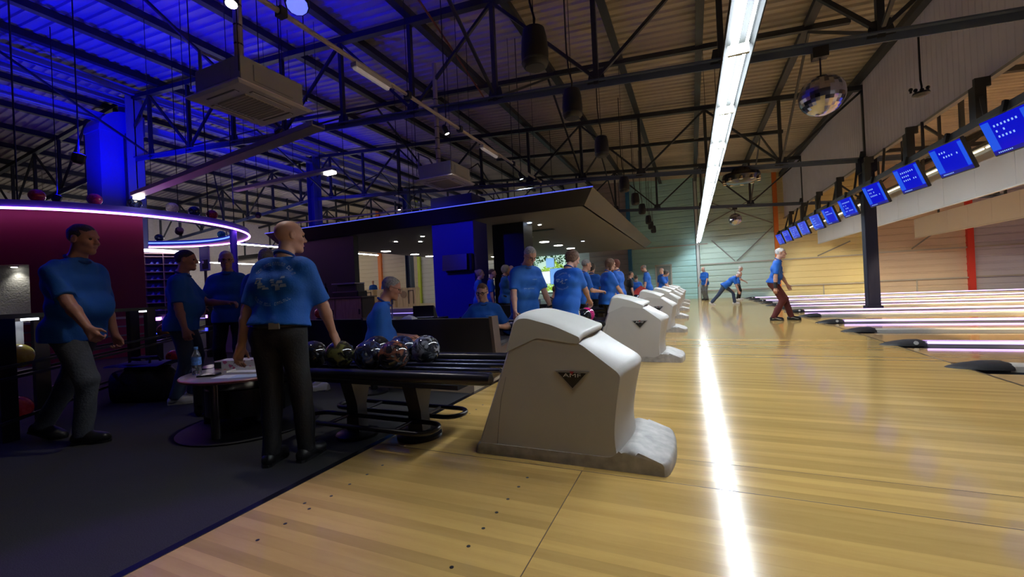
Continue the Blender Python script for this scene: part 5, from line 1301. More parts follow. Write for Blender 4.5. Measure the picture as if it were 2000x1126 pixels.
for zi in range(7):
    for j, x in enumerate((0.16, 0.30, 0.62, 0.76, 1.06, 1.20)):
        if x > wdt - 0.1: continue
        if shoe_me is None:
            b = MB(); rings = []
            for (yy, wv, h) in ((0.01, 0.03, 0.03), (0.03, 0.04, 0.05), (0.11, 0.045, 0.065), (0.17, 0.04, 0.10), (0.24, 0.036, 0.105), (0.26, 0.03, 0.09)):
                rings.append([(wv*math.cos(PI*k/8), yy, h*math.sin(PI*k/8)) for k in range(9)])
            b.loft(rings); o = b.build('bowling_shoe', M_shoe, smooth=60); shoe_me = o
        else: o = copy_obj(shoe_me)
        p = Matrix.Rotation(ang, 3, 'Z') @ Vector((x, 0.02, zs[zi] + 0.022 + CARPET + 0.0))
        o.location = (S0.x + p.x, S0.y + p.y, p.z); o.rotation_euler = (0, 0, ang)
        tag(o, 'blue-lit bowling shoe, %s of the %s pair on the %s shelf from the bottom' % (('one', 'other')[j % 2], ('first', 'second', 'third')[j // 2], ordinal[zi] if zi else 'lowest'), 'shoe', 'rental shoes on the shoe shelf')
# poster / screen by the far post
t = thing('info_screen', 'grey-blue display panel beside the black post under the ring', 'screen', W(395, 505, 14.2)); p = W(395, 505, 14.2)
b = MB(); b.box(p.x - 0.16, p.x + 0.34, p.y, p.y + 0.05, p.z - 0.42, p.z + 0.42); b.build('frame', mat('panel_greyblue', (0.16, 0.2, 0.28), 0.5), t); b = MB(); b.box(p.x + 0.0, p.x + 0.3, p.y - 0.012, p.y, p.z - 0.36, p.z - 0.04); b.build('dark_field', M_blackgloss, t); b = MB(); b.lathe((p.x + 0.05, p.y - 0.02, p.z - 0.12), [(0.05, 0), (0.05, 0.01)], 12, ax='y'); b.build('disc', M_white, t)
b = MB(); b.bar((p.x + 0.1, p.y + 0.03, CARPET), (p.x + 0.1, p.y + 0.03, p.z - 0.4), 0.06, 0.06); b.build('stand', M_black, t)

# ---- curved ball rack in front of the reception
g0 = Vector((-5.55, 1.62, 0)); g1 = Vector((-9.3, 5.45, 0))
gd = (g1 - g0).normalized(); gn = Vector((-gd.y, gd.x, 0))
t = thing('storage_rack', 'long black ball storage rack with lit uprights in front of the burgundy wall', 'ball rack', (g0.x, g0.y, CARPET))
Lr = (g1 - g0).length
def gp(s, o=0.0, z=0.0): return g0 + gd * s + gn * o + Vector((0, 0, z))
for z, w in ((1.02, 0.06), (0.60, 0.03), (0.50, 0.03), (0.14, 0.03)):
    for o_ in ((-0.02,) if z > 1 else (-0.09, 0.09)):
        b = MB(); b.bar(gp(-1.4, o_, z), gp(Lr, o_, z), 0.05 if z > 1 else 0.025, 0.04 if z > 1 else 0.025); b.build('top_rail' if z > 1 else 'shelf_rail', M_rack, t)
M_upl = glow('upright_lamp', (0.85, 0.9, 1.0), 5.0)
for k, s in enumerate((-1.35, -0.15, 0.28, 2.05, 2.55, 3.9, 5.2)):
    b = MB(); b.bar(gp(s, 0.0, CARPET), gp(s, 0.0, 1.0), 0.10, 0.10 if k != 2 else 0.07, (1, 0, 0)); up = b.build('upright', M_rack, t)
for s in (0.10, 2.25, 4.1):
    b = MB(); b.bar(gp(s - 0.07, -0.03, 0.985), gp(s + 0.07, -0.03, 0.985), 0.05, 0.02); b.build('lamp', M_upl, t)
    b = MB(); b.bar(gp(s, 0.05, 0.62), gp(s, 0.05, 0.97), 0.10, 0.012, gn); b.build('lamp_plate', mat('lamp_plate', (0.4, 0.4, 0.42), 0.4), t)
    add_light('SPOT', 'upright_spot', gp(s, -0.03, 0.955), 1.2, (0.9, 0.95, 1.0), 0.03, gp(s, -0.03, 0), 100, 0.8, t)
def rack_ball(s, lvl, m_, l):
    z = (0.60 if lvl else 0.14) + 0.0025 + math.sqrt((BR + 0.0025)**2 - 0.09**2) - 0.004
    q = gp(s, 0, z); bowling_ball(q, m_, l, 'balls on the storage rack', (1.3, 0.2, 0.4))
rack_ball(-0.02, 1, B_yellow, 'yellow bowling ball on the upper shelf at the frame edge')
rack_ball(-0.06, 0, B_red, 'red bowling ball on the lower shelf at the frame edge')
rack_ball(0.50, 0, B_black, 'black ball with a violet glint on the lower shelf left of the walking man')
rack_ball(0.95, 0, B_navy, 'dark ball on the lower shelf behind the walking man')
rack_ball(3.05, 1, B_orange1, 'orange ball on the upper shelf between the lit posts')
rack_ball(3.35, 0, B_red, 'red ball with a white patch low on the rack behind the second man')
rack_ball(3.75, 0, B_white, 'white and blue ball low on the rack behind the bottle')
rack_ball(4.15, 0, B_white, 'blue and white striped ball low on the rack, further right than its twin')
# violet and blue lamps glowing behind the rack
for (u, v, d, c, s_, l) in ((311, 622, 7.8, (0.55, 0.2, 1.0), 5, 'violet bar lamp low behind the storage rack'), (310, 650, 7.7, (0.02, 0.06, 1.0), 6, 'round blue lamp low behind the storage rack'), (408, 617, 8.6, (0.6, 0.2, 1.0), 6, 'violet lamp glowing between the two standing men'), (407, 642, 8.6, (0.04, 0.05, 1.0), 3, 'blue lit bar between the two standing men')):
    p = W(u, v, d); g = thing('effect_lamp', l, 'lamp', (p.x, p.y, CARPET)); b = MB(); b.bar(p - gd*0.1, p + gd*0.1, 0.06, 0.06); b.build('glow_bar', glow('fx_%d_%d' % (u, v), c, s_), g); b = MB(); b.bar((p.x, p.y, CARPET), (p.x, p.y, p.z - 0.02), 0.06, 0.06); b.box(p.x - 0.14, p.x + 0.14, p.y + 0.04, p.y + 0.08, p.z - 0.08, p.z + 0.08); b.build('stand', M_black, g)
t = thing('white_panel', 'low pale panel unit behind the storage rack', 'cabinet', (-9.9, 5.3, CARPET)); b = MB(); b.box(-10.3, -8.9, 5.9, 6.0, CARPET, 0.50); b.build('panel', mat('panel_pale', (0.45, 0.44, 0.5), 0.5), t); b = MB(); b.box(-10.35, -8.85, 5.87, 6.03, 0.50, 0.54); b.build('top', mat('panel_top', (0.5, 0.5, 0.55), 0.35), t)
# coral ball on a small stand behind the standing man
p = W(626, 611, 8.2); bowling_ball(p, B_coral, 'bright coral red ball on a small stand behind the standing man', None, (0.4, 0.2, 0))
t = thing('ball_stand', 'small dark ball stand under the coral red ball', 'ball stand', (p.x, p.y, CARPET)); b = MB(); b.lathe((p.x, p.y, 0), [(0.22, CARPET), (0.22, CARPET + 0.03), (0.06, CARPET + 0.05), (0.05, p.z - BR - 0.03), (0.09, p.z - BR + 0.0), (0.085, p.z - BR + 0.014), (0.06, p.z - BR + 0.004)], 18); b.build('pedestal', M_rack, t, smooth=40)
b = MB(); b.box(p.x - 0.35, p.x + 0.35, p.y - 0.2, p.y + 0.2, 0.28, 0.31); b.build('shelf', mat('stand_violet', (0.2, 0.15, 0.4), 0.4), t)
# ventilation duct by the blue column
t = thing('vent_duct', 'wide blue-lit ventilation duct with an elbow beside the blue column', 'duct', (-17.9, 7.4, 3.4))
pa = W(206, 392, 13.6); pb = W(203, 262, 13.6); pc = W(212, 235, 13.9)
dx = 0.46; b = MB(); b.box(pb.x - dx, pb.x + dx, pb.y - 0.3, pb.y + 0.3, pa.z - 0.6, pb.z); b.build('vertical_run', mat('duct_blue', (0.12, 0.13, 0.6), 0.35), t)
rings = []
for i in range(7):
    a = i / 6 * PI / 2; rings.append([(pb.x + 0.0 + sx_*dx*1.06, pb.y + 0.45*(1 - math.cos(a)) + sy_*0.33*math.cos(a), pb.z - 0.02 + 0.45*math.sin(a) + sy_*-0.33*math.sin(a)) for sx_, sy_ in ((-1,-1),(1,-1),(1,1),(-1,1))])
b = MB(); b.loft(rings); b.build('elbow', MATS['duct_blue'], t)
b = MB(); b.box(pb.x - dx*1.06, pb.x + dx*1.06, pb.y + 0.45, pb.y + 0.9, pb.z + 0.09, pb.z + 0.76); b.build('horizontal_run', MATS['duct_blue'], t)
b = MB(); b.tube([(pb.x, pb.y + 0.7, pb.z + 0.76), (pb.x, pb.y + 0.7, roof_z(pb.x) + 0.002)], 0.02, 6); b.build('hanging_rod', M_black, t)
# ================================================================ PEOPLE
# Each figure is grown as a blended distance field around a posed skeleton and meshed as one continuous surface;
# polo shirt, trousers, hair, shoes, glasses and watch are separate pieces on it.
class Field:
    def __init__(s, lo, hi, h):
        s.h = h; s.lo = np.array(lo, float); n = np.maximum(np.ceil((np.array(hi) - s.lo) / h).astype(int) + 1, 4)
        s.ax = [(s.lo[i] + h * np.arange(n[i])).astype(np.float32) for i in range(3)]
        s.F = np.full(n, 0.3, np.float32)
    def win(s, lo, hi, pad):
        sl = []
        for i in range(3):
            a = int(np.floor((lo[i] - pad - s.lo[i]) / s.h)); b = int(np.ceil((hi[i] + pad - s.lo[i]) / s.h)) + 1
            sl.append(slice(max(a, 0), max(min(b, s.F.shape[i]), 0)))
        return tuple(sl)
    def grid(s, sl):
        return s.ax[0][sl[0]][:, None, None], s.ax[1][sl[1]][None, :, None], s.ax[2][sl[2]][None, None, :]
    def put(s, sl, d, k, sub=False):
        A = s.F[sl]
        if sub:
            d = -d; hh = np.maximum(k - np.abs(A - d), 0) / k; s.F[sl] = np.maximum(A, d) + hh*hh*k*0.25
        else:
            hh = np.maximum(k - np.abs(A - d), 0) / k; s.F[sl] = np.minimum(A, d) - hh*hh*k*0.25
    def cone(s, a, b, ra, rb, k=0.02, flat_b=False, sub=False):
        a = np.array(a, float); b = np.array(b, float); r = max(ra, rb)
        sl = s.win(np.minimum(a, b) - r, np.maximum(a, b) + r, k + 2*s.h)
        X, Y, Z = s.grid(sl)
        if 0 in s.F[sl].shape: return
        d = (b - a); L2 = float(d @ d) + 1e-12
        px, py, pz = X - a[0], Y - a[1], Z - a[2]
        t0 = (px*d[0] + py*d[1] + pz*d[2]) / L2; t = np.clip(t0, 0, 1)
        D = np.sqrt((px - t*d[0])**2 + (py - t*d[1])**2 + (pz - t*d[2])**2) - (ra + t*(rb - ra))
        if flat_b: D = np.maximum(D, (t0 - 1) * math.sqrt(L2))
        s.put(sl, D.astype(np.float32), k, sub)
    def ell(s, c, rad, M=None, k=0.02, sub=False):
        c = np.array(c, float); rad = np.array(rad, float); r = rad.max()
        sl = s.win(c - r, c + r, k + 2*s.h)
        if 0 in s.F[sl].shape: return
        X, Y, Z = s.grid(sl); P = [X - c[0], Y - c[1], Z - c[2]]
        if M is not None: P = [P[0]*M[i][0] + P[1]*M[i][1] + P[2]*M[i][2] for i in range(3)]
        q = np.sqrt((P[0]/rad[0])**2 + (P[1]/rad[1])**2 + (P[2]/rad[2])**2)
        g = np.sqrt((P[0]/rad[0]**2)**2 + (P[1]/rad[1]**2)**2 + (P[2]/rad[2]**2)**2) + 1e-6
        s.put(sl, (q * (q - 1) / g).astype(np.float32), k, sub)
    def keep(s, p, n):
        """keep only the side the normal points away from: cut by a plane"""
        X, Y, Z = s.grid((slice(None),)*3)
        D = (X - p[0])*n[0] + (Y - p[1])*n[1] + (Z - p[2])*n[2]
        s.F = np.maximum(s.F, D.astype(np.float32))
    def wrinkle(s, amp, f=26.0, seed=0.0):
        X, Y, Z = s.grid((slice(None),)*3)
        w = np.sin(f*(Z + 0.6*X + 0.25*np.sin(9*Y + seed)) + seed) * np.sin(0.5*f*(Y - 0.5*Z) + 1.3 + seed) + 0.6*np.sin(0.55*f*(X + 0.8*Z - 0.4*Y) + 2*seed)
        s.F = s.F + (amp * w).astype(np.float32)
    def mesh(s):
        F = s.F; F[0] = F[-1] = 0.1; F[:, 0] = F[:, -1] = 0.1; F[:, :, 0] = F[:, :, -1] = 0.1
        N = F < 0
        c8 = [N[i:N.shape[0]-1+i, j:N.shape[1]-1+j, k:N.shape[2]-1+k] for i in (0,1) for j in (0,1) for k in (0,1)]
        sm = sum(c.astype(np.int8) for c in c8)
        act = (sm > 0) & (sm < 8)
        I = np.argwhere(act)
        if len(I) == 0: return np.zeros((0, 3)), []
        idx = np.full(act.shape, -1, np.int32); idx[act] = np.arange(len(I))
        acc = np.zeros((len(I), 3)); cnt = np.zeros(len(I))
        cor = [(i, j, k) for i in (0,1) for j in (0,1) for k in (0,1)]
        val = [F[I[:,0]+c[0], I[:,1]+c[1], I[:,2]+c[2]] for c in cor]
        for a in range(8):
            for b in range(a+1, 8):
                df = [cor[b][q] - cor[a][q] for q in range(3)]
                if sum(abs(q) for q in df) != 1: continue
                va, vb = val[a], val[b]; m = (va < 0) != (vb < 0)
                t = va[m] / (va[m] - vb[m])
                acc[m] += np.array(cor[a])[None] + t[:, None] * np.array(df)[None]; cnt[m] += 1
        V = (I + acc / cnt[:, None]) * s.h + s.lo
        Q = []
        for ax in range(3):
            o1, o2 = [(1,2), (2,0), (0,1)][ax]
            sl0 = [slice(None)]*3; sl1 = [slice(None)]*3; sl0[ax] = slice(0, -1); sl1[ax] = slice(1, None)
            ch = N[tuple(sl0)] != N[tuple(sl1)]
            E_ = np.argwhere(ch); E_ = E_[(E_[:, o1] > 0) & (E_[:, o2] > 0)]
            E_ = E_[(E_[:, o1] < N.shape[o1]-1) & (E_[:, o2] < N.shape[o2]-1)]
            def at(d1, d2):
                K = E_.copy(); K[:, o1] -= d1; K[:, o2] -= d2; return idx[K[:,0], K[:,1], K[:,2]]
            q = np.stack([at(1,1), at(0,1), at(0,0), at(1,0)], 1)
            fl = ~N[E_[:,0], E_[:,1], E_[:,2]]; q[fl] = q[fl][:, ::-1]
            Q.append(q)
        Q = np.concatenate(Q); Q = Q[(Q >= 0).all(1)]
        return V, Q
def mesh_obj(name, V, Q, m, parent, smooth_iter=1):
    if len(V) == 0: return None
    if smooth_iter:                                   # relax towards neighbours to take the voxel steps off
        e = np.concatenate([Q[:, [0,1]], Q[:, [1,2]], Q[:, [2,3]], Q[:, [3,0]]])
        for _ in range(smooth_iter):
            S = np.zeros_like(V); n = np.zeros(len(V))
            np.add.at(S, e[:, 0], V[e[:, 1]]); np.add.at(n, e[:, 0], 1)
            V = V * 0.5 + 0.5 * S / np.maximum(n, 1)[:, None]
    me = bpy.data.meshes.new(name)
    me.vertices.add(len(V)); me.vertices.foreach_set('co', V.astype(np.float32).ravel())
    me.loops.add(len(Q) * 4); me.loops.foreach_set('vertex_index', Q.astype(np.int32).ravel())
    me.polygons.add(len(Q)); me.polygons.foreach_set('loop_start', np.arange(0, len(Q)*4, 4, dtype=np.int32))
    me.update(calc_edges=True); me.validate(); me.shade_smooth(); me.materials.append(m)
    o = bpy.data.objects.new(name, me); C.objects.link(o); o.parent = parent
    return o
def skin_mat(name, col):
    return mat(name, col, 0.5, noise=0.10, nscale=14, bump=0.06, bscale=120)
SK = [skin_mat('skin_fair', (0.56, 0.31, 0.22)), skin_mat('skin_ruddy', (0.50, 0.24, 0.17)), skin_mat('skin_tan', (0.44, 0.24, 0.16))]
M_shirt = mat('polo_blue', (0.005, 0.105, 0.50), 0.75, noise=0.10, nscale=5, bump=0.15, bscale=90)
M_shirtd = mat('top_dark', (0.015, 0.018, 0.03), 0.8, noise=0.1, nscale=5)
TR = dict(black=mat('trouser_black', (0.012, 0.012, 0.014), 0.8, bump=0.2, bscale=60), jean=mat('trouser_jean', (0.075, 0.085, 0.11), 0.85, noise=0.25, nscale=9, bump=0.3, bscale=60), blue=mat('trouser_navy', (0.035, 0.055, 0.11), 0.85, noise=0.2, nscale=9),
          maroon=mat('trouser_maroon', (0.10, 0.018, 0.020), 0.8, noise=0.15, nscale=9, bump=0.2, bscale=60), grey=mat('trouser_grey', (0.12, 0.125, 0.13), 0.85, noise=0.15, nscale=9), beige=mat('trouser_beige', (0.50, 0.40, 0.30), 0.85, noise=0.1, nscale=9), brown=mat('trouser_brown', (0.10, 0.075, 0.06), 0.85))
HAIR = dict(grey=mat('hair_grey', (0.34, 0.33, 0.33), 0.7, noise=0.4, nscale=60, bump=0.8, bscale=90), white=mat('hair_white', (0.62, 0.60, 0.58), 0.7, noise=0.3, nscale=60, bump=0.8, bscale=90), dark=mat('hair_dark', (0.07, 0.058, 0.05), 0.6, noise=0.4, nscale=60, bump=0.8, bscale=90),
            brown=mat('hair_brown', (0.11, 0.055, 0.03), 0.6, noise=0.4, nscale=60, bump=0.8, bscale=90), red=mat('hair_auburn', (0.16, 0.04, 0.025), 0.6, noise=0.4, nscale=60, bump=0.8, bscale=90), blond=mat('hair_blond', (0.42, 0.29, 0.16), 0.65, noise=0.4, nscale=60, bump=0.8, bscale=90))
SHOE = dict(black=mat('shoe_black', (0.015, 0.015, 0.017), 0.4), white=mat('shoe_white', (0.70, 0.70, 0.70), 0.5))
M_solew = mat('sole_white', (0.65, 0.65, 0.62), 0.6)
M_eye = mat('eye', (0.10, 0.08, 0.07), 0.15)
M_lip = mat('lips', (0.40, 0.16, 0.14), 0.5)
def rot_axis(ax, deg): return np.array(Matrix.Rotation(math.radians(deg), 3, ax))
def unit(v): v = np.array(v, float); return v / (np.linalg.norm(v) + 1e-9)
def ik(a, t, l1, l2, hint):
    a = np.array(a, float); t = np.array(t, float); d = t - a; L = np.linalg.norm(d)
    if L > (l1 + l2) * 0.998: t = a + d / L * (l1 + l2) * 0.998; d = t - a; L = np.linalg.norm(d)
    u = d / L; x = (l1*l1 - l2*l2 + L*L) / (2*L); h = math.sqrt(max(l1*l1 - x*x, 0))
    hv = np.array(hint, float); hv = hv - u * (hv @ u); hv = unit(hv)
    return a + u * x + hv * h, t
NP = [0]
def person(label, loc, rz, H=1.72, bulk=1.0, belly=0.0, lean=3, side=0, twist=0, head=(0, 0), pelvis=(0, 0), ph=0.93, feet=None, hands=(None, None), elbow=None, h=0.009,
           skin=0, hair='grey', style='short', trousers='black', shirt=True, hem=-0.12, sleeve=0.80, shoes='black', glasses=False, watch=None, curl=0.5, sit=False, face=True, chest=1.0, extras=(), group='people in blue polo shirts'):
    """local frame: looks along +x, left hand on +y. feet: ((x, y, yaw), ...) left, right; hands: targets left, right."""
    NP[0] += 1; seed = NP[0] * 1.7
    root = thing('person', label, 'person', loc, rz, group)
    s = H / 1.72
    P = np.array([pelvis[0], pelvis[1], ph * s])
    Mt = rot_axis('Y', lean) @ rot_axis('X', side)          # positive lean tips the trunk forward
    up = Mt @ np.array([0, 0, 1.0]); Mc = Mt @ rot_axis('Z', twist)
    fw, lf = Mc @ np.array([1.0, 0, 0]), Mc @ np.array([0, 1.0, 0])
    pf, plf = np.array([1.0, 0, 0]), np.array([0, 1.0, 0])
    if feet is None: feet = ((0.04, 0.13, 8), (-0.04, -0.13, -8))
    SC = P + up * 0.475 * s; NB = P + up * 0.545 * s
    Mh = Mc @ rot_axis('Z', head[0]) @ rot_axis('Y', head[1])
    HCt = NB + Mc @ np.array([0.035, 0, 0.055]) * s + Mh @ np.array([0.012, 0, 0.125]) * s
    sh, hp = [], []
    J = []
    for i, sg in enumerate((1, -1)):
        S_ = SC + lf * sg * 0.185 * s * (0.92 + 0.08*bulk) + up * -0.028 * s
        if hands[i] is None: tgt = S_ + np.array([0.06*s, 0, 0]) - np.array([0, 0, 0.535*s]) + plf * sg * 0.075 * s * bulk
        else: tgt = np.array(hands[i], float)
        hint = (elbow[i] if elbow and elbow[i] is not None else (-1, sg * 0.45, -0.25))
        E_, W_ = ik(S_, tgt, 0.295*s, 0.25*s, Mt @ np.array(hint, float))
        Hj = P + plf * sg * 0.092 * s
        fx, fy, fyaw = feet[i][:3]; fz = feet[i][3] if len(feet[i]) > 3 else 0.0; fpitch = feet[i][4] if len(feet[i]) > 4 else 0.0
        A_ = np.array([fx, fy, 0.085*s + fz])
        K_, A_ = ik(Hj, A_, 0.44*s, 0.425*s, (1, sg * 0.12, 0.2))
        J.append(dict(S=S_, E=E_, W=W_, H=Hj, K=K_, A=A_, yaw=fyaw, pitch=fpitch, sg=sg))
    pts = [HCt] + [j[q] for j in J for q in 'SEWHKA'] + [P]
    lo = np.min(pts, 0) - 0.24 * s; hi = np.max(pts, 0) + 0.24 * s; lo[2] = max(lo[2], -0.02) if not sit else lo[2]
    def torso(F, g, k=0.05, top=True):
        b = bulk
        F.cone(P + lf*0.075*s + up*-0.02*s, P - lf*0.075*s + up*-0.02*s, (0.105*b+g)*s, (0.105*b+g)*s, k)
        w = P + up*0.17*s + fw*(0.015 + belly*0.06)*s
        F.cone(w + lf*0.065*b*s, w - lf*0.065*b*s, (0.108*b + belly*0.045 + g)*s, (0.108*b + belly*0.045 + g)*s, k)
        c = P + up*0.345*s + fw*0.005*s
        F.cone(c + lf*0.085*b*s, c - lf*0.085*b*s, (0.112*(0.6+0.4*b)*chest+g)*s, (0.112*(0.6+0.4*b)*chest+g)*s, k)
        F.cone(SC + lf*0.135*s, SC - lf*0.135*s, (0.066+g)*s, (0.066+g)*s, k)
        if top: F.cone(SC + up*0.01*s + lf*0.05*s, NB + up*0.01*s + lf*0.02*s, (0.06+g)*s, (0.055+g)*s, k); F.cone(SC + up*0.01*s - lf*0.05*s, NB + up*0.01*s - lf*0.02*s, (0.06+g)*s, (0.055+g)*s, k)
    # ---- body
    F = Field(lo, hi, h)
    torso(F, -0.012)
    F.cone(NB - up*0.02*s, HCt + Mh @ np.array([-0.018, 0, -0.05])*s, 0.060*s, 0.054*s, 0.03)
    for j in J:
        F.cone(j['H'], j['K'], 0.083*s*(0.7+0.3*bulk), 0.052*s, 0.03); F.cone(j['K'], j['K']*0.55+j['A']*0.45, 0.050*s, 0.053*s, 0.02); F.cone(j['K']*0.55+j['A']*0.45, j['A'], 0.052*s, 0.035*s, 0.02)
        toe = rot_axis('Z', j['yaw']) @ rot_axis('Y', j['pitch']) @ np.array([0.13, 0, -0.05]) * s
        F.cone(j['A'], j['A'] + toe, 0.036*s, 0.028*s, 0.03)
        F.cone(j['S'], j['E'], 0.053*s*(0.7+0.3*bulk), 0.041*s, 0.03)
        m1 = j['E']*0.72 + j['W']*0.28
        F.cone(j['E'], m1, 0.039*s, 0.042*s, 0.02); F.cone(m1, j['W'], 0.042*s, 0.027*s, 0.02)
        # hand: palm of four rays, four unequal fingers bent at the knuckles, thumb from the side
        d = unit(j['W'] - j['E']); med = unit(-j['sg'] * lf); ref = fw if abs(d @ fw) < 0.8 else up
        th = unit(ref - d * (ref @ d))                        # thumb side
        pn = unit(np.cross(d, th)); pn = pn if pn @ med > 0 else -pn   # palm looks to the body
        if hands[i if False else (0 if j['sg'] == 1 else 1)] is not None and abs(d[2]) < 0.75:
            pn0 = np.array([0, 0, -1.0]); pn = unit(pn0 - d * (pn0 @ d)); th = unit(np.cross(pn, d)); th = th if th @ med > 0 else -th
        Wp = j['W']; fr = 0.0088*s if h < 0.012 else 0.0105*s; kk = 0.006 if h < 0.012 else 0.01
        for q, (off, ln) in enumerate(((0.031, 0.9), (0.0105, 1.0), (-0.0105, 0.94), (-0.030, 0.76))):
            kn = Wp + d*0.088*s + th*off*s - pn*0.004*s*abs(q-1.3)
            F.cone(Wp + d*0.012*s + th*off*0.55*s, kn, 0.0165*s, 0.0135*s, 0.018)
            c1 = curl * 0.9; f1 = unit(d*math.cos(c1) + pn*math.sin(c1)); k1 = kn + f1*0.042*ln*s
            c2 = c1 + curl*1.1; f2 = unit(d*math.cos(c2) + pn*math.sin(c2)); k2 = k1 + f2*0.027*ln*s
            c3 = c2 + curl*0.6; f3 = unit(d*math.cos(c3) + pn*math.sin(c3)); k3 = k2 + f3*0.018*ln*s
            F.cone(kn, k1, fr*1.08, fr, kk); F.cone(k1, k2, fr, fr*0.93, kk*0.6); F.cone(k2, k3, fr*0.93, fr*0.8, kk*0.6)
        t0 = Wp + d*0.03*s + th*0.026*s; t1 = t0 + unit(th*0.75 + d*0.75 + pn*0.3)*0.042*s; t2 = t1 + unit(th*0.25 + d*0.9 + pn*0.4)*0.034*s
        F.cone(t0, t1, 0.0155*s, 0.011*s, 0.012); F.cone(t1, t2, fr*1.15, fr*0.95, kk)
    # head
    def hd(v): return HCt + Mh @ np.array(v) * s
    Mi = Mh.T
    F.ell(hd((-0.010, 0, 0.030)), np.array((0.100, 0.077, 0.088))*s, Mi, 0.02)
    F.ell(hd((0.022, 0, -0.038)), np.array((0.068, 0.060, 0.078))*s, Mi, 0.03)
    F.cone(hd((0.020, 0.032, -0.075)), hd((0.068, 0.0, -0.098)), 0.026*s, 0.023*s, 0.02); F.cone(hd((0.020, -0.032, -0.075)), hd((0.068, 0.0, -0.098)), 0.026*s, 0.023*s, 0.02)
    if face:
        F.cone(hd((0.078, 0.034, 0.022)), hd((0.082, -0.034, 0.022)), 0.014*s, 0.014*s, 0.012)
        for sg in (1, -1):
            F.ell(hd((0.094, sg*0.031, 0.002)), np.array((0.016, 0.018, 0.012))*s, Mi, 0.012, sub=True)
            F.ell(hd((0.062, sg*0.042, -0.030)), np.array((0.026, 0.022, 0.024))*s, Mi, 0.016)
            F.ell(hd((-0.004, sg*0.080, -0.008)), np.array((0.022, 0.010, 0.033))*s, Mi, 0.006); F.ell(hd((0.002, sg*0.088, -0.006)), np.array((0.010, 0.006, 0.018))*s, Mi, 0.006, sub=True)
        F.cone(hd((0.088, 0, 0.012)), hd((0.112, 0, -0.026)), 0.009*s, 0.013*s, 0.010); F.cone(hd((0.102, 0.011, -0.030)), hd((0.102, -0.011, -0.030)), 0.010*s, 0.010*s, 0.008)
        F.cone(hd((0.082, 0.020, -0.062)), hd((0.082, -0.020, -0.062)), 0.012*s, 0.012*s, 0.010)
        F.cone(hd((0.099, 0.024, -0.061)), hd((0.099, -0.024, -0.061)), 0.0045*s, 0.0045*s, 0.006, sub=True)
    V, Q = F.mesh(); body = mesh_obj('body', V, Q, SK[skin], root, 1)
    if face and h <= 0.010:
        for sg in (1, -1):
            b = MB(); c = hd((0.079, sg*0.031, 0.003)); b.ball(c, 0.0105*s, 10, 7); b.build('eye', M_eye, root, local=True, smooth=True)
        b = MB(); b.tube([hd((0.088, 0.021, -0.064)), hd((0.0955, 0.008, -0.066)), hd((0.0955, -0.008, -0.066)), hd((0.088, -0.021, -0.064))], [0.002*s, 0.0045*s, 0.0045*s, 0.002*s], 6); b.build('lips', M_lip, root, local=True, smooth=True)
    # ---- polo shirt
    hs = h * 1.35
    F = Field(lo, hi, hs); torso(F, 0.010)
    F.cone(P + lf*0.074*s, P - lf*0.074*s, (0.118*bulk + 0.016)*s, (0.118*bulk + 0.016)*s, 0.04)
    F.cone(P + lf*0.07*s + up*(hem-0.02)*s, P - lf*0.07*s + up*(hem-0.02)*s, (0.118*bulk + 0.020)*s, (0.118*bulk + 0.020)*s, 0.05)
    for j in J:
        e = j['S'] + (j['E'] - j['S']) * sleeve
        F.cone(j['S'], e, 0.066*s*(0.7+0.3*bulk), 0.064*s*(0.75+0.25*bulk), 0.05, flat_b=True)
    F.wrinkle(0.0042, 24, seed)
    F.keep(P + up*hem*s, -up)
    nk = NB + Mc @ np.array([0.012, 0, 0.018])*s; F.keep(nk, unit(up*0.9 - fw*0.25))
    V, Q = F.mesh(); shirt_o = mesh_obj('polo_shirt' if shirt else 'shirt', V, Q, M_shirt if shirt else M_shirtd, root, 1)
    b = MB(); n = 18; c = NB + Mc @ np.array([0.010, 0, 0.004])*s
    rr = [(c + Mc @ np.array([0.074*math.cos(2*PI*k/n), 0.070*math.sin(2*PI*k/n), -0.028*math.cos(2*PI*k/n) + 0.012])*s) for k in range(n)]
    b.tube(rr, 0.012*s, 6, closed=True); b.build('collar', mat('collar_navy', (0.006, 0.05, 0.26), 0.8) if shirt else M_shirtd, shirt_o, local=True, smooth=True)
    # ---- trousers
    F = Field(lo, hi, hs)
    F.cone(P + plf*0.072*s, P - plf*0.072*s, 0.118*bulk*s, 0.118*bulk*s, 0.04); F.cone(P + up*0.07*s + plf*0.065*s, P + up*0.07*s - plf*0.065*s, 0.108*bulk*s, 0.108*bulk*s, 0.04)
    for j in J:
        hm = j['K'] + (j['A'] - j['K']) * 1.06
        F.cone(j['H'], j['K'], 0.100*s*(0.6+0.4*bulk), 0.072*s, 0.03); F.cone(j['K'], hm, 0.072*s, 0.062*s, 0.02, flat_b=True)
    F.wrinkle(0.0045, 20, seed + 3)
    F.keep(P + up*0.09*s, up)
    V, Q = F.mesh(); mesh_obj('trousers', V, Q, TR[trousers], root, 1)
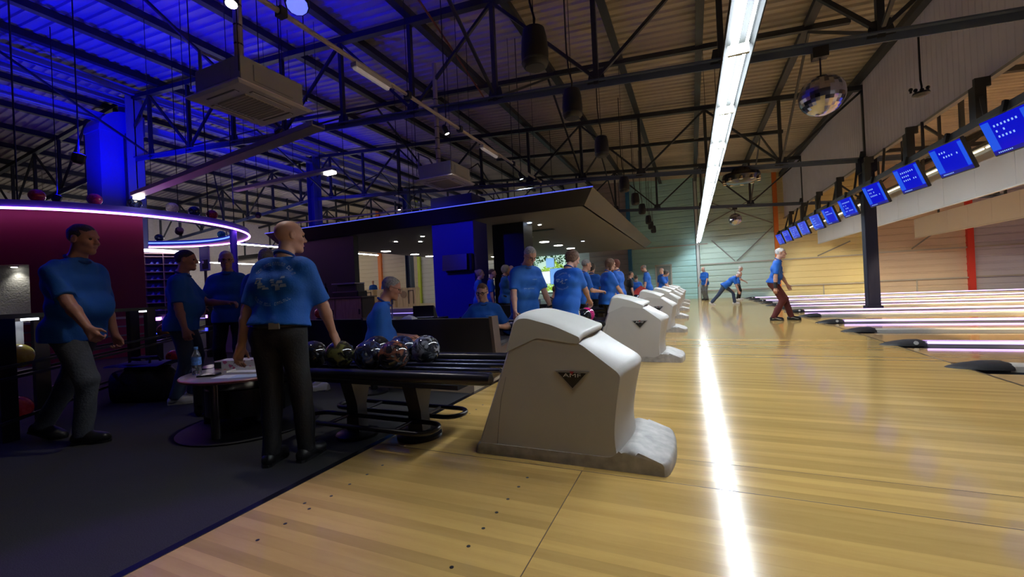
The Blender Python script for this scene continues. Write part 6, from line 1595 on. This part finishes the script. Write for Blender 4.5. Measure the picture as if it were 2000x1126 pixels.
    # ---- shoes
    for j in J:
        Rz = rot_axis('Z', j['yaw']) @ rot_axis('Y', j['pitch']); A_ = j['A']
        def fp(v): return A_ + Rz @ (np.array(v) * s)
        l2 = np.min([fp((-0.1, 0, -0.1)), fp((0.24, 0, 0.05)), fp((0.24, 0, -0.12))], 0) - 0.08; h2 = np.max([fp((-0.1, 0, -0.1)), fp((0.24, 0, 0.05)), fp((0.24, 0, -0.12))], 0) + 0.08
        F = Field(l2, h2, max(h, 0.008))
        F.cone(fp((-0.035, 0, -0.035)), fp((0.0, 0, -0.005)), 0.044*s, 0.046*s, 0.02); F.cone(fp((-0.045, 0, -0.045)), fp((0.16, 0, -0.052)), 0.040*s, 0.036*s, 0.03); F.cone(fp((0.02, 0, -0.02)), fp((0.14, 0, -0.048)), 0.040*s, 0.036*s, 0.03); F.cone(fp((0.10, 0.012, -0.06)), fp((0.10, -0.012, -0.06)), 0.042*s, 0.042*s, 0.03)
        F.keep(fp((0, 0, -0.083)), Rz @ np.array([0, 0, -1.0]))
        V, Q = F.mesh(); so = mesh_obj('shoe', V, Q, SHOE[shoes], root, 1)
        b = MB(); out = [(-0.085, 0.02), (-0.07, 0.036), (0.0, 0.036), (0.10, 0.050), (0.17, 0.038), (0.198, 0.012), (0.198, -0.012), (0.17, -0.038), (0.10, -0.050), (0.0, -0.036), (-0.07, -0.036), (-0.085, -0.02)]
        b.loft([[fp((x*0.99, y, -0.085)) for x, y in out], [fp((x, y*1.02, -0.066)) for x, y in out]]); b.build('sole', M_solew if shoes == 'white' else M_rubber, so, local=True)
    # ---- hair
    if style != 'bald':
        hh = h if h > 0.008 else 0.008
        F = Field(hd((0, 0, 0)) - 0.24*s, hd((0, 0, 0)) + 0.24*s, hh)
        F.ell(hd((-0.014, 0, 0.034)), np.array((0.1025, 0.0795, 0.0905))*s, Mi, 0.02)
        if style in ('bob', 'long', 'bun'):
            F.ell(hd((-0.030, 0, 0.030)), np.array((0.105, 0.096, 0.100))*s, Mi, 0.03)
        if style in ('bob', 'long'):
            dn = -0.055 if style == 'bob' else -0.12
            for sg in (1, -1): F.cone(hd((-0.025, sg*0.066, 0.02)), hd((-0.03, sg*0.070, dn)), 0.034*s, 0.026*s, 0.03)
            F.cone(hd((-0.075, 0, 0.0)), hd((-0.075, 0, dn)), 0.045*s, 0.035*s, 0.04)
        if style == 'bun': F.ell(hd((-0.125, 0, 0.075)), np.array((0.045, 0.045, 0.045))*s, Mi, 0.015); F.cone(hd((-0.06, 0, 0.0)), hd((-0.08, 0, -0.06)), 0.06*s, 0.03*s, 0.03)
        F.wrinkle(0.0022, 70, seed)
        if style == 'short': F.keep(hd((0.066, 0, 0.058)), unit(Mh @ np.array([0.62, 0, -0.55])))
        elif style == 'fringe':
            F.keep(hd((0.02, 0, 0.0)), unit(Mh @ np.array([0.75, 0, -0.35]))); F.keep(hd((0, 0, 0.062)), unit(Mh @ np.array([0.35, 0, 1.0])))
        elif style == 'crop': F.keep(hd((0.060, 0, 0.066)), unit(Mh @ np.array([0.70, 0, -0.55])))
        else: F.keep(hd((0.050, 0, 0.036)), unit(Mh @ np.array([0.9, 0, -0.28])))
        V, Q = F.mesh(); mesh_obj('hair', V, Q, HAIR[hair], root, 1)
    if glasses:
        b = MB(); r_ = 0.0022 if h < 0.01 else 0.004
        for sg in (1, -1):
            c = (0.103, sg*0.032, 0.0); b.tube([hd((c[0]-0.004*abs(math.cos(a)), c[1] + 0.024*math.cos(a), c[2] + 0.018*math.sin(a))) for a in [2*PI*q/14 for q in range(14)]], r_*s, 5, closed=True)
            b.tube([hd((0.098, sg*0.056, 0.006)), hd((0.06, sg*0.078, 0.008)), hd((0.0, sg*0.088, 0.010))], r_*s, 5)
        b.tube([hd((0.106, 0.009, 0.003)), hd((0.109, 0, 0.006)), hd((0.106, -0.009, 0.003))], r_*s, 5)
        b.build('glasses', M_black, root, local=True)
    if watch is not None:
        j = J[watch]; d = unit(j['W'] - j['E']); q = j['W'] - d*0.035*s
        b = MB(); b.tube([q - d*0.012, q + d*0.012], 0.036*s, 14); wt = b.build('wrist_watch', M_black, root, local=True)
        b = MB(); b.tube([q + unit(np.cross(d, fw))*0.030*s, q + unit(np.cross(d, fw))*0.042*s], 0.017*s, 12); b.build('watch_face', M_steel, wt, local=True)
    return dict(root=root, J=J, P=P, up=up, fw=fw, lf=lf, SC=SC, hd=hd, s=s, shirt=shirt_o, Mc=Mc, NB=NB)
def heading(u):
    """direction away from the photographer along column u, as an angle"""
    d = R @ Vector(((u - 1000) / 807.8, 0, 1)); return math.atan2(d.y, d.x)
def standing(u, d, floor_z):
    p = W(u, 563, d); return (p.x, p.y, floor_z)
def project_print(pd, marks, name, m, back=True, lift=0.003):
    """lay flat marks on the shirt: list of polygons in (right, up) metres on the back or chest"""
    o = pd['shirt']; dg = None
    bv = BVHTree.FromPolygons([v.co[:] for v in o.data.vertices], [tuple(p.vertices) for p in o.data.polygons])
    sgn = -1 if back else 1
    org = pd['P'] + pd['up'] * 0.32 * pd['s']
    vs = []; fs = []
    for poly in marks:
        q = []
        for (x, y) in poly:
            lat = pd['lf'] * (-x if back else x)
            a = org + lat + pd['up'] * y + pd['fw'] * sgn * 0.45
            hit = bv.ray_cast(Vector(a), Vector(-pd['fw'] * sgn))
            if hit[0] is None: q = None; break
            q.append(Vector(hit[0]) + Vector(pd['fw'] * sgn) * lift)
        if q: fs.append(tuple(range(len(vs), len(vs) + len(q)))); vs += q
    if not vs: return
    b = MB(); b.add(vs, fs); r = b.build(name, m, o, local=True); r['kind'] = 'stuff'
    return r
def arc_text(rad_x, rad_y, a0, a1, n, hgt, rng, cy=0.0):
    """small letter-like strokes along an arc, as worn print too faint to read"""
    out = []
    for i in range(n):
        if rng.random() < 0.12: continue
        a = math.radians(a0 + (a1 - a0) * (i + 0.5) / n); t = (-math.sin(a), math.cos(a)) if a1 > a0 else (math.sin(a), -math.cos(a)); nrm = (math.cos(a), math.sin(a)) if a1 < a0 else (-math.cos(a), -math.sin(a))
        bx, by = rad_x*math.cos(a), cy + rad_y*math.sin(a); w = abs(math.radians(a1-a0)) * rad_x / n * 0.66
        def q(u, v): return (bx + t[0]*u*w + nrm[0]*v*hgt, by + t[1]*u*w + nrm[1]*v*hgt)
        kind = rng.randrange(4)
        out.append([q(-0.5, -0.5), q(-0.28, -0.5), q(-0.28, 0.5), q(-0.5, 0.5)])
        if kind != 1: out.append([q(-0.28, 0.28), q(0.45, 0.28), q(0.45, 0.5), q(-0.28, 0.5)])
        if kind in (0, 2): out.append([q(0.24, -0.5), q(0.45, -0.5), q(0.45, 0.28), q(0.24, 0.28)])
        if kind in (1, 3): out.append([q(-0.28, -0.5), q(0.45, -0.5), q(0.45, -0.28), q(-0.28, -0.28)])
    return out
M_print = mat('shirt_print', (0.30, 0.40, 0.62), 0.8)
def back_print(pd, sc=1.0, seed=1, n=16):
    r = random.Random(seed)
    mk = arc_text(0.135*sc, 0.120*sc, 150, 25, n, 0.020*sc, r, 0.02) + arc_text(0.145*sc, 0.125*sc, 212, 318, n, 0.018*sc, r, 0.02)
    for i in range(16):
        x = r.uniform(-0.115, 0.115)*sc; y = r.uniform(-0.02, 0.05)*sc; w = r.uniform(0.008, 0.022)*sc; hh = r.uniform(0.004, 0.014)*sc
        mk.append([(x-w, y-hh), (x+w, y-hh*0.6), (x+w*0.8, y+hh), (x-w*0.7, y+hh*0.8)])
    project_print(pd, mk, 'back_print', M_print, True)
def chest_print(pd, seed=1, side=1):
    r = random.Random(seed); mk = []
    for i in range(7): x = 0.075*side + (i-3)*0.011; mk.append([(x-0.004, 0.05+0.002*abs(i-3)), (x+0.004, 0.05), (x+0.004, 0.058), (x-0.004, 0.06)])
    mk += [[(-0.085+0.012*i, -0.07+0.006*math.sin(i)), (-0.078+0.012*i, -0.07), (-0.078+0.012*i, -0.058), (-0.085+0.012*i, -0.06)] for i in range(13) if r.random() > 0.2]
    project_print(pd, mk, 'chest_print', M_print, False)
# ---- the people, one by one
def rad(a): return math.radians(a)
R0 = heading(1000)                 # straight ahead of the photographer, about 113 degrees
RIGHT = R0 - PI/2                  # towards the right of the photograph
# walking man at the left
p1 = person('man with short dark hair in blue polo walking in grey jeans past the storage rack', (-4.80, 1.72, CARPET), RIGHT + rad(4), 1.79, 1.12, 0.55, lean=4, head=(0, 2), ph=0.91, h=0.0075, hem=-0.10,
            feet=((-0.36, 0.09, 4, 0.04, 20), (0.12, -0.09, 0)), hands=((0.10, 0.27, 0.84), (0.36, -0.27, 0.94)), curl=1.05, hair='dark', style='short', trousers='jean', skin=1)
# big man in front, seen from behind, one hand on a ball
p2 = person('bald man seen from behind in printed blue polo, right hand resting on a ball', (-2.58, 1.93, CARPET), R0 + rad(-2), 1.61, 1.06, 0.15, lean=9, side=2, twist=-6, head=(-38, -4), ph=0.945, h=0.0068, hem=0.045, sleeve=0.86,
            feet=((0.0, 0.085, 4), (0.06, -0.125, -10)), hands=((-0.02, 0.27, 0.74), (0.27, -0.245, 0.84)), elbow=(None, (-0.5, -1, 0.1)), curl=0.45, hair='white', style='bald', trousers='black', skin=0)
back_print(p2, 1.15, 4, 20)
b = MB()
b.tube([p2['P'] + (rot_axis('Z', 0) @ np.array([0.118*1.04*math.cos(a), 0.186*1.04*math.sin(a), 0.055])) * p2['s'] for a in [2*PI*q/24 for q in range(24)]], 0.016, 6, closed=True)
b.build('belt', mat('belt_black', (0.02, 0.02, 0.02), 0.3), p2['root'], local=True)
b = MB(); q = p2['P'] + np.array([-0.137, -0.06, 0.055]) * p2['s']; b.box(q[0] - 0.012, q[0], q[1] - 0.035, q[1] + 0.035, q[2] - 0.02, q[2] + 0.02); b.build('belt_tag', mat('belt_tag', (0.25, 0.22, 0.18), 0.4), p2['root'], local=True)
# second man at the left, in profile
p3 = person('stout man in dark blue polo standing in profile behind the bottle, arm bent', standing(352, 4.75, CARPET), RIGHT + rad(22), 1.68, 1.12, 0.6, lean=2, head=(0, 0), h=0.009, hem=-0.10,
            hands=((0.42, 0.12, 1.10), (0.12, -0.30, 0.80)), hair='dark', style='short', trousers='blue', shoes='white', skin=1, curl=0.7)
p4 = person('white-haired man with glasses facing the camera behind the low table', standing(447, 5.6, CARPET), heading(447) + PI + rad(-18), 1.74, 1.0, 0.2, lean=1, head=(18, 4), h=0.009, hem=-0.10,
            hands=((0.20, 0.26, 0.86), (0.30, -0.20, 1.05)), hair='white', style='crop', trousers='black', glasses=True, skin=0)
p5 = person('grey-haired person mostly hidden behind the big bald man', standing(522, 4.75, CARPET), R0 + rad(30), 1.66, 0.95, hair='grey', h=0.012, style='short', trousers='black')
# seated man in profile beyond the bench
sp = standing(722, 4.72, CARPET)
p6 = person('seated man with glasses and cropped grey hair in profile above the black bench', (sp[0], sp[1], CARPET), RIGHT + rad(14), 1.80, 1.12, 0.7, lean=14, head=(0, 4), ph=0.44, sit=True, h=0.009, hem=-0.06,
            feet=((0.50, 0.14, 0), (0.46, -0.14, 0)), hands=((0.40, 0.10, 0.60), (0.34, -0.10, 0.60)), hair='grey', style='crop', trousers='black', glasses=True, skin=1)
# ---- the group around the second rack
p7 = person('seated woman with short brown hair facing the camera by the blue pillar', standing(946, 5.75, CARPET), heading(946) + PI + rad(-12), 1.62, 1.0, 0.2, lean=6, head=(-6, 8), ph=0.44, sit=True, h=0.010, hem=-0.04,
            feet=((0.42, 0.12, 0), (0.42, -0.12, 0)), hands=((0.26, 0.22, 0.62), (0.26, -0.30, 0.60)), hair='brown', style='short', trousers='black', glasses=True, chest=1.06)
chest_print(p7, 3)
p8 = person('woman with pinned-up fair hair in profile behind the seated woman with glasses', standing(934, 10.4, CARPET), RIGHT + rad(-10), 1.58, 0.95, h=0.013, hair='blond', style='bun', trousers='black', chest=1.05)
p9 = person('man with short brown hair looking right beside the blue pillar', standing(957, 10.3, CARPET), RIGHT + rad(4), 1.58, 0.95, h=0.013, hair='brown', style='crop', trousers='black')
p10 = person('woman with grey bob, arms folded, before the black pillar', standing(984, 10.0, CARPET), RIGHT + rad(8), 1.64, 1.05, 0.2, h=0.012, hair='grey', style='bob', trousers='black', hands=((0.22, -0.05, 1.02), (0.20, 0.06, 1.00)), chest=1.06)
p11 = person('man half hidden between the grey-bobbed woman and the tall man', standing(1000, 10.6, CARPET), R0 + PI, 1.66, 1.0, h=0.014, hair='grey', style='fringe', trousers='black')
p11b = person('person leaning forward behind the first hood, arm on knee', standing(992, 7.25, CARPET), RIGHT + rad(-20), 1.6, 1.0, lean=34, ph=0.44, sit=True, h=0.012, hem=-0.05, head=(0, -10), feet=((0.45, 0.12, 0), (0.42, -0.12, 0)), hands=((0.46, 0.16, 0.60), (0.44, -0.14, 0.58)), hair='grey', style='crop', trousers='black')
p12 = person('tall grey-haired man with glasses looking down behind the nearest hood', standing(1024, 5.7, CARPET), heading(1024) + PI + rad(28), 1.66, 1.06, 0.1, lean=9, head=(4, 24), ph=0.91, h=0.0085, hem=-0.11,
            hands=((0.20, 0.30, 0.80), (0.24, -0.28, 0.78)), hair='grey', style='short', trousers='brown', glasses=True, watch=0, curl=0.55)
chest_print(p12, 6)
p13 = person('seated person in dark blue top with short brown hair behind the bending woman', standing(1070, 7.4, CARPET), RIGHT + rad(-8), 1.55, 1.0, lean=10, ph=0.44, sit=True, h=0.012, hem=-0.05, shirt=False, head=(-10, 6), feet=((0.42, 0.12, 0), (0.42, -0.12, 0)), hands=((0.40, 0.14, 0.60), (0.40, -0.14, 0.60)), hair='brown', style='short', trousers='black')
p14 = person('woman with short brown hair seen from behind, reaching for a ball on the second rack', (-1.54, 5.28, 0.0), R0 + rad(-46), 1.52, 1.14, 0.3, lean=11, head=(-22, 14), ph=0.92, h=0.0085, hem=-0.17,
            feet=((0.0, 0.12, 5), (0.05, -0.12, -5)), hands=((0.30, 0.14, 0.72), (0.50, -0.06, 0.76)), elbow=(None, (-0.4, -1, -0.2)), curl=0.6, hair='brown', style='bob', trousers='beige', chest=1.05)
back_print(p14, 0.9, 9, 14)
p15 = person('grey-haired man in profile behind the bending woman', standing(1137, 8.15, CARPET), RIGHT + rad(10), 1.58, 1.05, 0.3, lean=6, h=0.013, hair='grey', style='short', trousers='black', hands=((0.34, 0.1, 0.98), (0.34, -0.1, 0.98)))
p16 = person('woman with dark hair in a bun seen from behind left of the woman with glasses', standing(1156, 10.3, CARPET), R0 + rad(-30), 1.60, 1.0, h=0.012, hair='dark', style='bun', trousers='black', chest=1.05)
p17 = person('woman with long fair-brown hair and glasses, hands on the second hood', standing(1184, 8.35, CARPET), RIGHT + rad(12), 1.58, 1.10, 0.3, lean=6, head=(0, 4), h=0.0095, hem=-0.17, hair='brown', style='long', trousers='black', glasses=True, chest=1.07,
             hands=((0.36, 0.16, 0.76), (0.38, -0.14, 0.74)))
p18 = person('woman with auburn bob facing away beside the woman with glasses', standing(1209, 9.75, CARPET), RIGHT + PI + rad(-40), 1.64, 1.06, 0.1, head=(10, 0), h=0.010, hem=-0.16, hair='red', style='bob', trousers='black', chest=1.05)
p18b = person('person half hidden between the two women at the second hood', standing(1196, 11.5, CARPET), RIGHT, 1.55, 1.0, h=0.015, hair='dark', style='short', trousers='black')
p19 = person('small dark-haired person in blue before the aqua wall', standing(1243, 14.0, CARPET), R0 + rad(-20), 1.34, 0.85, h=0.014, hair='dark', style='short', trousers='black')
p20 = person('bald man turned left at the third hood, head lowered', standing(1267, 15.0, CARPET), RIGHT + PI + rad(-30), 1.72, 1.05, 0.2, lean=6, head=(10, 14), h=0.012, hair='grey', style='fringe', trousers='black')
p21 = person('dark-haired woman bending over beside the far rack', standing(1290, 16.4, CARPET), RIGHT + rad(-30), 1.55, 1.0, lean=16, head=(0, 20), h=0.014, hair='dark', style='bob', trousers='black', chest=1.05, hands=((0.36, 0.12, 0.80), (0.36, -0.12, 0.80)))
p22 = person('grey-haired man standing behind the bending dark-haired woman', standing(1296, 17.6, CARPET), RIGHT + PI + rad(30), 1.66, 1.0, h=0.014, hair='grey', style='fringe', trousers='black')
p23 = person('person in a dark top standing at the blue wall column', standing(1229, 13.0, CARPET), RIGHT, 1.45, 0.95, h=0.015, hair='dark', style='short', trousers='black', shirt=False)
# ---- on the approach
p24 = person('man in grey trousers standing alone before the green end wall', (0.62, 24.0, 0.0), RIGHT + PI + rad(20), 1.70, 1.0, 0.3, head=(0, 8), h=0.013, hair='grey', style='fringe', trousers='grey', hands=((0.2, 0.26, 0.86), (0.16, -0.26, 0.84)))
d0 = R @ Vector(((1438 - 1000) / 807.8, (594 - 563) / 807.8, 1)); g_ = d0 * (-HC / d0.z)
p25 = person('white-haired bowler bending into a throw with one leg stretched back', (g_.x - 0.18, g_.y, 0.0), rad(4), 1.70, 1.05, 0.2, lean=52, head=(0, -20), ph=0.80, pelvis=(-0.22, 0), h=0.010, hem=-0.08,
             feet=((0.14, 0.06, 0), (-0.74, -0.05, 0, 0.02, 25)), hands=((0.30, 0.42, 0.86), (0.26, -0.24, 0.52)), hair='white', style='fringe', trousers='blue', shoes='white')
p26 = person('person in black trousers standing behind the bending bowler', standing(1441, 20.3, 0.0), RIGHT + rad(-30), 1.62, 0.95, lean=10, h=0.014, hair='white', style='short', trousers='black', shoes='white', hands=((0.32, 0.1, 0.9), (0.32, -0.1, 0.9)))
d0 = R @ Vector(((1527 - 1000) / 807.8, (625 - 563) / 807.8, 1)); g_ = d0 * (-HC / d0.z)
p27 = person('white-haired bowler in maroon trousers with a black wrist brace stepping to the foul line', (g_.x, g_.y, 0.0), rad(-6), 1.76, 1.02, 0.25, lean=12, head=(-8, -8), ph=0.875, pelvis=(-0.14, 0), h=0.0085, hem=0.0,
             feet=((0.20, 0.10, 6), (-0.16, -0.08, -4)), hands=((0.18, 0.30, 0.80), (-0.12, -0.30, 0.74)), elbow=((-1, 0.4, -0.2), (-1, -0.4, 0.0)), curl=0.55, hair='white', style='short', trousers='maroon', skin=0)
j = p27['J'][1]; dv = unit(j['W'] - j['E'])
b = MB(); b.tube([j['W'] - dv*0.12, j['W'] - dv*0.06, j['W'] + dv*0.02], [0.044, 0.040, 0.036], 14); wb = b.build('wrist_brace', M_black, p27['root'], local=True, smooth=50)
for k in range(3): b = MB(); b.tube([j['W'] - dv*(0.10 - 0.045*k), j['W'] - dv*(0.088 - 0.045*k)], 0.0465 - 0.002*k, 14); b.build('strap', M_rubber, wb, local=True)
for sh_ in [o for o in p27['root'].children if o.name.startswith('shoe')]:
    m_ = MB(); bb = [Vector(v.co) for v in sh_.data.vertices]; yc = sum(v.y for v in bb) / len(bb); x0 = min(v.x for v in bb); x1 = max(v.x for v in bb); y0 = min(v.y for v in bb) - 0.0015
    z0 = min(v.z for v in bb)
    m_.tube([(x0 + (x1-x0)*0.18, y0 + 0.012, z0 + 0.045), (x0 + (x1-x0)*0.40, y0 + 0.006, z0 + 0.062), (x0 + (x1-x0)*0.62, y0 + 0.004, z0 + 0.040), (x0 + (x1-x0)*0.80, y0 + 0.012, z0 + 0.030)], 0.007, 6); m_.build('white_stripe', M_solew, sh_, local=True)
# ---- two people far off beyond the bar
p28 = person('man leaning on the far cabinets, left one of the pair in the far hall', (-18.6, 20.6, 0.315), heading(829) + PI, 1.66, 1.0, h=0.016, hair='grey', style='fringe', trousers='black', face=False)
p29 = person('dark-haired person beside him in the far hall, next to the blue pillar edge', (-17.7, 20.6, 0.315), heading(842) + PI + 0.8, 1.66, 1.0, h=0.016, hair='dark', style='short', trousers='black', face=False)
# red rounded chair back beyond the crowd
p = W(1256, 556, 13.6); t = thing('red_chair', 'red padded chair with rounded back beyond the third rack', 'chair', (p.x, p.y, CARPET), R0)
b = MB(); rings = []
for i in range(9):
    a = -0.9 + 1.8 * i / 8; rings.append([(0.30*math.cos(a) - 0.1, 0.34*math.sin(a), 0.42), (0.36*math.cos(a) - 0.1, 0.38*math.sin(a), 0.42), (0.38*math.cos(a) - 0.1, 0.40*math.sin(a), 1.02 - 0.25*abs(a)), (0.31*math.cos(a) - 0.1, 0.34*math.sin(a), 1.02 - 0.25*abs(a))])
b.loft(rings); b.build('backrest', mat('chair_red', (0.35, 0.02, 0.02), 0.6), t, local=True, smooth=50)
b = MB(); b.lathe((0, 0, 0.40), [(0.30, 0.0), (0.31, 0.05), (0.28, 0.08), (0.02, 0.09)], 20); b.build('seat', MATS['chair_red'], t, local=True, smooth=40)
for k in range(4):
    a = k * PI/2 + PI/4; b = MB(); b.tube([(0.26*math.cos(a), 0.26*math.sin(a), 0), (0.20*math.cos(a), 0.20*math.sin(a), 0.42)], 0.016, 8); b.build('leg', M_black, t, local=True)
# low stool under the seated man
t = thing('stool', 'low black round stool under the seated man in profile', 'stool', (sp[0], sp[1], CARPET))
b = MB(); b.lathe((sp[0], sp[1], CARPET), [(0.17, 0.27), (0.19, 0.29), (0.19, 0.32), (0.16, 0.335)], 24); b.build('seat', M_seat, t, smooth=40)
b = MB(); b.lathe((sp[0], sp[1], CARPET), [(0.16, 0.0), (0.16, 0.02), (0.04, 0.04), (0.035, 0.27)], 20); b.build('pedestal', M_rack, t, smooth=40)
